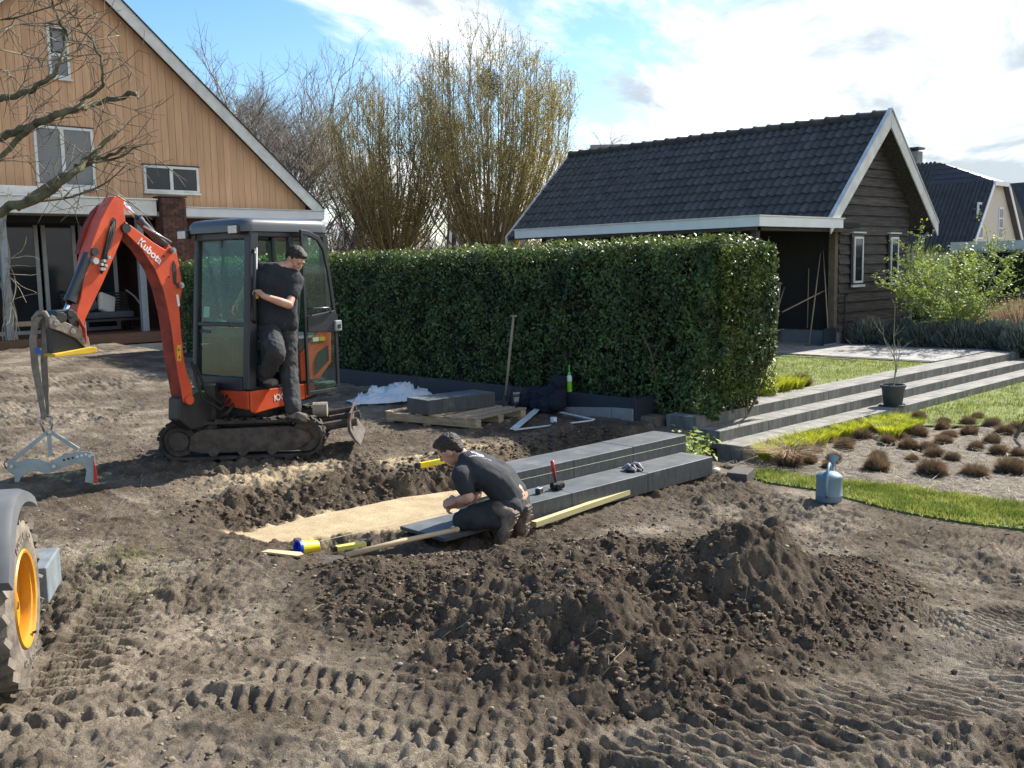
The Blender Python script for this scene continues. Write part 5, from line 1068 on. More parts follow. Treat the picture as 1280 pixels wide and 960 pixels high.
for k in range(9):
    p = Vector((19.55 + .12 * math.sin(k * 2.1), 9.55 - k * .62, .07)); mound('lavender', 'grey green lavender bush, ' + ords[k] + ' from the shed corner along the paving edge', 'lavender', p, .40 + .06 * rg.random(), .42 + .06 * rg.random(), 2600, .14, 'lav', group='lavender bushes edging the paving')
for k, (x_, y_) in enumerate(((21.1, 7.1), (21.5, 6.4), (22.0, 7.6), (21.2, 5.6))): mound('dry_grass', 'pale dry grass clump behind the lavender, ' + ords[k] + ' from the shrub', 'dry grass', (x_, y_, .07), .55, .55, 2200, .35, 'dry_grass', .05, group='dry grass clumps')
for k, (x_, y_, h_) in enumerate(((23.2, 7.2, 1.15), (23.3, 5.8, .9), (22.8, 4.9, .7), (23.9, 10.6, 2.0))): mound('garden_shrub', ['broad grey green shrub behind the dry grass', 'loose shrub in front of the dark carport', 'low twiggy shrub at the right end of the garden', 'tall green shrub behind the right corner of the shed'][k], 'shrub', (x_, y_, .07), h_ * .75, h_, 3800, .12, 'lav' if k < 3 else 'hedge_tip', .35)
ivy = thing('ivy_screen', 'dark ivy covered screen below the carport fascia', 'ivy screen', (0, 0, 0)); n = 12000; y = y_b + (y_a - .3 - y_b) * rg.random(n); z = 1.95 * rg.random(n) ** .9; P = np.stack([XC - .5 + .12 * rg.random(n) + .10 * np.sin(y * 9), y, z], 1); V_, F_ = leaf_cloud(P, np.tile([-1, 0, .4], (n, 1)), .08, rg, .7, .5); o = link('foliage', npmesh('ivy_foliage', V_, F_, 'hedge_leaf'), ivy); o['kind'] = 'stuff'
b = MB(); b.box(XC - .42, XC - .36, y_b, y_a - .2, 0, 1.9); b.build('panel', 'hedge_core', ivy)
# ---------------------------------------------------------------- excavator
MT['red'] = mat('orange_red_paint', (0.60, 0.066, 0.018), 0.42, var=0.10, vscale=5, col2=(0.68, 0.095, 0.028), spec=0.5, bump=0.04, bscale=30)
MT['red_dirt_shade'] = mat('soiled_shaded_red_paint', (0.13, 0.022, 0.014), 0.75, col2=(0.34, 0.04, 0.02), vscale=7, bump=0.1)  # darker red: grime together with the shade of the front faces
MT['cab_black'] = mat('cab_blue_black_paint', (0.020, 0.024, 0.030), 0.38, var=0.1, vscale=4)
MT['cab_roof'] = mat('cab_roof_grey', (0.085, 0.095, 0.105), 0.35, var=0.08, vscale=4)
MT['track'] = mat('muddy_track_rubber', (0.022, 0.020, 0.018), 0.85, col2=(0.075, 0.062, 0.05), vscale=10, bump=0.3)
MT['muddy_steel'] = mat('muddy_steel', (0.045, 0.038, 0.032), 0.8, col2=(0.12, 0.095, 0.075), vscale=9, bump=0.4)
MT['dark_steel'] = mat('black_greasy_steel', (0.022, 0.022, 0.022), 0.5, var=0.3)
MT['chrome'] = mat('chrome_rod', (0.75, 0.75, 0.75), 0.12, metal=1.0, var=0.03)
MT['cyl_grey'] = mat('cylinder_grey', (0.05, 0.055, 0.06), 0.35, var=0.15)
MT['tan_steel'] = mat('tan_muddy_steel', (0.24, 0.205, 0.165), 0.8, var=0.25, vscale=10, bump=0.3)
MT['yellow'] = mat('yellow_paint', (0.62, 0.40, 0.02), 0.6, var=0.15)
MT['lamp_glass'] = mat('work_lamp_glass', (0.55, 0.50, 0.47), 0.15, var=0.15, vscale=30, spec=0.8)
MT['cab_glass'] = glass_mat('tinted_cab_glass', (0.70, 0.86, 0.79), dirt=0.03)
MT['white'] = mat('white_print', (0.75, 0.75, 0.73), 0.6, var=0.03)
MT['seat_black'] = mat('seat_vinyl', (0.025, 0.025, 0.027), 0.6)
dust(MT['red'], col=(.24, .14, .09), sc=4, lo=.54, hi=.74, amt=.5, fine=55); dust(MT['cab_black'], col=(.13, .115, .095), sc=5, lo=.5, hi=.75, amt=.4, fine=45)
EC = Vector((5.17, 9.05, 0.0)); EA = R(-170.1)
ex = thing('mini_excavator', 'orange red mini excavator with its cab door open and boom raised, standing on rubber tracks', 'excavator', EC, EA)
EM = Matrix.Translation(EC) @ Euler((0, 0, EA)).to_matrix().to_4x4(); EI = EM.inverted()
def XB(px, py, b):        # where a sight line meets the machine's fore-aft plane at offset b
    n = (EM.to_3x3() @ Vector((0, 1, 0))); p0 = EM @ Vector((0, b, 0)); d = _ray(px, py); t = (p0 - _O).dot(n) / d.dot(n); return EI @ (_O + d * t)
def XZ(px, py, z): return EI @ AT(px, py, z)
def XA(px, py, a):
    n = (EM.to_3x3() @ Vector((1, 0, 0))); p0 = EM @ Vector((a, 0, 0)); d = _ray(px, py); t = (p0 - _O).dot(n) / d.dot(n); return EI @ (_O + d * t)
# undercarriage: turned relative to the upper body
UA = R(-38.66) - EA; UC = EI @ Vector((5.02, 9.03, 0)); UM = Matrix.Translation(UC) @ Euler((0, 0, UA)).to_matrix().to_4x4()
def um(b): b.v = [tuple(UM @ Vector(v)) for v in b.v]; return b
def stadium(L_, r, n=10, cz=0.2):
    pts = []
    for k in range(n + 1): a = -PI / 2 + PI * k / n; pts.append((L_ / 2 + r * math.cos(a), cz + r * math.sin(a)))
    for k in range(n + 1): a = PI / 2 + PI * k / n; pts.append((-L_ / 2 + r * math.cos(a), cz + r * math.sin(a)))
    return pts
for s in (-1, 1):
    yc = s * 0.385; w = 0.115; SL = 1.19
    b = MB(); o_ = stadium(SL, 0.185, 12, 0.195); i_ = stadium(SL, 0.160, 12, 0.195); n = len(o_); vs = []
    for p in (o_, i_):
        vs += [(x, yc - w, z) for x, z in p] + [(x, yc + w, z) for x, z in p]
    fs = []
    for k in range(n): j = (k + 1) % n; fs += [(k, j, n + j, n + k), (2 * n + k, 3 * n + k, 3 * n + j, 2 * n + j), (k, 2 * n + k, 2 * n + j, j), (n + k, n + j, 3 * n + j, 3 * n + k)]
    b.add(vs, fs)
    per = 2 * SL + 2 * PI * 0.185; m = 46
    for q in range(m):
        d = q / m * per
        if d < SL: p = (-SL / 2 + d, 0.01); a = 0
        elif d < SL + PI * .185: t = (d - SL) / .185; p = (SL / 2 + .185 * math.sin(t), .195 - .185 * math.cos(t)); a = t
        elif d < 2 * SL + PI * .185: p = (SL / 2 - (d - SL - PI * .185), .38); a = PI
        else: t = (d - 2 * SL - PI * .185) / .185; p = (-SL / 2 - .185 * math.sin(t), .195 + .185 * math.cos(t)); a = PI + t
        mx = Matrix.Translation((p[0], yc, p[1])) @ Euler((0, -a, 0)).to_matrix().to_4x4(); sk = .02 * (1 if q % 2 else -1)
        b.prism([(-.022 + sk, -w + .0), (.012 + sk, -w + .0), (.012 - sk, 0), (-.022 - sk, 0)], -.02, .002, 'z', mx); b.prism([(-.022 - sk, .001), (.012 - sk, .001), (.012 + sk, w), (-.022 + sk, w)], -.02, .002, 'z', mx)
    tk = um(b).build('track', 'track', ex, recalc=True)
    yo = yc + s * 0.0
    b = MB(); b.prism([(-.52, .10), (-.40, .065), (.50, .065), (.60, .12), (.60, .26), (.45, .31), (-.40, .30), (-.50, .24)], yc - .085, yc + .085); um(b).build('track_frame', 'muddy_steel', ex, bevel=.012)
    b = MB(); b.cyl((-.60, yc - .06, .195), (-.60, yc + .06, .195), .155, n=20); b.cyl((-.60, yc - .10, .195), (-.60, yc + .10, .195), .095, n=18)
    for k in range(12): a = k * PI / 6; b.box(-.018, .018, yc - .02, yc + .02, .14, .172, Matrix.Translation((-.60, 0, .195)) @ Euler((0, a, 0)).to_matrix().to_4x4())
    um(b).build('sprocket', 'muddy_steel', ex, bevel=.006)
    b = MB(); b.cyl((.60, yc - .05, .195), (.60, yc + .05, .195), .15, n=20); b.cyl((.60, yc - .09, .195), (.60, yc + .09, .195), .06, n=14); um(b).build('idler_wheel', 'muddy_steel', ex, bevel=.006)
    for xr in (-.28, .0, .28): b = MB(); b.cyl((xr, yc - .09, .085), (xr, yc + .09, .085), .052, n=14); um(b).build('roller', 'muddy_steel', ex)
b = MB(); b.box(-.42, .42, -.27, .27, .17, .36); b.cyl((0, 0, .34), (0, 0, .47), .29, n=24); um(b).build('undercarriage', 'dark_steel', ex)
b = MB()
for s in (-1, 1): b.tube([(.40, s * .22, .22), (.8, s * .24, .26), (1.10, s * .25, .30)], .045, 8)
b.cyl((.42, 0, .34), (.8, 0, .36), .05, n=10); b.cyl((.80, 0, .36), (1.08, 0, .40), .028, n=10); um(b).build('blade_arms', 'muddy_steel', ex)
b = MB(); pts = [(1.10, .12), (1.07, .15), (1.02, .24), (1.015, .33), (1.04, .42), (1.06, .42), (1.04, .33), (1.045, .25), (1.09, .16), (1.14, .10)]; b.prism(pts, -.50, .50); um(b).build('dozer_blade', 'muddy_steel', ex, recalc=True)
b = MB(); b.cyl((.66, -.16, .42), (.80, -.16, .42), .075, n=16); um(b).build('blade_cylinder', 'tan_steel', ex)
# upper body: skirts and counterweight
def rrect(x0, x1, y0, y1, r0, r1, n=5):
    P = []
    for (cx, cy, r, a0) in ((x1 - r1, y1 - r1, r1, 0), (x0 + r0, y1 - r0, r0, 90), (x0 + r0, y0 + r0, r0, 180), (x1 - r1, y0 + r1, r1, 270)):
        for k in range(n + 1): a = R(a0 + 90 * k / n); P.append((cx + r * math.cos(a), cy + r * math.sin(a)))
    return P
b = MB(); b.prism(rrect(-.60, .50, -.48, .455, .42, .05), .50, .66, 'z'); b.build('swing_body', 'cab_black', ex, bevel=.01)
b = MB(); v = [(.515, .44, .49), (.515, .44, .675), (.505, -.16, .66), (.505, -.16, .51), (.485, .44, .49), (.485, .44, .675), (.475, -.16, .66), (.475, -.16, .51)]
b.add(v, [(0, 3, 2, 1), (4, 5, 6, 7), (0, 1, 5, 4), (1, 2, 6, 5), (2, 3, 7, 6), (3, 0, 4, 7)]); b.build('front_skirt', 'red', ex, bevel=.012, recalc=True)
b = MB(); b.prism([(.513, .475), (.513, .675), (-.17, .675), (-.17, .52), (.05, .49), (.30, .47), (.46, .455)], .452, .480); b.build('side_skirt', 'red', ex, bevel=.010, recalc=True)
b = MB(); b.prism([(-.18, .53), (-.18, .672), (-.30, .672), (-.33, .55)], .45, .478); b.build('side_skirt', 'red', ex, bevel=.008, recalc=True)
b = MB(); b.prism([(-.325, .665), (-.325, .54), (-.55, .50), (-.60, .53), (-.60, .665)], .38, .49); b.build('rear_corner_panel', 'cyl_grey', ex, bevel=.02, recalc=True)
b = MB(); b.prism(rrect(-.66, -.14, -.47, .43, .36, .03), .66, 1.16, 'z'); b.build('engine_cover', 'cab_black', ex, bevel=.03)
b = MB(); b.prism([(-.16, .70), (-.16, .98), (-.25, 1.06), (-.52, 1.26), (-.60, 1.20), (-.58, .86), (-.40, .70)], .425, .45); b.build('side_cover', 'red', ex, bevel=.01, recalc=True)
b = MB(); b.prism([(-.36, .76), (-.54, .88), (-.54, 1.04), (-.40, .98), (-.35, .88)], .452, .458); b.build('vent_recess', 'cab_black', ex, recalc=True)
b = MB(); b.box(-.50, -.42, .452, .457, 1.09, 1.13); b.build('warning_sticker', 'yellow', ex); b = MB(); b.box(-.41, -.33, .452, .457, 1.09, 1.13); b.build('sticker', 'white', ex)
# swing bracket of the boom
b = MB(); b.prism([(.45, .36), (.45, .62), (.80, .70), (1.02, .64), (1.04, .44), (.9, .32)], -.10, .07); b.cyl((.62, -.02, .28), (.62, -.02, .74), .10, n=14); b.build('swing_bracket', 'dark_steel', ex, bevel=.015)
b = MB(); b.tube([(.50, .12, .62), (.62, .16, .55), (.74, .12, .66), (.84, .10, .95)], .014, 6); b.tube([(.50, .16, .58), (.66, .20, .50), (.80, .12, .62), (.88, .10, .98)], .014, 6); b.tube([(.48, .2, .55), (.58, .22, .47), (.62, .15, .42)], .02, 6); b.build('hydraulic_hoses', 'rubber', ex, smooth=True)
# boom: curved box section
bo = [(1.47, 2.275), (1.38, 2.22), (1.19, 2.09), (1.08, 2.03), (1.035, 2.075), (.955, 2.0), (.925, 1.77), (.925, 1.65), (.965, 1.51), (.962, 1.28), (.945, .98), (.925, .88), (.875, .74), (.875, .60)]
bi = [(.985, .60), (1.005, .74), (1.025, .88), (1.045, 1.05), (1.065, 1.30), (1.085, 1.46), (1.125, 1.66), (1.20, 1.85), (1.32, 2.03), (1.46, 2.165)]
def strip_prism(bm_, A, B_, y0, y1):
    n = min(len(A), len(B_)); vs = []
    for P in (A, B_):
        for (x, z) in P: vs += [(x, y0, z), (x, y1, z)]
    return vs
b = MB(); b.prism(bo + bi, -.095, .08); boom = b.build('boom', ['red', 'red_dirt_shade'], ex, bevel=.006, recalc=True)
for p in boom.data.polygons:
    if p.normal.x > .35 and abs(p.normal.y) < .3: p.material_index = 1  # forward and under faces: shade and grime put into the colour
b = MB(); b.prism([(.985, 1.70), (.975, 1.88), (1.0, 1.93), (1.02, 1.86), (1.015, 1.72)], .081, .086); b.build('boom_slot', 'dark_frame', boom, recalc=True)
for (x, z) in ((1.02, 2.02), (.955, 1.70)): b = MB(); b.cyl((x, .08, z), (x, .125, z), .028, n=12); b.cyl((x, .125, z), (x, .14, z), .018, n=6); b.build('pin', 'steel', boom)
for (x, z) in ((1.33, 2.10), (1.06, 1.78), (1.10, 1.97)): b = MB(); b.cyl((x, .08, z), (x, .087, z), .009, n=8); b.build('bolt', 'dark_frame', boom)
b = MB(); b.cyl((.93, -.12, .62), (.93, .11, .62), .045, n=14); b.build('foot_pin', 'red', boom)
b = MB(); b.cyl((1.47, -.12, 2.215), (1.47, .10, 2.215), .042, n=16); b.build('elbow_pin', 'dark_steel', boom)
def text_mesh(cu, name):
    t = bpy.data.objects.new('text_tmp', cu); me = bpy.data.meshes.new_from_object(t); me.name = name; bpy.data.objects.remove(t); return me
def decal(txt, size, pos, rot, name, parent, m='white', ext=.001, bold=0.02):
    cu = bpy.data.curves.new(name, 'FONT'); cu.body = txt; cu.size = size; cu.extrude = ext; cu.offset = bold * size; cu.align_x = 'CENTER'; cu.align_y = 'CENTER'; cu.materials.append(MT[m]); cu.resolution_u = 3
    o = link(name, text_mesh(cu, name), parent); o.matrix_parent_inverse = Matrix.Identity(4); o.matrix_local = Matrix.Translation(pos) @ rot; return o
def side_rot(ang):      # text on the +y face, reading towards -x, turned by ang in the face
    X = Vector((-math.cos(ang), 0, -math.sin(ang))); Yv = Vector((-math.sin(ang), 0, math.cos(ang))); Z = Vector((0, 1, 0)); return Matrix((X, Yv, Z)).transposed().to_4x4()
decal('Kubota', .098, (1.238, .083, 2.012), side_rot(R(42)), 'boom_lettering', boom)
b = MB(); b.box(-.022, .022, .0805, .083, -.075, .075, Matrix.Translation((1.0, 0, 1.07)) @ Euler((0, R(-4), 0)).to_matrix().to_4x4()); b.build('warning_sticker', 'yellow', boom)
b = MB(); b.prism([(.99, 1.02), (1.01, 1.02), (1.0, 1.05)], .0832, .084); b.prism([(.99, 1.09), (1.01, 1.09), (1.0, 1.12)], .0832, .084); b.build('sticker_symbol', 'dark_frame', boom, recalc=True)
b = MB(); b.box(-.012, .012, .0805, .083, -.055, .055, Matrix.Translation((.975, 0, 1.56)) @ Euler((0, R(6), 0)).to_matrix().to_4x4()); b.build('sticker', 'white', boom)
decal('KX018', .085, (.115, .482, .578), side_rot(R(-2)), 'model_lettering', ex)
# boom-top hydraulic cylinder for the arm
p0, p1, pm_ = Vector((1.0, -.005, 2.045)), Vector((1.445, -.005, 2.455)), None; pm_ = p0.lerp(p1, .62)
b = MB(); b.cyl(p0, pm_, .036, n=16); b.cyl(p0.lerp(p1, .57), pm_ + (p1 - p0) * .02, .042, n=16); cy = b.build('arm_cylinder', 'cyl_grey', ex, autos=40)
b = MB(); b.cyl(pm_, p1, .019, n=12); b.build('rod', 'chrome', cy, smooth=True)
b = MB(); b.cyl(p1 + Vector((0, -.05, 0)), p1 + Vector((0, .05, 0)), .032, n=12); b.build('pin', 'white_paint', cy)
b = MB(); b.tube([p0 + Vector((-.02, .04, .05)), p0.lerp(p1, .25) + Vector((0, .055, .01)), p0.lerp(p1, .55) + Vector((.02, .05, -.03))], .012, 6); b.build('hose', 'steel', cy, smooth=True)
# arm
ao = [(1.50, 2.50), (1.455, 2.46), (1.46, 2.40), (1.455, 2.27), (1.50, 2.13), (1.72, 1.73), (1.90, 1.44), (1.94, 1.27), (2.02, 1.30), (2.035, 1.36), (1.93, 1.62), (1.84, 1.96), (1.80, 2.06), (1.70, 2.27), (1.62, 2.40), (1.55, 2.49)]
b = MB(); b.prism(ao, -.085, .065); arm = b.build('arm', 'red', ex, bevel=.006, recalc=True)
b = MB(); b.prism([(1.57, 2.44), (1.66, 2.36), (1.77, 2.18), (1.83, 2.0), (1.80, 1.99), (1.73, 2.16), (1.62, 2.34), (1.56, 2.40)], -.15, -.087); b.build('hose_guard', 'red_dirt_shade', arm, recalc=True)
sl_ = [(1.60, 2.285), (1.575, 2.31), (1.55, 2.29), (1.555, 2.22), (1.62, 2.05), (1.69, 1.92), (1.72, 1.90), (1.725, 1.94), (1.67, 2.08), (1.62, 2.20)]
b = MB(); b.prism(sl_, .0655, .0685); b.build('arm_recess', 'dark_frame', arm, recalc=True)
b = MB()
for k in range(3): b.tube([(1.58 + .012 * k, .075, 2.27 - .02 * k), (1.60 + .02 * k, .085, 2.17), (1.67 + .01 * k, .085, 2.0), (1.70 + .015 * k, .08, 1.86 - .02 * k)], .010, 6)
b.build('hoses', 'rubber', arm, smooth=True)
b = MB()
for (x, z) in ((1.71, 1.93), (1.735, 1.90), (1.70, 1.89), (1.72, 1.86), (1.665, 1.96), (1.74, 1.86)): b.cyl((x, .066, z), (x, .115, z), .014, n=8)
b.cyl((1.79, .065, 1.93), (1.79, .11, 1.93), .028, n=12); b.build('hose_fittings', 'galv', arm)
q0, q1 = Vector((1.80, .02, 1.99)), Vector((2.045, .02, 1.515)); qm = q0.lerp(q1, .84)
b = MB(); b.cyl(q0, qm, .048, n=16); b.cyl(q0.lerp(q1, .76), qm, .053, n=16); cy = b.build('bucket_cylinder', 'cyl_grey', ex, autos=40)
b = MB(); b.cyl(qm, q1 + (q1 - q0) * .08, .024, n=12); b.build('rod', 'chrome', cy, smooth=True)
b = MB(); b.cyl(q0 + Vector((-.02, -.07, .02)), q0 + Vector((-.02, .07, .02)), .035, n=12); b.build('pin', 'dark_steel', cy)
# linkage, quick coupler and small bucket
b = MB()
for y_ in (-.10, .08): b.prism([(2.0, 1.50), (2.06, 1.53), (2.10, 1.49), (2.06, 1.40), (1.99, 1.36), (1.97, 1.42)], y_, y_ + .02)
b.cyl((2.05, -.11, 1.49), (2.05, .11, 1.49), .035, n=12); b.cyl((2.14, -.11, 1.46), (2.14, .11, 1.46), .05, n=12); b.prism([(2.02, 1.53), (2.16, 1.52), (2.20, 1.44), (2.10, 1.38), (2.02, 1.44)], -.07, .07); b.build('linkage', 'dark_steel', ex, bevel=.006, recalc=True)
b = MB(); b.prism([(1.93, 1.40), (2.02, 1.47), (2.03, 1.38), (1.98, 1.24), (1.92, 1.24)], -.05, .05); b.build('coupler_link', 'red', ex, recalc=True)
b = MB(); b.tube([(1.94, .105, 1.24), (1.95, .115, 1.36), (1.99, .11, 1.44)], .018, 8); b.build('link_bar', 'red_dirt_shade', ex)
b = MB()
for y_ in (-.11, .085): b.prism([(2.25, 1.46), (2.22, 1.49), (2.12, 1.43), (1.98, 1.36), (1.91, 1.28), (1.90, 1.20), (1.94, 1.19), (2.02, 1.28), (2.16, 1.35), (2.24, 1.38)], y_, y_ + .025)
for (x, z) in ((2.19, 1.42), (1.96, 1.26), (2.05, 1.34)): b.cyl((x, -.12, z), (x, .12, z), .028, n=12)
b.build('quick_coupler', 'tan_steel', ex, bevel=.006, recalc=True)
b = MB(); b.prism([(2.22, 1.37), (2.22, 1.17), (1.95, 1.17), (1.93, 1.22), (2.02, 1.30), (2.14, 1.35)], -.09, .08); b.build('bucket_body', 'dark_steel', ex, recalc=True)
b = MB(); b.prism([(2.24, 1.14), (2.24, 1.165), (1.90, 1.20), (1.86, 1.19), (1.86, 1.15), (1.92, 1.145)], -.17, .14); b.build('cutting_plate', 'yellow', ex, bevel=.004, recalc=True)
# cab frame
def bar(b, p, q, w=.05, d=.05, n=4):
    p = Vector(p); q = Vector(q); ax = (q - p).normalized(); u = Vector((1, 0, 0)); u = (u - ax * u.dot(ax)).normalized() if abs(ax.x) < .9 else Vector((0, 1, 0)); v = ax.cross(u)
    vs = [r + u * sx * w / 2 + v * sy * d / 2 for r in (p, q) for sx, sy in ((-1, -1), (1, -1), (1, 1), (-1, 1))]
    b.add(vs, [(0, 3, 2, 1), (4, 5, 6, 7), (0, 1, 5, 4), (1, 2, 6, 5), (2, 3, 7, 6), (3, 0, 4, 7)])
FLb, FLt, FRb, FRt = (.48, .42, .68), (.345, .405, 2.20), (.48, -.40, .68), (.345, -.40, 2.20)
cabf = MB(); bar(cabf, FLb, FLt, .10, .09); bar(cabf, FRb, FRt, .06, .06); cabf.box(-.62, -.55, .36, .43, 1.1, 2.18); cabf.box(-.62, -.55, -.43, -.36, .68, 2.18); cabf.box(-.15, -.10, .37, .43, .68, 2.19)
cabf.box(.44, .53, -.37, .37, .672, .80); cabf.box(.385, .455, -.365, .37, 1.285, 1.325) ; cabf.box(.30, .385, -.37, .36, 2.125, 2.2); cabf.box(-.60, .36, .39, .43, 2.14, 2.20); cabf.box(-.60, .36, -.43, -.39, 2.14, 2.20)
cabf.box(-.60, .46, -.43, -.39, 1.05, 1.10); cabf.box(-.60, -.56, -.36, .36, 1.1, 1.16); cabf.box(-.15, .44, .385, .44, .664, .70)
cabf.build('cab_frame', 'cab_black', ex, bevel=.012)
b = MB(); b.box(-.60, .47, -.43, -.40, .68, 1.05); b.build('cab_side_panel', 'cab_black', ex)
roofp = rrect(-.66, .46, -.455, .455, .14, .10)
b = MB(); n = len(roofp); rings = [(1.0, 2.195), (1.0, 2.25), (.985, 2.285), (.93, 2.315), (.78, 2.33), (.4, 2.34)]; vs = []
for k_, z_ in rings: vs += [((x + .10) * k_ - .10, y * k_, z_) for x, y in roofp]
fs = [(i * n + k, i * n + (k + 1) % n, (i + 1) * n + (k + 1) % n, (i + 1) * n + k) for i in range(len(rings) - 1) for k in range(n)] + [tuple(range(n - 1, -1, -1)), tuple((len(rings) - 1) * n + k for k in range(n))]
b.add(vs, fs); b.build('cab_roof', 'cab_roof', ex, autos=50)
def pane(vs, name='window_pane', m='cab_glass', th=.004, parent=ex):
    b = MB(); a, c, d = Vector(vs[0]), Vector(vs[1]), Vector(vs[2]); nn = (c - a).cross(d - a).normalized() * th; k = len(vs); b.add([Vector(v) for v in vs] + [Vector(v) + nn for v in vs], [tuple(range(k - 1, -1, -1)), tuple(range(k, 2 * k))] + [(i, (i + 1) % k, (i + 1) % k + k, i + k) for i in range(k)]); return b.build(name, m, parent)
pane([(.455, -.37, .80), (.455, .375, .80), (.415, .37, 1.285), (.415, -.37, 1.285)], 'lower_windscreen'); pane([(.415, -.37, 1.325), (.415, .37, 1.325), (.345, .36, 2.125), (.345, -.37, 2.125)], 'windscreen')
pane([(-.56, -.41, 1.10), (.40, -.41, 1.10), (.34, -.41, 2.14), (-.56, -.41, 2.14)], 'side_window'); pane([(-.585, -.36, 1.16), (-.585, .36, 1.16), (-.585, .36, 2.14), (-.585, -.36, 2.14)], 'rear_window')
b = MB(); b.box(.346, .356, -.05, -.02, 1.33, 2.12); b.build('wiper', 'dark_frame', ex)
b = MB(); bar(b, (.39, .44, 1.10), (.33, .445, 2.04), .022, .022); b.tube([(.40, .45, 1.32), (.435, .50, 1.36), (.40, .50, 1.98), (.36, .455, 2.02)], .014, 8); b.build('grab_rail', 'cab_black', ex, smooth=True)
b = MB(); b.cbox((.405, .505, 1.585), (.035, .03, .06)); b.build('grab_rail_tag', 'yellow', ex, bevel=.005)
# two work lamps
for (x, y, z) in ((.44, -.50, 2.19), (.45, .30, 2.215)):
    b = MB(); b.cbox((x, y, z), (.07, .15, .095)); l_ = b.build('work_lamp', 'cab_black', ex, bevel=.02); b = MB(); b.cbox((x + .036, y, z), (.006, .125, .072)); b.build('lens', 'lamp_glass', l_, bevel=.002)
    b = MB(); b.cyl((x - .02, y + (.08 if y < 0 else 0), z + .0), (x - .10, y + (.12 if y < 0 else 0), z + .03), .015, n=8); b.build('bracket', 'cab_black', l_)
# the open door, folded back along the machine's side
dr = MB(); DY = .515
do = [(-.155, .56), (-.155, 2.215), (-.26, 2.205), (-.40, 2.15), (-.475, 2.05), (-.53, 1.80), (-.585, 1.40), (-.60, 1.30), (-.60, .60), (-.56, .56)]
di = [(-.185, .60), (-.185, 2.165), (-.26, 2.155), (-.37, 2.11), (-.44, 2.02), (-.495, 1.79), (-.55, 1.40), (-.565, 1.30), (-.565, .63), (-.54, .60)]
n = len(do); vs = [(x, DY, z) for x, z in do] + [(x, DY, z) for x, z in di] + [(x, DY + .03, z) for x, z in do] + [(x, DY + .03, z) for x, z in di]; fs = []
for k in range(n): j = (k + 1) % n; fs += [(k, j, n + j, n + k), (2 * n + k, 3 * n + k, 3 * n + j, 2 * n + j), (k, 2 * n + k, 2 * n + j, j), (n + k, n + j, 3 * n + j, 3 * n + k)]
dr.add(vs, fs); door = dr.build('door', 'cab_black', ex, recalc=True, bevel=.005)
b = MB(); b.prism([(-.186, 1.20), (-.186, 1.36), (-.555, 1.40), (-.60, 1.34), (-.60, 1.22), (-.57, 1.17)], DY + .005, DY + .04); b.build('door_panel', 'cab_black', door, bevel=.006, recalc=True)
b = MB(); b.tube([(-.21, DY + .05, 1.36), (-.24, DY + .07, 1.43), (-.44, DY + .07, 1.43), (-.50, DY + .05, 1.38)], .012, 8); b.build('handle', 'cyl_grey', door, smooth=True)
b = MB(); b.cbox((-.585, DY + .045, 1.24), (.09, .04, .11)); b.build('latch', 'grey_frame', door, bevel=.01); b = MB(); b.cbox((-.585, DY + .068, 1.235), (.04, .01, .04)); b.build('latch_plate', 'dark_frame', door)
pane([(-.19, DY + .012, 1.37), (-.55, DY + .012, 1.41), (-.495, DY + .012, 1.79), (-.44, DY + .012, 2.02), (-.37, DY + .012, 2.11), (-.26, DY + .012, 2.155), (-.19, DY + .012, 2.16)], 'pane', parent=door)
pane([(-.19, DY + .012, .61), (-.56, DY + .012, .61), (-.56, DY + .012, 1.18), (-.19, DY + .012, 1.20)], 'pane', parent=door)
# cab interior
b = MB(); b.box(-.55, .44, -.38, .38, .665, .69); b.build('cab_floor', 'rubber', ex)
b = MB(); b.cbox((-.20, -.05, 1.05), (.42, .42, .12)); b.cbox((-.40, -.05, 1.34), (.12, .40, .62), (0, R(-8), 0)); b.cbox((-.24, -.05, .85), (.34, .34, .28)); b.build('seat', 'seat_black', ex, bevel=.035)
b = MB(); b.cbox((.33, -.10, 1.22), (.12, .5, .10)); b.cbox((.34, -.28, 1.27), (.14, .18, .16), (0, R(-20), 0)); b.tube([(.36, -.3, 1.25), (.20, -.05, 1.33), (.25, .2, 1.34)], .012, 6); b.cbox((.0, .28, 1.02), (.30, .12, .42)); b.cbox((.0, -.33, 1.02), (.30, .12, .42)); b.build('control_console', 'cyl_grey', ex, bevel=.02)
b = MB()
for (x, y) in ((.20, .22), (.20, -.30), (.34, .02), (.34, .08)): b.cyl((x, y, .9), (x + .02, y, 1.32), .012, n=8); b.ell((x + .02, y, 1.35), (.025, .025, .045), 8, 6)
b.build('control_levers', 'dark_frame', ex)
b = MB(); b.cbox((.38, -.30, 1.42), (.004, .075, .11), (0, R(-10), R(8))); b.cbox((.385, -.02, 1.31), (.004, .06, .06)); b.build('paper_tag', 'white', ex)

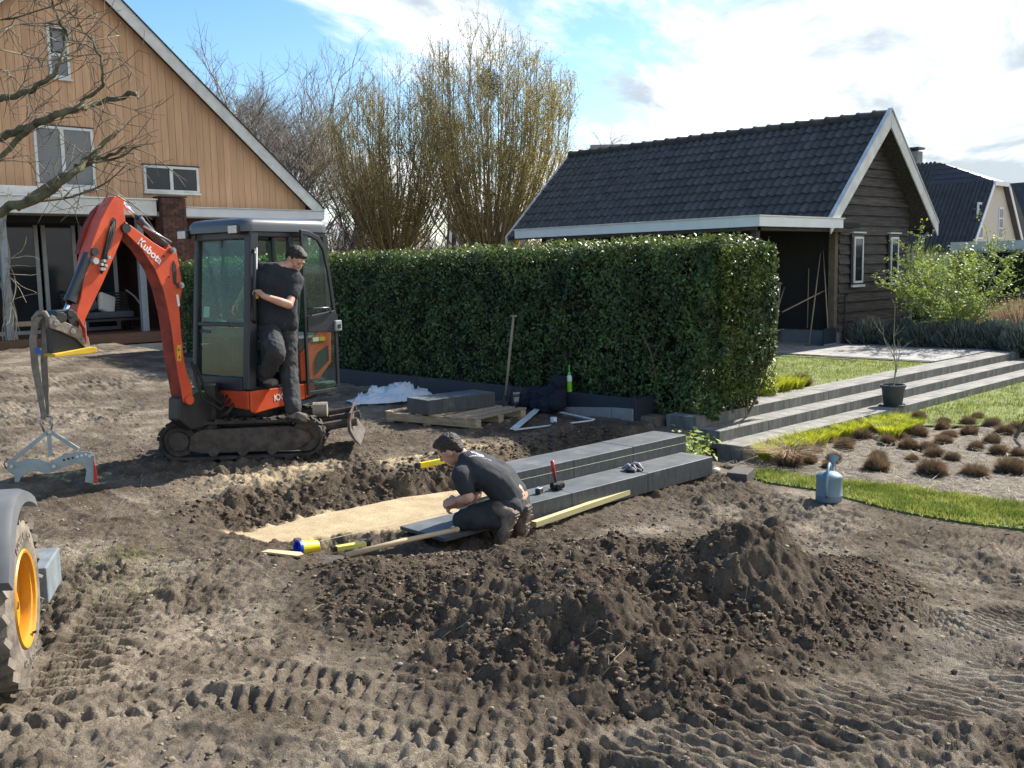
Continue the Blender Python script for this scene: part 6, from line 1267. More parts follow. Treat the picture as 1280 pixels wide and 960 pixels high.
# ---------------------------------------------------------------- sling and stone clamp hanging from the coupler
MT['webbing'] = mat('muddy_webbing', (0.20, 0.175, 0.145), 0.95, var=.25, vscale=14, bump=.2); MT['clamp_grey'] = mat('zinc_grey_paint', (0.33, 0.38, 0.38), 0.5, var=.12, vscale=9); MT['blue'] = mat('blue_plastic', (0.02, 0.09, 0.42), .5); MT['signal_red'] = mat('signal_red', (0.55, .03, .025), .5)
sp = EM @ Vector((2.27, 0, 1.45)); DS = sp.dot(_F0)
sg = thing('lifting_sling', 'muddy webbing lifting sling looped over the coupler of the excavator', 'lifting sling', (sp.x, sp.y, 0.5))
SGO = Vector((sp.x, sp.y, 0.5))
def ribbon(b, pts, w, th=.008):
    P = [Vector(p) - SGO for p in pts]; vs = []
    for i, p in enumerate(P):
        ww = w[i] if isinstance(w, (list, tuple)) else w
        for sy in (-1, 1):
            for sx in (-1, 1): vs.append(p + _R0 * sx * ww / 2 + _F0 * sy * th / 2)
    fs = []
    for i in range(len(P) - 1):
        o = i * 4; q = o + 4; fs += [(o, o + 1, q + 1, q), (o + 2, q + 2, q + 3, o + 3), (o, q, q + 2, o + 2), (o + 1, o + 3, q + 3, q + 1)]
    b.add(vs, fs + [(0, 2, 3, 1)])
b = MB(); ribbon(b, [AD(x, y, DS - .02) for x, y in ((50, 396), (44, 404), (41, 425), (44, 460), (50, 490), (55, 522))], [.05, .055, .06, .06, .055, .045]); b.build('strap', 'webbing', sg, recalc=True)
b = MB(); ribbon(b, [AD(x, y, DS + .05) for x, y in ((51, 394), (57, 402), (57, 418), (55, 450), (57, 485), (58, 522))], [.05, .06, .055, .055, .05, .045]); b.build('strap', 'webbing', sg, recalc=True)
b = MB(); b.tube([AD(x, y, DS + .01) - SGO for x, y in ((43, 410), (42, 398), (48, 391), (56, 391), (60, 398), (60, 408))], .022, 8); b.build('loop', 'webbing', sg, smooth=True)
b = MB(); ribbon(b, [AD(46, 435, DS - .045), AD(50, 443, DS - .045)], .045, .004); b.build('label_tag', 'blue', sg, recalc=True)
cl_o = AD(62, 540, DS); cg = thing('stone_clamp', 'light grey steel stone lifting clamp hanging from the sling', 'lifting clamp', cl_o)
def C(x, y, dd=0): return AD(x, y, DS + dd) - cl_o
b = MB(); b.tube([C(52, 522, -.01), C(52, 533), C(56, 541)], .008, 6); b.tube([C(63, 520, -.01), C(65, 531), C(63, 541)], .008, 6); b.tube([C(51, 522), C(57, 518), C(64, 521)], .008, 6); b.build('shackle', 'steel', cg, smooth=True)
for dd in (-.03, .04):
    for a_, c_ in (((61, 539), (10, 580)), ((62, 539), (98, 562)), ((61, 541), (63, 570))):
        b = MB(); p, q = C(*a_, dd), C(*c_, dd); ax = (q - p).normalized(); sd = ax.cross(_F0).normalized() * .017; f2 = _F0 * .005; b.add([p + sd - f2, p - sd - f2, q - sd - f2, q + sd - f2, p + sd + f2, p - sd + f2, q - sd + f2, q + sd + f2], [(0, 1, 2, 3), (7, 6, 5, 4), (0, 4, 5, 1), (1, 5, 6, 2), (2, 6, 7, 3), (3, 7, 4, 0)]); b.build('link_bar', 'clamp_grey', cg, recalc=True)
def flatpoly(pix, d0, d1, name, m, parent):
    b = MB(); A_ = [C(x, y, d0) for x, y in pix]; B_ = [C(x, y, d1) for x, y in pix]; k = len(pix); b.add(A_ + B_, [tuple(range(k)), tuple(range(2 * k - 1, k - 1, -1))] + [(i, i + k, (i + 1) % k + k, (i + 1) % k) for i in range(k)]); return b.build(name, m, parent, recalc=True, bevel=.004)
flatpoly([(8, 584), (12, 578), (24, 577), (34, 573), (50, 574), (62, 579), (70, 578), (70, 588), (60, 592), (46, 589), (34, 590), (26, 597), (24, 603), (18, 603), (18, 594), (10, 590)], -.03, .03, 'left_jaw', 'clamp_grey', cg)
flatpoly([(64, 577), (78, 569), (92, 565), (108, 564), (118, 567), (119, 580), (119, 600), (116, 604), (106, 603), (108, 588), (103, 580), (92, 579), (80, 584), (68, 589)], -.04, .015, 'right_jaw', 'clamp_grey', cg)
for x, y in ((62, 540), (67, 583), (14, 583), (116, 568), (112, 570)): b = MB(); b.cyl(C(x, y, -.06), C(x, y, .055), .016, n=10); b.build('bolt', 'steel', cg)
for k in range(6): b = MB(); b.cyl(C(80 + 5.5 * k, 575 - 1.4 * k, -.044), C(80 + 5.5 * k, 575 - 1.4 * k, -.038), .010, n=10); b.build('adjustment_hole', 'white_paint' if k > 2 else 'dark_steel', cg)
flatpoly([(117, 573), (121, 590), (122, 603), (117, 603)], -.06, -.042, 'red_pad', 'signal_red', cg)
b = MB(); b.tube([C(8, 586), C(5, 580, -.03), C(9, 573, -.03)], .006, 6); b.build('safety_wire', 'steel', cg)

# ---------------------------------------------------------------- loader at the left edge
MT['rim_yellow'] = mat('orange_yellow_rim', (0.56, 0.245, 0.01), .5, var=.08); dust(MT['rim_yellow'], col=(.20, .15, .10), sc=9, lo=.48, hi=.7, amt=.6, fine=60); MT['tyre'] = mat('dusty_tyre', (0.085, 0.074, 0.060), .9, col2=(0.24, 0.20, 0.155), vscale=8, bump=.25); MT['fender'] = mat('grey_mudguard', (0.10, 0.105, 0.11), .5, var=.15, vscale=6); MT['ballast'] = mat('blue_grey_steel', (0.16, 0.185, 0.20), .6, var=.2, vscale=7, bump=.2)
wc = AD(33, 748, 4.22); nA = AZ - R(74.5); ld = thing('wheel_loader', 'compact wheel loader cut off at the left edge, grey mudguard over a yellow rimmed wheel', 'loader', (wc.x, wc.y, 0), nA)
RW = .37; zc_ = wc.z
# local frame: +x = outward wheel normal, +y = away from the camera, z up
prof = [(-.27, .215), (-.265, .30), (-.25, .345), (-.20, .366), (-.04, .368), (-.012, .345), (0.0, .30), (0.004, .26), (-.004, .222), (-.012, .206)]
b = MB(); n = 48; vs = []
for x_, r_ in prof: vs += [(x_, r_ * math.cos(2 * PI * k / n), zc_ + r_ * math.sin(2 * PI * k / n)) for k in range(n)]
b.add(vs, [(i * n + k, i * n + (k + 1) % n, (i + 1) * n + (k + 1) % n, (i + 1) * n + k) for i in range(len(prof) - 1) for k in range(n)])
for k in range(22):
    a = 2 * PI * k / 22
    for s in (0, 1):
        mx = Matrix.Translation((0, 0, zc_)) @ Euler((a + s * PI / 22, 0, 0)).to_matrix().to_4x4() @ Matrix.Translation((-.065 if s else -.205, 0, .372)) @ Euler((0, 0, R(28 if s else -28))).to_matrix().to_4x4(); b.box(-.072, .066, -.022, .022, -.03, .014, mx)
tyre_ = b.build('wheel', 'tyre', ld, recalc=True)
b = MB(); rp_ = [(-.004, .218), (.004, .212), (0.0, .200), (-.012, .196), (-.016, .186), (-.03, .182), (-.06, .185), (-.075, .13), (-.07, .075), (-.05, .07), (-.045, .0)]; vs = []
for x_, r_ in rp_: vs += [(x_, max(r_, .001) * math.cos(2 * PI * k / n), zc_ + max(r_, .001) * math.sin(2 * PI * k / n)) for k in range(n)]
b.add(vs, [(i * n + k, i * n + (k + 1) % n, (i + 1) * n + (k + 1) % n, (i + 1) * n + k) for i in range(len(rp_) - 1) for k in range(n)]); rim = b.build('rim', 'rim_yellow', tyre_, autos=40, recalc=True)
b = MB()
for k in range(9): a = 2 * PI * k / 9 + .2; b.cyl((-.068, .135 * math.cos(a), zc_ + .135 * math.sin(a)), (-.060, .135 * math.cos(a), zc_ + .135 * math.sin(a)), .018, n=10)
b.build('rim_holes', 'dark_steel', rim); b = MB(); b.cyl((.0, .195 * math.cos(-1.2), zc_ + .195 * math.sin(-1.2)), (.016, .19 * math.cos(-1.2), zc_ + .19 * math.sin(-1.2)), .006, n=8); b.build('valve', 'dark_steel', rim)
b = MB()
for k in range(5): a = 2 * PI * k / 5 + .3; b.cyl((-.074, .10 * math.cos(a), zc_ + .10 * math.sin(a)), (-.055, .10 * math.cos(a), zc_ + .10 * math.sin(a)), .013, n=6)
b.build('wheel_nuts', 'steel', tyre_)
for s_, txt in ((0.0, 'POWER HD'), (PI, 'POWER HD')):
    for i, ch_ in enumerate(txt):
        if ch_ == ' ': continue
        a = R(118) - i * R(8.0) + s_; cu = bpy.data.curves.new('tyre_letter', 'FONT'); cu.body = ch_; cu.size = .05; cu.extrude = .0015; cu.align_x = 'CENTER'; cu.align_y = 'CENTER'; cu.materials.append(MT['tan_steel']); cu.resolution_u = 2
        o = link('tyre_letter', text_mesh(cu, 'tyre_letter'), tyre_); X = Vector((0, math.sin(a), -math.cos(a))); Yv = Vector((0, math.cos(a), math.sin(a))); Zv = Vector((1, 0, 0)); o.matrix_local = Matrix.Translation((.0045, .275 * math.cos(a), zc_ + .275 * math.sin(a))) @ Matrix((X, Yv, Zv)).transposed().to_4x4()
b = MB(); vs = []; N_f = 14
for k in range(N_f + 1):
    a = R(58) + R(97) * k / N_f; r_ = .47; yy = r_ * math.cos(a); zz = zc_ + r_ * math.sin(a); e_ = .018 + .01 * math.sin(a * 3)
    vs += [(e_, yy, zz), (e_ + .012, yy * .965, zc_ + (zz - zc_) * .965 - .03), (-.42, yy, zz), (-.42, yy * 1.02, zc_ + (zz - zc_) * 1.02 + .01), (e_ - .03, yy * 1.03, zc_ + (zz - zc_) * 1.03)]
fs = []
for k in range(N_f): o = k * 5; q = o + 5; fs += [(o, q, q + 4, o + 4), (o + 4, q + 4, q + 3, o + 3), (o + 1, q + 1, q, o), (o + 1, o + 2, q + 2, q + 1), (o + 3, q + 3, q + 2, o + 2)]
fs += [(0, 4, 3, 2, 1), (N_f * 5 + 1, N_f * 5 + 2, N_f * 5 + 3, N_f * 5 + 4, N_f * 5)]
b.add(vs, fs); b.build('mudguard', 'fender', ld, recalc=True, autos=35)
b = MB(); b.box(-1.2, -.34, -.45, 1.0, .28, .62); b.box(-1.15, -.45, -.3, .9, .62, .80); b.build('body', 'fender', ld, bevel=.03)
b = MB(); b.box(-1.3, .015, .40, .78, .24, .42); b.build('ballast_block', 'ballast', ld, bevel=.008)
b = MB(); b.cyl((-.34, 0, zc_), (-.26, 0, zc_), .12, n=16); b.build('axle', 'dark_steel', ld)
# ---------------------------------------------------------------- people
def skin_mat():
    m = mat('skin', (0.50, 0.27, 0.19), 0.5, var=.08, vscale=9, col2=(0.56, 0.32, 0.23)); b = m.node_tree.nodes['Principled BSDF']; b.inputs['Subsurface Weight'].default_value = .15; b.inputs['Subsurface Radius'].default_value = (.02, .008, .004); b.inputs['Subsurface Scale'].default_value = .5; return m
MT['skin'] = skin_mat()
MT['hair'] = mat('dark_brown_hair', (0.018, 0.012, 0.008), .55, col2=(0.055, 0.036, 0.024), vscale=26, stretch=(1, 1, 3), bump=.8, bscale=60)
MT['tshirt'] = mat('navy_black_tshirt', (0.016, 0.019, 0.027), .9, var=.2, vscale=5, bump=.25, bscale=9)
MT['tshirt2'] = mat('faded_black_tshirt', (0.026, 0.029, 0.035), .9, var=.2, vscale=5, bump=.3, bscale=9)
MT['trousers'] = mat('black_work_trousers', (0.022, 0.023, 0.026), .9, col2=(0.04, 0.041, 0.044), vscale=6, bump=.5, bscale=11)
MT['boot'] = mat('dusty_boot', (0.09, 0.07, 0.055), .85, col2=(0.27, 0.215, 0.165), vscale=11, bump=.3)
MT['glove_black'] = mat('black_glove', (0.02, 0.02, 0.02), .8)
MT['eye'] = mat('eye_dark', (0.03, 0.02, 0.015), .2); MT['lip'] = mat('lip', (0.36, 0.14, 0.11), .5)
def remesh(o, vox, smooth=2):
    r = o.modifiers.new('remesh', 'REMESH'); r.mode = 'VOXEL'; r.voxel_size = vox; r.use_smooth_shade = True
    if smooth: s = o.modifiers.new('smooth', 'SMOOTH'); s.factor = .6; s.iterations = smooth
def wrinkle(o, strength, size):
    tx = bpy.data.textures.new('folds', 'CLOUDS'); tx.noise_scale = size; tx.noise_depth = 2; d = o.modifiers.new('folds', 'DISPLACE'); d.texture = tx; d.strength = strength; d.mid_level = .5; d.texture_coords = 'LOCAL'
def limb(b, pts, rad, n=12):
    for i in range(len(pts) - 1): b.cap(pts[i], pts[i + 1], rad[i], rad[i + 1], n)
def head_parts(b, hb, c, fwd, up, s=1.0, hair_parent=None):
    """skull, jaw, nose, ears and neck stub into b; hair into hb. c is the skull centre."""
    f = Vector(fwd).normalized(); u = Vector(up); u = (u - f * u.dot(f)).normalized(); r = f.cross(u); Rm = Matrix((r, f, u)).transposed(); c = Vector(c)
    def W_(x, y, z): return c + (r * x + f * y + u * z) * s
    b.ell(W_(0, -.005, .02), (.076 * s, .094 * s, .098 * s), 18, 12, Rm); b.ell(W_(0, .035, -.045), (.058 * s, .060 * s, .070 * s), 16, 10, Rm); b.ell(W_(0, .064, -.088), (.028 * s, .024 * s, .020 * s), 10, 8, Rm)
    b.cap(W_(0, .092, .008), W_(0, .108, -.022), .008 * s, .013 * s, 8); b.ell(W_(0, .108, -.025), (.015 * s, .012 * s, .010 * s), 8, 6, Rm)
    b.cap(W_(-.034, .084, .028), W_(.034, .084, .028), .010 * s, .010 * s, 8)
    for sx in (-1, 1):
        b.ell(W_(sx * .077, -.010, -.008), (.009 * s, .020 * s, .031 * s), 10, 8, Rm); b.ell(W_(sx * .042, .068, -.020), (.020 * s, .018 * s, .018 * s), 8, 6, Rm)
    b.cap(W_(-.018, .090, -.056), W_(.018, .090, -.056), .0085 * s, .0085 * s, 8)
    hb.ell(W_(0, -.018, .038), (.083 * s, .098 * s, .092 * s), 18, 12, Rm); hb.ell(W_(0, .035, .088), (.060 * s, .058 * s, .036 * s), 14, 8, Rm); hb.ell(W_(0, .062, .092), (.05 * s, .034 * s, .024 * s), 12, 8, Rm); hb.ell(W_(0, -.062, -.008), (.066 * s, .044 * s, .062 * s), 14, 8, Rm)
    return W_, Rm
def face_bits(parent, W_, s=1.0, Rm=None):
    b = MB()
    for sx in (-1, 1): b.ell(W_(sx * .030, .0865, .006), (.0095 * s, .006 * s, .0040 * s), 8, 6, Rm)
    b.build('eyes', 'eye', parent, smooth=True)
    b = MB()
    for sx in (-1, 1): b.cap(W_(sx * .016, .0955, .030), W_(sx * .044, .0855, .030), .0032 * s, .0022 * s, 6)
    b.build('eyebrows', 'hair', parent, smooth=True)
    b = MB(); b.cap(W_(-.018, .0975, -.056), W_(.018, .0975, -.056), .005 * s, .005 * s, 6); b.build('lips', 'lip', parent, smooth=True)
def hand(b, wrist, d, palm_n, thumb_side, curl=.7, s=1.0, splay=.0):
    """palm and five separate bent fingers; d = hand direction, palm_n = the way the palm faces"""
    w = Vector(wrist); d = Vector(d).normalized(); n = Vector(palm_n); n = (n - d * n.dot(d)).normalized(); t = Vector(thumb_side); t = (t - d * t.dot(d) - n * t.dot(n)).normalized()
    b.cap(w, w + d * .03 * s, .026 * s, .028 * s, 10)
    for k in (-1.2, -.4, .4, 1.2): b.cap(w + d * .02 * s + t * k * .014 * s, w + d * .085 * s + t * k * .020 * s, .016 * s, .0135 * s, 8)
    L_ = [.030, .027, .020] ; 
    for k, (off, ls, rr) in enumerate(((1.5, .92, .0095), (.5, 1.06, .0098), (-.5, 1.0, .0094), (-1.5, .78, .0082))):
        p = w + d * (.088 - .004 * abs(off)) * s + t * off * .0195 * s; ang = 0
        for j, seg in enumerate((.044, .028, .021)):
            ang += curl * (.55, .8, .6)[j] * (1 + .12 * (k - 1.5)); dd = d * math.cos(ang) + n * math.sin(ang) + t * off * splay; q = p + dd.normalized() * seg * ls * s; b.cap(p, q, rr * s * (1 - .08 * j), rr * s * (.92 - .08 * j), 8); p = q
    p = w + d * .028 * s + t * .026 * s; dd = (d * .6 + t * .75 + n * .35).normalized(); q = p + dd * .040 * s; b.cap(p, q, .0145 * s, .0115 * s, 8); dd2 = (d * .75 + t * .15 + n * .65).normalized(); q2 = q + dd2 * .032 * s; b.cap(q, q2, .0115 * s, .0105 * s, 8); b.cap(q2, q2 + (dd2 + n * .3).normalized() * .022 * s, .0105 * s, .009 * s, 8)
def boot_mesh(b, heel, toe, up, s=1.0):
    h, t_, u = Vector(heel), Vector(toe), Vector(up); d = (t_ - h).normalized(); u = (u - d * u.dot(d)).normalized(); r = d.cross(u); L_ = (t_ - h).length
    b.cap(h + u * .045, h + d * .06 + u * .05, .042 * s, .045 * s, 12); b.cap(h + d * .06 + u * .045, h + d * (L_ - .04) + u * .035, .045 * s, .040 * s, 12); b.cap(h + d * .015 + u * .05, h + d * .02 + u * .15, .046 * s, .050 * s, 12)
def sole_mesh(b, heel, toe, up):
    h, t_, u = Vector(heel), Vector(toe), Vector(up); d = (t_ - h).normalized(); u = (u - d * u.dot(d)).normalized(); r = d.cross(u); L_ = (t_ - h).length + .045; h = h - d * .04
    out = [(0, .0), (.0, .028), (.02, .038), (.08, .040), (.13, .034), (.18, .044), (.24, .048), (.285, .038), (.31, .015)]; k_ = L_ / .31 * 1.0
    prof = [(x * k_, y) for x, y in out] + [(x * k_, -y) for x, y in out[::-1] if y > 0]
    n = len(prof); vs = [h + d * x + r * y - u * .012 for x, y in prof] + [h + d * x + r * y + u * .020 for x, y in prof]
    b.add(vs, [tuple(range(n)), tuple(range(2 * n - 1, n - 1, -1))] + [(i, i + n, (i + 1) % n + n, (i + 1) % n) for i in range(n)])
    for k in range(7):
        x = .03 + k * .038
        if abs(x - .13) < .02: continue
        p = h + d * x * k_ - u * .016; b.add([p + r * .032 + d * .010 - u * .006, p - r * .032 + d * .010 - u * .006, p - r * .032 - d * .010 - u * .006, p + r * .032 - d * .010 - u * .006, p + r * .032 + d * .010 + u * .006, p - r * .032 + d * .010 + u * .006, p - r * .032 - d * .010 + u * .006, p + r * .032 - d * .010 + u * .006], [(0, 3, 2, 1), (4, 5, 6, 7), (0, 1, 5, 4), (1, 2, 6, 5), (2, 3, 7, 6), (3, 0, 4, 7)])
# ---- the man climbing out of the cab
def WX(v): return EM @ v
fl = XZ(367, 524, .40); footL = WX(Vector((fl.x, fl.y, .385)))
PC = Vector(footL); PC.z = 0
p1_ = thing('person', 'young man in navy shirt and black trousers climbing out of the excavator cab', 'person', PC)
def q(px, py, b): return WX(XB(px, py, b)) - PC
pel = q(347, 404, .50); bel = q(346, 388, .50); che = q(345, 357, .52); nk = q(351, 334, .54); hdc = q(369, 323.5, .61)
shL = q(372, 350, .60); shR = q(326, 336, .42); elL = q(361, 381, .70); wrL = q(329, 370, .60); elR = q(311, 357, .30); wrR = q(299, 376, .16)
hpL = q(357, 413, .52); knL = q(361, 462, .60); anL = footL - PC + Vector((0, 0, .11)); hpR = q(336, 412, .46); knR = q(345, 441, .72); anR = q(331, 470, .42)
view = (-_F0); rt_ = _R0
# face looks right and down in the picture, towards the camera
ffw = (rt_ * .80 + view * .50 + Vector((0, 0, -.85))); fup = Vector((0, 0, 1)) + rt_ * .6 + view * .3
b = MB(); hb = MB(); W_, Rm = head_parts(b, hb, hdc, ffw, fup, 1.0)
limb(b, [nk + Vector((0, 0, -.03)), hdc - Vector((0, 0, .05)) - ffw.normalized() * .03], [.062, .055]); limb(b, [shL, nk, shR], [.045, .055, .045])
limb(b, [shL, elL], [.046, .040]); limb(b, [elL, elL.lerp(wrL, .35), wrL], [.042, .041, .027]); limb(b, [shR, elR], [.046, .039]); limb(b, [elR, elR.lerp(wrR, .35), wrR], [.041, .040, .027])
limb(b, [nk, che, bel, pel], [.06, .085, .085, .09]); limb(b, [hpL, knL, anL], [.07, .045, .04]); limb(b, [hpR, knR, anR], [.07, .045, .04])
pillar = WX(Vector((.405, .475, 1.66))) - PC; hd_ = (pillar - wrL).normalized()
hand(b, wrL, hd_ + Vector((0, 0, .08)), (WX(Vector((0, -1, 0))) - WX(Vector((0, 0, 0)))), (0, 0, 1), 1.0)
hand(b, wrR, (q(290, 386, .12) - wrR), (0, 0, -1), view, .9)
o = b.build('body', 'skin', p1_, recalc=True); remesh(o, .0055, 2)
face_bits(p1_, W_, 1.0, Rm)
o = hb.build('hair', 'hair', p1_, recalc=True); remesh(o, .008, 1); wrinkle(o, .014, .03)
b = MB(); midc = (shL + shR) / 2; ax = (shL - shR).normalized()
limb(b, [shL - ax * .02, shR + ax * .02], [.075, .075]); 
for k, (c_, w, r) in enumerate(((nk - Vector((0, 0, .09)), .15, .10), (che, .15, .125), (bel, .12, .12), (pel + Vector((0, 0, .02)), .11, .125))):
    limb(b, [c_ - ax * w * .75, c_ + ax * w * .75], [r, r])
for a_, c_ in ((nk - Vector((0, 0, .09)), che), (che, bel), (bel, pel + Vector((0, 0, .02)))):
    for sgn in (-1, -.5, 0, .5, 1): limb(b, [a_ + ax * .095 * sgn, c_ + ax * .085 * sgn], [.115, .12])
limb(b, [shL, shL.lerp(elL, .60)], [.068, .067]); limb(b, [shR, shR.lerp(elR, .60)], [.068, .067])
o = b.build('t_shirt', 'tshirt', p1_, recalc=True); remesh(o, .010, 4); wrinkle(o, .022, .09)
b = MB(); limb(b, [pel - ax * .06 + Vector((0, 0, .02)), pel + ax * .06 + Vector((0, 0, .02))], [.115, .115]); limb(b, [hpL, knL, knL.lerp(anL, .5), anL + Vector((0, 0, .02))], [.112, .092, .086, .082]); limb(b, [hpR, knR, knR.lerp(anR, .5), anR], [.112, .096, .086, .078])
o = b.build('trousers', 'trousers', p1_, recalc=True); remesh(o, .010, 3); wrinkle(o, .030, .07)
td = (rt_ * .75 + view * .7).normalized()
bt = MB(); so2 = MB(); hp_ = footL - PC - td * .05 + Vector((0, 0, .012)); boot_mesh(bt, hp_, hp_ + td * .25, (0, 0, 1)); o = bt.build('boot', 'boot', p1_, recalc=True); remesh(o, .007, 2); sole_mesh(so2, hp_, hp_ + td * .22, (0, 0, 1)); so2.build('boot_sole', 'rubber', o, recalc=True)
bt = MB(); so2 = MB(); h2 = anR - Vector((0, 0, .09)) - td * .05; boot_mesh(bt, h2, h2 + td * .25, (0, 0, 1)); o = bt.build('boot', 'boot', p1_, recalc=True); remesh(o, .007, 2); sole_mesh(so2, h2, h2 + td * .22, (0, 0, 1)); so2.build('boot_sole', 'rubber', o, recalc=True)
# ---- the man kneeling at the new step
D0 = 7.20; kc = AD(600, 660, D0); kc.z = -.1; p2_ = thing('person', 'young man in a faded black t-shirt kneeling bent forward over the unfinished lower step', 'person', kc)
def k_(px, py, dd=0): return AD(px, py, D0 + dd) - kc
hdc = k_(563, 562, .02); nk = k_(584, 578, .02); up_b = k_(603, 590, .03); mid_b = k_(624, 603, .04); low_b = k_(638, 620, .05); pel = k_(641, 629, .04)
shN = k_(576, 595, -.17); shF = k_(597, 588, .22); elN = k_(586, 622, -.20); wrN = k_(572, 625, -.09); elF = k_(596, 617, .30); wrF = k_(577, 630, .06)
hpN = k_(636, 634, -.08); hpF = k_(645, 627, .17); knN = k_(579, 650, -.10); knF = k_(592, 643, .26); anN = k_(625, 652, -.16); anF = k_(646, 645, .02)
ffw = (-rt_ * .80 + _F0 * .25 + Vector((0, 0, -.62))); fup = Vector((0, 0, 1)) - rt_ * .8
b = MB(); hb = MB(); W_, Rm = head_parts(b, hb, hdc, ffw, fup, 1.0)
limb(b, [nk, hdc + rt_ * .04], [.060, .055]); limb(b, [nk, up_b, mid_b, low_b, pel], [.07, .10, .10, .115, .11]); limb(b, [shN, nk, shF], [.045, .055, .045])
for s_, e_, w_ in ((shN, elN, wrN), (shF, elF, wrF)): limb(b, [s_, e_], [.048, .042]); limb(b, [e_, e_.lerp(w_, .4), w_], [.043, .040, .027])
for h_, n_, a_ in ((hpN, knN, anN), (hpF, knF, anF)): limb(b, [h_, n_, a_], [.075, .05, .04])
hand(b, wrN, (-rt_ * .9 + Vector((0, 0, -.25)) + _F0 * .2), (Vector((0, 0, -.7)) + _F0 * .7), -_F0 * .2 + Vector((0, 0, 1)), 1.1, .98); hand(b, wrF, (-rt_ * .9 + Vector((0, 0, -.05)) - _F0 * .25), (Vector((0, 0, -.6)) - _F0 * .8), Vector((0, 0, 1)), 1.2, .98)
o = b.build('body', 'skin', p2_, recalc=True); remesh(o, .0055, 2); face_bits(p2_, W_, 1.0, Rm)
o = hb.build('hair', 'hair', p2_, recalc=True); remesh(o, .008, 1); wrinkle(o, .012, .03)
b = MB(); ax = (shF - shN).normalized(); bk = Vector((0, 0, .035))
secs = [(nk + bk * .2 + rt_ * .03, .10, .085), (up_b + bk * .4, .135, .105), (mid_b + bk * .5, .12, .115), (low_b + bk * .1, .11, .112)]
for c_, w, r in secs: limb(b, [c_ - ax * w * .8, c_ + ax * w * .8], [r, r])
for (c0, w0, r0), (c1, w1, r1) in zip(secs[:-1], secs[1:]):
    for sg_ in (-.8, 0, .8): limb(b, [c0 + ax * w0 * sg_, c1 + ax * w1 * sg_], [r0, r1])
limb(b, [shN, nk, shF], [.075, .068, .075]); limb(b, [shN, shN.lerp(elN, .55)], [.070, .068]); limb(b, [shF, shF.lerp(elF, .55)], [.070, .068])
o = b.build('t_shirt', 'tshirt2', p2_, recalc=True); remesh(o, .010, 5); wrinkle(o, .020, .10)
b = MB(); pb_ = pel + Vector((0, 0, -.012)) + rt_ * .004; limb(b, [pb_ - ax * .075, pb_ + ax * .075], [.112, .112])
for h_, n_, a_ in ((hpN, knN, anN), (hpF, knF, anF)): limb(b, [h_, n_], [.105, .082]); limb(b, [n_, n_.lerp(a_, .5), a_ - (a_ - n_) * .05], [.075, .066, .06])
o = b.build('trousers', 'trousers', p2_, recalc=True); remesh(o, .010, 3); wrinkle(o, .028, .08)
# bare strip of lower back between shirt and waistband
b = MB(); c_ = k_(645, 622, .06); c_ = c_ - rt_ * .012; limb(b, [c_ - ax * .06, c_ + ax * .06], [.094, .094]); o = b.build('lower_back', 'skin', p2_, recalc=True); remesh(o, .008, 2)
for (heel, toe, nm_) in ((k_(643, 646, -.22), k_(629, 677, -.16), 'N'), (k_(660, 638, -.02), k_(655, 670, .03), 'F')):
    u_ = (-rt_ * .72 + _F0 * .45 + Vector((0, 0, .10))); bt = MB(); so2 = MB(); boot_mesh(bt, heel, toe, u_); o = bt.build('boot', 'boot', p2_, recalc=True); remesh(o, .007, 2); sole_mesh(so2, heel, toe, u_); so2.build('boot_sole', 'boot', o, recalc=True)
# print across the shoulder blades
MT['faded_print'] = mat('faded_white_print', (0.42, 0.43, 0.43), .8, var=.2)
shirt2 = [c for c in p2_.children if c.name.startswith('t_shirt')][0]
def shirt_mark(rows, px, py, ang, dd=-.02):
    # worn, no longer readable print: a block emblem and a broken line under it, pressed onto the cloth
    c_ = k_(px, py, dd); n_ = (view * .50 + Vector((0, 0, .82)) - rt_ * .05).normalized(); X = rt_ * math.cos(ang) + (_F0 * .85 + Vector((0, 0, .5))) * math.sin(ang); X = (X - n_ * X.dot(n_)).normalized(); Yv = n_.cross(X); b = MB()
    for (x0, x1, y0, y1) in rows:
        nx_ = max(1, int((x1 - x0) / .006)); ny2 = max(1, int((y1 - y0) / .006)); o_ = len(b.v); vs = [(x0 + (x1 - x0) * i / nx_, y0 + (y1 - y0) * j / ny2, 0) for j in range(ny2 + 1) for i in range(nx_ + 1)]
        b.add(vs, [(j * (nx_ + 1) + i, j * (nx_ + 1) + i + 1, (j + 1) * (nx_ + 1) + i + 1, (j + 1) * (nx_ + 1) + i) for j in range(ny2) for i in range(nx_)])
    o = b.build('shirt_print', 'faded_print', p2_); o.matrix_local = Matrix.Translation(c_ + n_ * .12) @ Matrix((X, Yv, n_)).transposed().to_4x4(); s_ = o.modifiers.new('wrap', 'SHRINKWRAP'); s_.target = shirt2; s_.offset = .0035; s_.wrap_method = 'PROJECT'; s_.use_negative_direction = True; s_.use_positive_direction = True; s_.use_project_z = True; s_.project_limit = .4
rg = np.random.default_rng(3); rows_ = [(-.05, -.035, .012, .045), (-.033, -.012, .012, .022), (-.033, -.012, .034, .045), (-.008, .006, .012, .045), (.010, .022, .012, .045), (.026, .05, .020, .045)]
x = -.085
while x < .085: w_ = .006 + .010 * rg.random(); rows_.append((x, x + w_, -.022, -.010)); x += w_ + .0045
shirt_mark(rows_, 600, 577, R(28))

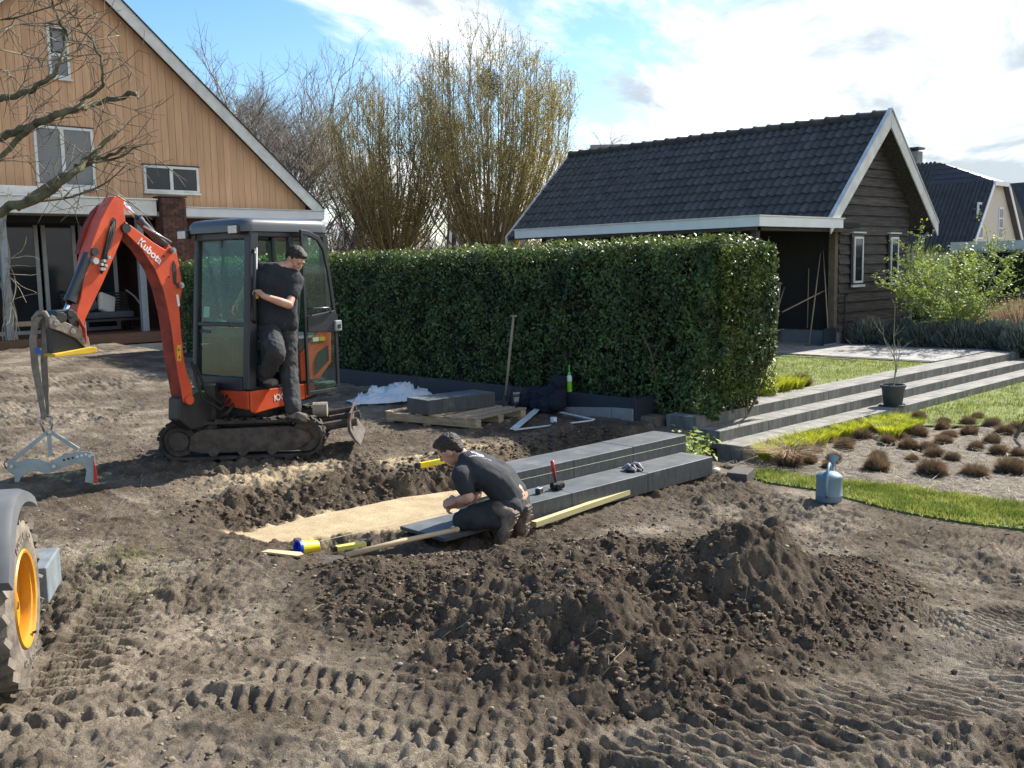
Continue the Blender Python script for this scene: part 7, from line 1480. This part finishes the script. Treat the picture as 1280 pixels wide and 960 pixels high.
# ---------------------------------------------------------------- small things around the work
def rr(v): return Vector(v)
pt = thing('pallet', 'weathered wooden pallet lying in front of the hedge, loaded with a dark block', 'pallet', (7.55, 8.62, 0))
PTD = AT(595, 540, 0.0) - AT(482, 525, 0.0); pt_a = math.atan2(-1.45, .12)
c1, c2, c3 = AT(595, 538, .0), AT(483, 527, .0), AT(646, 521, .0)
lx = Vector((c2.x - c1.x, c2.y - c1.y, 0)); ly = Vector((c3.x - c1.x, c3.y - c1.y, 0)); Lx, Ly = lx.length, ly.length; pa = math.atan2(lx.y, lx.x)
zpt = HF(7.5, 8.6); pt.location = (c1.x, c1.y, .0); pt.rotation_euler = (0, 0, pa); sgn = 1 if lx.cross(ly).z > 0 else -1; Lx = 1.2 if Lx < 1.2 else Lx; Wd = 1.0
MT['pallet_wood'] = mat('pallet_wood', (0.30, 0.22, 0.14), .85, col2=(0.46, 0.36, 0.24), vscale=5, stretch=(1, 6, 6), bump=.15, objvar=.2)
for y_ in (.0, .43, .88): b = MB(); b.box(0, Lx, y_ * sgn, (y_ + .10) * sgn, .02, .11) if sgn > 0 else b.box(0, Lx, (y_ + .10) * sgn, y_ * sgn, .02, .11); b.build('bearer', 'pallet_wood', pt, bevel=.004)
for k, x_ in enumerate((0, .17, .36, .56, .78, Lx - .11)): b = MB(); ya, yb = sorted((-.01 * sgn, 1.0 * sgn)); b.box(x_, x_ + .10 + .02 * (k % 2), ya, yb, .112, .132); b.build('top_slat', 'pallet_wood', pt, bevel=.003)
for x_ in (0, Lx / 2, Lx - .1): b = MB(); ya, yb = sorted((0, 1.0 * sgn)); b.box(x_, x_ + .10, ya, yb, .0, .018); b.build('bottom_slat', 'pallet_wood', pt)
bc = AT(520, 519, .135); bd = AT(615, 508, .135); 
ab = math.atan2(bd.y - AT(535, 519, .135).y, bd.x - AT(535, 519, .135).x)
k0 = AT(535, 519, .135); blk = MB(); blk.box(0, 1.0, 0, .42, 0, .17); blk.m = [0, 1, 0, 0, 0, 0]; o = blk.build('concrete_block', ['step_new', 'step_top'], bevel=.005); o.location = k0; o.rotation_euler = (0, 0, ab); tag(o, 'dark concrete block resting on the wooden pallet', 'concrete block', 'dark concrete blocks of the new steps')
# crumpled plastic sheet
MT['plastic'] = mat('white_plastic_film', (0.74, 0.77, 0.80), .35, var=.1, vscale=5, transl=.12)
p0 = AT(505, 500, .02); cpx = AT(447, 503, .02); t = thing('plastic_sheet', 'crumpled white plastic sheeting lying beside the block against the low wall', 'plastic sheet', (p0.x, p0.y, .0))
uu = (Vector((cpx.x - p0.x, cpx.y - p0.y, 0))).normalized(); L_ = .95; n_ = 46; m_ = 22; vs = []; gi = np.linspace(-.45, .75, n_); gj = np.linspace(-.32, .30, m_); A, B_ = np.meshgrid(gi, gj, indexing='ij')
env = np.clip(1 - (np.abs(A - .15) / .62) ** 3, 0, 1) * np.clip(1 - (np.abs(B_) / .32) ** 2.2, 0, 1); hh = .8 * env * (.05 + .22 * fbm(A, B_, 4, 4, .6, ox=5) ** 1.2 + .16 * (1 - np.abs(2 * fbm(A, B_, 6, 3, ox=7) - 1)) ** 3) * 1.15
vv = Vector((-uu.y, uu.x, 0)); PX = uu.x * A + vv.x * B_ + (fbm(A, B_, 8, 2, ox=2) - .5) * .09; PY = uu.y * A + vv.y * B_ + (fbm(A, B_, 8, 2, ox=12) - .5) * .09
i_, j_ = np.meshgrid(np.arange(n_ - 1), np.arange(m_ - 1), indexing='ij'); bb = (i_ * m_ + j_).ravel(); o = link('film', npmesh('film', np.stack([PX.ravel(), PY.ravel(), hh.ravel() + .01], 1), np.stack([bb, bb + m_, bb + m_ + 1, bb + 1], 1), 'plastic', False), t)
# wooden-handled tamper leaning at the wall
ft = AX(631, 503, 8.72); tp_ = AX(642, 395, 8.98); t = thing('earth_tamper', 'long wooden handled earth tamper leaning against the dark hedge', 'tamper', ft); d_ = tp_ - ft
b = MB(); b.cyl(d_ * .04, d_, .017, .017, 10); b.cyl(d_ - Vector((0, .055, 0)), d_ + Vector((0, .055, 0)), .013, n=8); b.build('handle', 'handle', t, smooth=True); b = MB(); b.cbox((0, 0, -.01), (.19, .19, .05)); b.cyl((0, 0, .0), d_ * .08, .035, .026, 10); b.build('tamper_plate', 'muddy_steel', t, bevel=.006)
# work light / pump in a frame
ft = AX(644, 506, 8.75); t = thing('work_light', 'small grey work light in a dark tubular frame standing by the low wall', 'work light', (ft.x, ft.y, ft.z), R(-115))
b = MB(); b.cbox((0, 0, .09), (.12, .10, .17)); b.build('housing', 'cyl_grey', t, bevel=.012); b = MB(); b.cbox((.055, 0, .155), (.012, .09, .022)); b.cbox((.062, 0, .075), (.006, .07, .06)); b.build('lens', 'grey_frame', t, bevel=.004)
b = MB(); b.tube([(0, -.07, 0), (0, -.075, .30), (0, .075, .30), (0, .07, 0)], .009, 6); b.tube([(-.1, -.07, .005), (.1, -.07, .005)], .009, 6); b.tube([(-.1, .07, .005), (.1, .07, .005)], .009, 6); b.build('frame', 'blue_black_plastic', t, smooth=True)
# dark jacket slumped over the wall
rg = np.random.default_rng(9); jc = AX(680, 498, 8.86); t = thing('jacket', 'navy work jacket dropped in a heap over the low wall', 'jacket', (jc.x, jc.y, 0.02)); b = MB()
for (y, x, z, r) in ((.28, -.02, .08, .11), (.12, .02, .12, .13), (-.02, .04, .17, .13), (-.16, .06, .22, .13), (-.20, .05, .34, .10), (-.24, -.03, .10, .12), (.22, .06, .20, .09), (.34, .0, .04, .08), (-.12, -.08, .07, .11), (.05, -.08, .05, .09)): b.ell((x, y, z), (r, r * 1.1, r * .95), 12, 8)
o = b.build('cloth', mat('navy_cloth', (.010, .013, .024), .95, var=.3, bump=.3), t); remesh(o, .012, 2); wrinkle(o, .06, .06)
# spray can and bottle top on the wall
sc_ = AX(712, 489, 9.0); t = thing('spray_can', 'green and white marking spray can standing on the low wall', 'spray can', (9.0, sc_.y, .252)); b = MB(); b.lathe([(.03, 0), (.032, .004), (.032, .13)], 16); b.build('green_label', mat('lime_green', (.18, .52, .02), .4), t, smooth=False); b = MB(); b.lathe([(.032, .131), (.032, .185), (.026, .2), (.02, .205)], 16); b.build('can', 'white', t); b = MB(); b.lathe([(.018, .206), (.018, .24), (.008, .245), (.007, .33), (.004, .335)], 10); b.build('nozzle', mat('lime_green_cap', (.12, .55, .04), .4), t)
# white plastic strips on the ground and cup
def strip_on(name, label, a, c, w=.05, th=.012, lift=.02, m='weathered_white', cat='plank'):
    a = Vector(a); c = Vector(c); mid = (a + c) / 2; t = MB(); L_ = (c - a).length; t.box(-L_ / 2, L_ / 2, -w / 2, w / 2, 0, th); o = t.build(name, m, bevel=.002); d = (c - a).normalized(); o.location = mid + Vector((0, 0, lift)); o.rotation_euler = (0, -math.asin(d.z), math.atan2(d.y, d.x)); return tag(o, label, cat)
def G_(px, py, z=0): p = AT(px, py, z); p.z = max(HF(p.x, p.y), z - .2); return p
zst = .02
strip_on('aluminium_strip', 'broad pale edging strip running from the pallet corner towards the jacket', AT(642, 537, .03), AT(673, 511, .03), .085, lift=.0); strip_on('aluminium_strip', 'narrow pale edging strip lying across the top of the cut bank', AT(642, 538, .035), AT(741, 526, .035), .035, lift=.0); strip_on('aluminium_strip', 'short pale edging strip running from the low wall to the bank edge', AT(701, 516, .03), AT(742, 525, .03), .045, lift=.0)
cc = AT(692, 528, .05); t = MB(); t.cbox((0, 0, .03), (.055, .055, .06)); o = t.build('plastic_cup', 'white_paint', bevel=.006); o.location = cc; tag(o, 'small white box between the pale edging strips', 'box')
# long yellow-green timber batten leaning along the step front
a_ = AT(667, 659, -.20); c_ = AT(802, 612, -.19); strip_on('timber_batten', 'long pale yellow timber batten lying along the front of the lower step', a_, c_, .055, .045, .0, 'pale_yellow_wood' if False else 'handle', 'batten')
MT['batten'] = mat('pale_yellow_timber', (0.50, 0.44, 0.22), .75, var=.12, stretch=(.6, 8, 8), vscale=4); bpy.data.objects['timber_batten'].data.materials[0] = MT['batten']
# wooden handle (shovel) and the level under it
a_ = AT(432, 694, -.06); c_ = AT(571, 662, -.06); t = thing('shovel', 'shovel with a long wooden handle lying beside the kneeling man', 'shovel', (a_ + c_) / 2); h0, h1 = a_ - (a_ + c_) / 2, c_ - (a_ + c_) / 2
b = MB(); b.tube([h0, h0.lerp(h1, .5) + Vector((0, 0, .008)), h1], [.019, .018, .017], 10); b.ell(h1, (.022, .022, .022), 10, 6); b.build('handle', MT['pale_timber'], t, smooth=True)
dl = (h0 - h1).normalized(); sd = Vector((-dl.y, dl.x, 0)); b = MB(); c0 = h0 + dl * .02; b.add([c0 + sd * .02, c0 - sd * .02, c0 + dl * .08 - sd * .11, c0 + dl * .30 - sd * .10 - Vector((0, 0, .03)), c0 + dl * .34 - Vector((0, 0, .04)), c0 + dl * .30 + sd * .10 - Vector((0, 0, .03)), c0 + dl * .08 + sd * .11], [(0, 1, 2, 3, 4, 5, 6)]); o = b.build('blade', 'muddy_steel', t); s_ = o.modifiers.new('solid', 'SOLIDIFY'); s_.thickness = .006
def level(name, label, a, c, m, w=.045, h_=.055):
    a = Vector(a); c = Vector(c); mid = (a + c) / 2; L_ = (c - a).length; t = thing(name, label, 'spirit level', mid, math.atan2(c.y - a.y, c.x - a.x)); b = MB(); b.box(-L_ / 2 + .03, L_ / 2 - .03, -w / 2, w / 2, 0, h_); b.build('body', m, t, bevel=.003)
    b = MB(); b.box(-L_ / 2, -L_ / 2 + .03, -w / 2 - .002, w / 2 + .002, -.001, h_ + .002); b.box(L_ / 2 - .03, L_ / 2, -w / 2 - .002, w / 2 + .002, -.001, h_ + .002); b.build('end_caps', 'dark_frame', t); b = MB(); b.box(-.04, .04, -w / 2 - .001, w / 2 + .001, .012, h_ - .01); b.build('vial', mat('vial', (.5, .65, .1), .2), t)
MT['level_yellow'] = mat('level_yellow', (0.80, 0.56, 0.02), .4, var=.06)
level('spirit_level', 'bright yellow spirit level lying on the sandy bank behind the kneeling man', AT(521, 586, .02), AT(566, 577, .02), 'level_yellow', .035, .05)
level('spirit_level', 'pale yellow spirit level lying under the wooden shovel handle', AT(415, 689, -.11), AT(462, 681, -.11), mat('pale_level', (0.75, 0.68, 0.16), .5), .05, .03)
# yellow bucket with blue inside
bq_ = AT(382, 684, -.07); t = thing('paint_pot', 'small yellow pot with a blue rim tipped over at the edge of the spoil', 'pot', bq_, R(0)); dirb = (-rt_ * .72 + view * .68 + Vector((0, 0, .12))).normalized(); X = dirb.cross(Vector((0, 0, 1))).normalized(); Yv = dirb.cross(X); MMx = Matrix((X, Yv, dirb)).transposed().to_4x4()
b = MB(); b.lathe([(.040, -.09), (.050, .055), (.046, .055), (.038, -.08)], 22, MMx); b.build('pot_wall', mat('pot_yellow', (.80, .66, .02), .4, var=.04), t, smooth=False); b = MB(); b.lathe([(.053, .045), (.054, .066), (.041, .066), (.040, .02), (.034, -.05), (.001, -.05)], 22, MMx); b.build('blue_lid', mat('pot_blue', (.01, .05, .50), .35, var=.05), t)
a_ = AT(352, 696, -.05); b = MB(); b.prism([(-.13, -.03), (-.10, .03), (.12, .035), (.15, 0), (.12, -.035), (-.10, -.02)], 0, .012, 'z'); o = b.build('wood_scrap', 'pale_timber', recalc=True); o.location = a_ + Vector((0, 0, .02)); o.rotation_euler = (R(4), R(5), R(-50)); tag(o, 'pale splinter of wood lying in the soil beside the yellow pot', 'wood scrap')
# things on the lower step
h_ = AT(696, 612, -.04); t = thing('rubber_mallet', 'black headed mallet with a red grip standing upright on the lower step', 'mallet', (h_.x, h_.y, -.04)); b = MB(); b.cyl((-.05, .01, .035), (.065, -.01, .035), .032, n=14); b.cyl((-.02, -.05, .03), (.03, .06, .03), .024, n=12); b.build('head', 'rubber', t, bevel=.004); tpd = AD(690, 576, h_.dot(_F0) - .02) - Vector((h_.x, h_.y, -.04)); b = MB(); b.cyl((0, 0, .04), tpd * .5, .011, n=8); b.build('shaft', 'dark_steel', t); b = MB(); b.tube([tpd * .48, tpd * .75, tpd], [.013, .016, .015], 10); b.build('grip', mat('red_grip', (.42, .02, .03), .45), t, smooth=True)
h_ = AT(674, 617, -.04); t = thing('tape_measure', 'small white and black tape measure on the lower step beside the mallet', 'tape measure', (h_.x, h_.y, -.04), R(20)); b = MB(); b.cbox((0, 0, .024), (.075, .045, .042)); b.build('case', 'dark_frame', t, bevel=.008); b = MB(); b.cbox((0, 0, .0465), (.06, .046, .006)); b.build('white_face', 'white', t, bevel=.002)
# striped gloves
h_ = AT(792, 588, -.04); t = thing('work_gloves', 'pair of black and pale striped work gloves dropped on the lower step', 'gloves', (h_.x, h_.y, -.04)); MT['glove_pale'] = mat('glove_pale', (.45, .42, .45), .9)
for k in range(9):
    b = MB(); a = -.06 + .016 * k; P = [(a, -.07 + .02 * math.sin(k), .012), (a + .01, -.02, .035 + .02 * math.sin(k * 1.3)), (a + .02 * math.cos(k), .03, .04 + .015 * math.cos(k * 2)), (a + .03 * math.sin(k * 2), .085, .018)]; b.tube(P, [.010, .014, .014, .009], 8); b.build('finger', 'glove_black' if k % 2 else 'glove_pale', t, smooth=True)
b = MB(); b.ell((0, .0, .018), (.075, .06, .02), 12, 8); b.ell((-.06, -.02, .016), (.045, .05, .018), 10, 6); b.build('palm', 'glove_black', t, smooth=True)
# mason's line along the upper block
b = MB(); b.tube([(5.25, 5.735, .055), (8.0, 5.735, .045)], .0016, 5); tag(b.build('mason_line', mat('lime_string', (.50, .52, .34), .6)), 'thin pale mason line stretched along the face of the upper step', 'string')
b = MB(); b.tube([(3.6, 6.02, -.14), (5.0, 5.81, -.095)], .002, 4); tag(b.build('mason_line', MT['lime_string'] if 'lime_string' in MT else bpy.data.materials['lime_string']), 'thin pale mason line running over the levelled sand bed', 'string')
# loose half paver and a few stones
h_ = AT(926, 601, -.27); b = MB(); b.cbox((0, 0, .055), (.21, .20, .10), (0, R(-7), 0)); o = b.build('paver', mat('brown_paver', (.11, .095, .085), .85, var=.15, bump=.2), bevel=.008); o.location = h_; o.rotation_euler = (0, 0, R(12)); tag(o, 'dark brown square paver lying loose between the old and new steps', 'paver')
for k, (x, y, s_, l_) in enumerate(((895, 594, .05, 'pale rounded stone beside the end of the lower new step'), (905, 611, .035, 'small brown stone lying in front of the loose paver'), (500, 838, .016, 'small grey stone in the wheel ruts in front of the spoil heap'))):
    P = AT(x, y, -.26 if k < 2 else -.02); b = MB(); b.ell((0, 0, s_ * .5), (s_, s_ * .75, s_ * .55), 10, 7); o = b.build('stone', ['weathered_white', 'stem', 'plinth'][k], smooth=True); o.location = (P.x, P.y, HF(P.x, P.y)); tag(o, l_, 'stone')
# leafy shoots at the hedge foot
rg = np.random.default_rng(4)
for k, (x, y, lb) in enumerate(((8.25, 5.95, 'glossy broad leaved weed at the end of the upper new step'), (8.62, 6.15, 'low leafy weed between the wall end and the old steps'))):
    n = 90; P = rg.normal(0, 1, (n, 3)) * np.array([.11, .11, .08]) + np.array([0, 0, .13]); P[:, 2] = np.abs(P[:, 2]); V_, F_ = leaf_cloud(P, np.tile([0, -.3, 1.], (n, 1)), .075, rg, .5, .55); t = thing('weed', lb, 'weed', (x, y, -.24)); link('leaves', npmesh('weed_leaves', V_, F_, 'shrub_leaf'), t)['kind'] = 'stuff'; tw = Twigs()
    for j in range(9): q_, _ = wig((0, 0, 0), (rg.normal(0, .5), rg.normal(0, .5), 1), .24, 4, rg, .3); tw.add(q_, .004, .002, 4)
    tw.build('stems', 'stem', t)
# watering can
cw = AT(1036, 624, -.275); wt_ = thing('watering_can', 'pale blue plastic watering can standing at the grass edge', 'watering can', (cw.x, cw.y, -.285), R(20)); MT['can_blue'] = mat('dusty_blue_plastic', (0.17, 0.26, 0.31), .55, var=.08, vscale=6)
b = MB(); b.lathe([(.108, 0), (.112, .008), (.112, .05), (.115, .055), (.112, .06), (.108, .20), (.111, .205), (.111, .215), (.106, .225), (.07, .25), (.055, .255)], 28); b.build('tank', 'can_blue', wt_, autos=40)
b = MB(); b.tube([(-.105, 0, .05), (-.155, 0, .09), (-.16, 0, .17), (-.13, 0, .24), (-.06, 0, .30), (.0, 0, .325), (.06, 0, .30), (.075, 0, .255)], .013, 10); b.build('handle', 'can_blue', wt_, smooth=True)
b = MB(); b.tube([(.09, 0, .05), (.16, 0, .10), (.20, 0, .20), (.245, 0, .29)], [.026, .022, .016, .013], 12); b.build('spout', 'can_blue', wt_, smooth=True); b = MB(); b.lathe([(.014, 0), (.045, .05), (.047, .06), (.0, .066)], 18, Matrix.Translation((.24, 0, .285)) @ Euler((0, R(38), 0)).to_matrix().to_4x4()); b.build('rose', 'can_blue', wt_, autos=40)
# potted sapling
cp_ = AT(1116, 507, -.158); pp = thing('potted_sapling', 'leafless sapling in a dark grey plastic pot on the lowest garden step', 'potted tree', (cp_.x, cp_.y - 0, -.158)); MT['pot_grey'] = mat('dark_grey_pot', (.055, .06, .065), .6, var=.12)
b = MB(); b.lathe([(.115, 0), (.118, .004), (.150, .245), (.165, .25), (.165, .285), (.15, .286), (.145, .25), (.0, .245)], 26); b.build('pot', 'pot_grey', pp, autos=40); b = MB(); b.lathe([(.17, 0.001), (.18, .02), (.16, .02), (.15, .006)], 24); b.build('saucer', 'pot_grey', pp)
tw = Twigs(); rg = np.random.default_rng(14); q0_, d0 = wig((0, 0, .24), (.05, -.05, 1), .45, 5, rg, .15); tw.add(q0_, .012, .008, 6)
for j in range(5):
    st = q0_[min(5, 2 + j % 4)]; a = rg.random() * 6.28; q1_, d1 = wig(st, (np.cos(a) * .38, np.sin(a) * .38, 1), .35 + .4 * rg.random(), 8, rg, .3, .02); tw.add(q1_, .006, .002, 4)
    for jj in range(3): q2_, _ = wig(q1_[rg.integers(2, 8)], (np.cos(a + jj) * .6, np.sin(a + jj) * .6, .7), .22, 4, rg, .4); tw.add(q2_, .003, .0015, 3)
tw.build('branches', 'pale_twig', pp)
# young bare tree at the right edge
yb = AT(1268, 548, -.27); yt = thing('young_tree', 'thin leaning bare young tree at the right edge of the planting bed', 'tree', (yb.x, yb.y, -.28)); tw = Twigs(); q0_ = np.array([(0, 0, 0), (.10, -.10, .25), (.22, -.22, .55), (.32, -.34, 1.0)]); tw.add(q0_, .022, .014, 6)
for j in range(6): q1_, _ = wig(q0_[rg.integers(2, 4)], (.4 + rg.normal(0, .5), -.4 + rg.normal(0, .5), 1), .8, 7, rg, .3); tw.add(q1_, .008, .002, 4)
tw.build('trunk', 'stem', yt)
# ---- grasses in the bed
def tuft_mesh(name, n, h_, r, m, seed, droop=.6, w=.010, upright=.6):
    rg = np.random.default_rng(seed); a = rg.random(n) * 2 * PI; rr_ = r * np.sqrt(rg.random(n)); hh = h_ * (.6 + .5 * rg.random(n)); out = (rr_ / r) * (1 - upright) + .15
    x0, y0 = rr_ * np.cos(a) * .75, rr_ * np.sin(a) * .75; x1, y1 = x0 + np.cos(a) * hh * out * .5 + rg.normal(0, .01, n), y0 + np.sin(a) * hh * out * .5 + rg.normal(0, .01, n); x2, y2 = x0 + np.cos(a) * hh * out * (1 + droop), y0 + np.sin(a) * hh * out * (1 + droop)
    b_ = a + rg.normal(0, .5, n) + PI / 2; dx, dy = np.cos(b_) * w / 2, np.sin(b_) * w / 2
    V = np.stack([np.stack([x0 - dx, y0 - dy, 0 * x0], 1), np.stack([x0 + dx, y0 + dy, 0 * x0], 1), np.stack([x1 + dx * .8, y1 + dy * .8, hh * .6], 1), np.stack([x1 - dx * .8, y1 - dy * .8, hh * .6], 1), np.stack([x2, y2, hh * (1 - .25 * droop)], 1)], 1).reshape(-1, 3)
    base = np.arange(n)[:, None] * 5; F = np.concatenate([base + np.array([[0, 1, 2]]), base + np.array([[0, 2, 3]]), base + np.array([[3, 2, 4]])], 0); return npmesh(name, V, F, m)
def dome_tuft(name, n, seed):
    rg = np.random.default_rng(seed); a = rg.random(n) * 2 * PI; t = np.arccos(1 - rg.random(n) * (1.0 + .12 * rg.random(n))); rr_ = (.15 + .018 * rg.normal(0, 1, n)) * (1 + .12 * np.sin(a * 2 + seed)); x2 = rr_ * np.sin(t) * np.cos(a); y2 = rr_ * np.sin(t) * np.sin(a); z2 = .8 * rr_ * np.cos(t) + .02
    x0, y0 = x2 * .45 + rg.normal(0, .01, n), y2 * .45 + rg.normal(0, .01, n); b_ = a + PI / 2 + rg.normal(0, .6, n); dx, dy = np.cos(b_) * .0035, np.sin(b_) * .0035
    V = np.stack([np.stack([x0 - dx, y0 - dy, z2 * .2], 1), np.stack([x0 + dx, y0 + dy, z2 * .2], 1), np.stack([x2, y2, z2], 1)], 1).reshape(-1, 3); return npmesh(name, V, np.arange(3 * n).reshape(-1, 3), 'brown_blade')
tm = [dome_tuft('tussock', 2400, 60 + k) for k in range(4)]
base_c = MB(); base_c.ell((0, 0, .0), (.105, .105, .085), 12, 6)
core_me = base_c.mesh('tussock_core', mat('tussock_core', (.05, .028, .016), .95))
pixs = [[(395, 0)]]
rows = [('front', [(1165, 592, 1.15), (1218, 594, 1.05), (1262, 590, 1.25)]), ('second', [(1096, 586, 1.2), (1135, 560, 1.0), (1248, 566, .8), (1272, 568, .75)]), ('third', [(1042, 574, .7), (1055, 560, .9), (1098, 570, .75), (1168, 570, .85), (1220, 560, .7), (1160, 562, .9), (1180, 553, .85), (1240, 553, .85)]), ('fourth', [(1000, 572, .9), (1078, 548, .9), (1110, 553, .8), (1148, 544, .95), (1130, 548, .6), (1178, 550, .7), (1212, 542, .95), (1256, 541, .9)]), ('back', [(1020, 566, .7), (1012, 578, .8), (1036, 584, .65), (1190, 575, .7), (1140, 575, .7), (1088, 540, .75), (1178, 536, .85), (1210, 530, .8), (1180, 528, .75), (1240, 533, .9), (1272, 538, .9), (1148, 523, .9), (1060, 556, .7), (1222, 523, .7), (1186, 545, .8), (1270, 582, .8)])]
n_t = 0
for rn, lst in rows:
    lst = sorted(lst)
    for i, (x, y, s_) in enumerate(lst):
        P = AT(x, y, -.27); t = thing('clipped_tussock', 'rusty brown clipped tussock, %s from the left in the %s row' % (ords[i], rn), 'grass tussock', (P.x, P.y, -.275), RNG.random() * 6.28, 'clipped brown tussocks in the planting bed'); s_ = s_ * .92
        t.scale = (s_ * (.9 + .2 * RNG.random()), s_, s_ * (.75 + .4 * RNG.random())); o = link('blades', tm[n_t % 4], t); o['kind'] = 'stuff'; o = link('crown', core_me, t); n_t += 1
gm = [tuft_mesh('lime_tuft', 420, .21, .15, 'lime_blade', 70 + k, .35, .012, .55) for k in range(3)]
for i, (x, y, s_) in enumerate(((962, 572, .95), (985, 566, 1.0), (1003, 560, 1.0), (1020, 556, .95), (1036, 550, .8), (1056, 545, .85), (1072, 541, .85), (1095, 538, .9), (1112, 546, .9), (1128, 541, .85), (1140, 536, .8), (1105, 531, .75), (1124, 528, .7), (990, 552, .5))):
    P = AT(x, y, -.27); t = thing('lime_grass_tuft', 'yellow green grass tuft at the foot of the steps, %s from the left' % ords[i], 'grass tuft', (P.x, P.y, -.275), RNG.random() * 6.28, 'yellow green grass tufts at the foot of the steps'); t.scale = (s_, s_, s_); o = link('blades', gm[i % 3], t); o['kind'] = 'stuff'
for i, (x, y, s_) in enumerate(((955, 494, 1.3), (975, 489, 1.2), (992, 486, 1.0))):
    P = AT(x, y, .06); t = thing('lime_grass_tuft', ['fresh grass tuft right beside the hedge end on the terrace', 'fresh grass tuft in the middle of three on the terrace behind the top step', 'fresh grass tuft farthest from the hedge on the terrace edge'][i], 'grass tuft', (P.x, P.y, .055), 1.0 * i); t.scale = (s_, s_, s_); o = link('blades', gm[i % 3], t); o['kind'] = 'stuff'
P = AT(1001, 482, .06); t = thing('clipped_tussock', 'rusty brown clipped tussock beside the fresh grass on the terrace', 'grass tussock', (P.x, P.y, .06)); t.scale = (1.2, 1.2, 1.3); link('blades', tm[0], t)['kind'] = 'stuff'
P = AT(985, 580, -.27); t = thing('dead_grass_tuft', 'collapsed brown tuft with long pale stalks at the corner of the bed', 'grass tuft', (P.x, P.y, -.27)); link('blades', tuft_mesh('dead_blades', 260, .30, .13, 'dry_grass', 99, 1.1, .008, .1), t)['kind'] = 'stuff'; link('crown', tm[1], t)
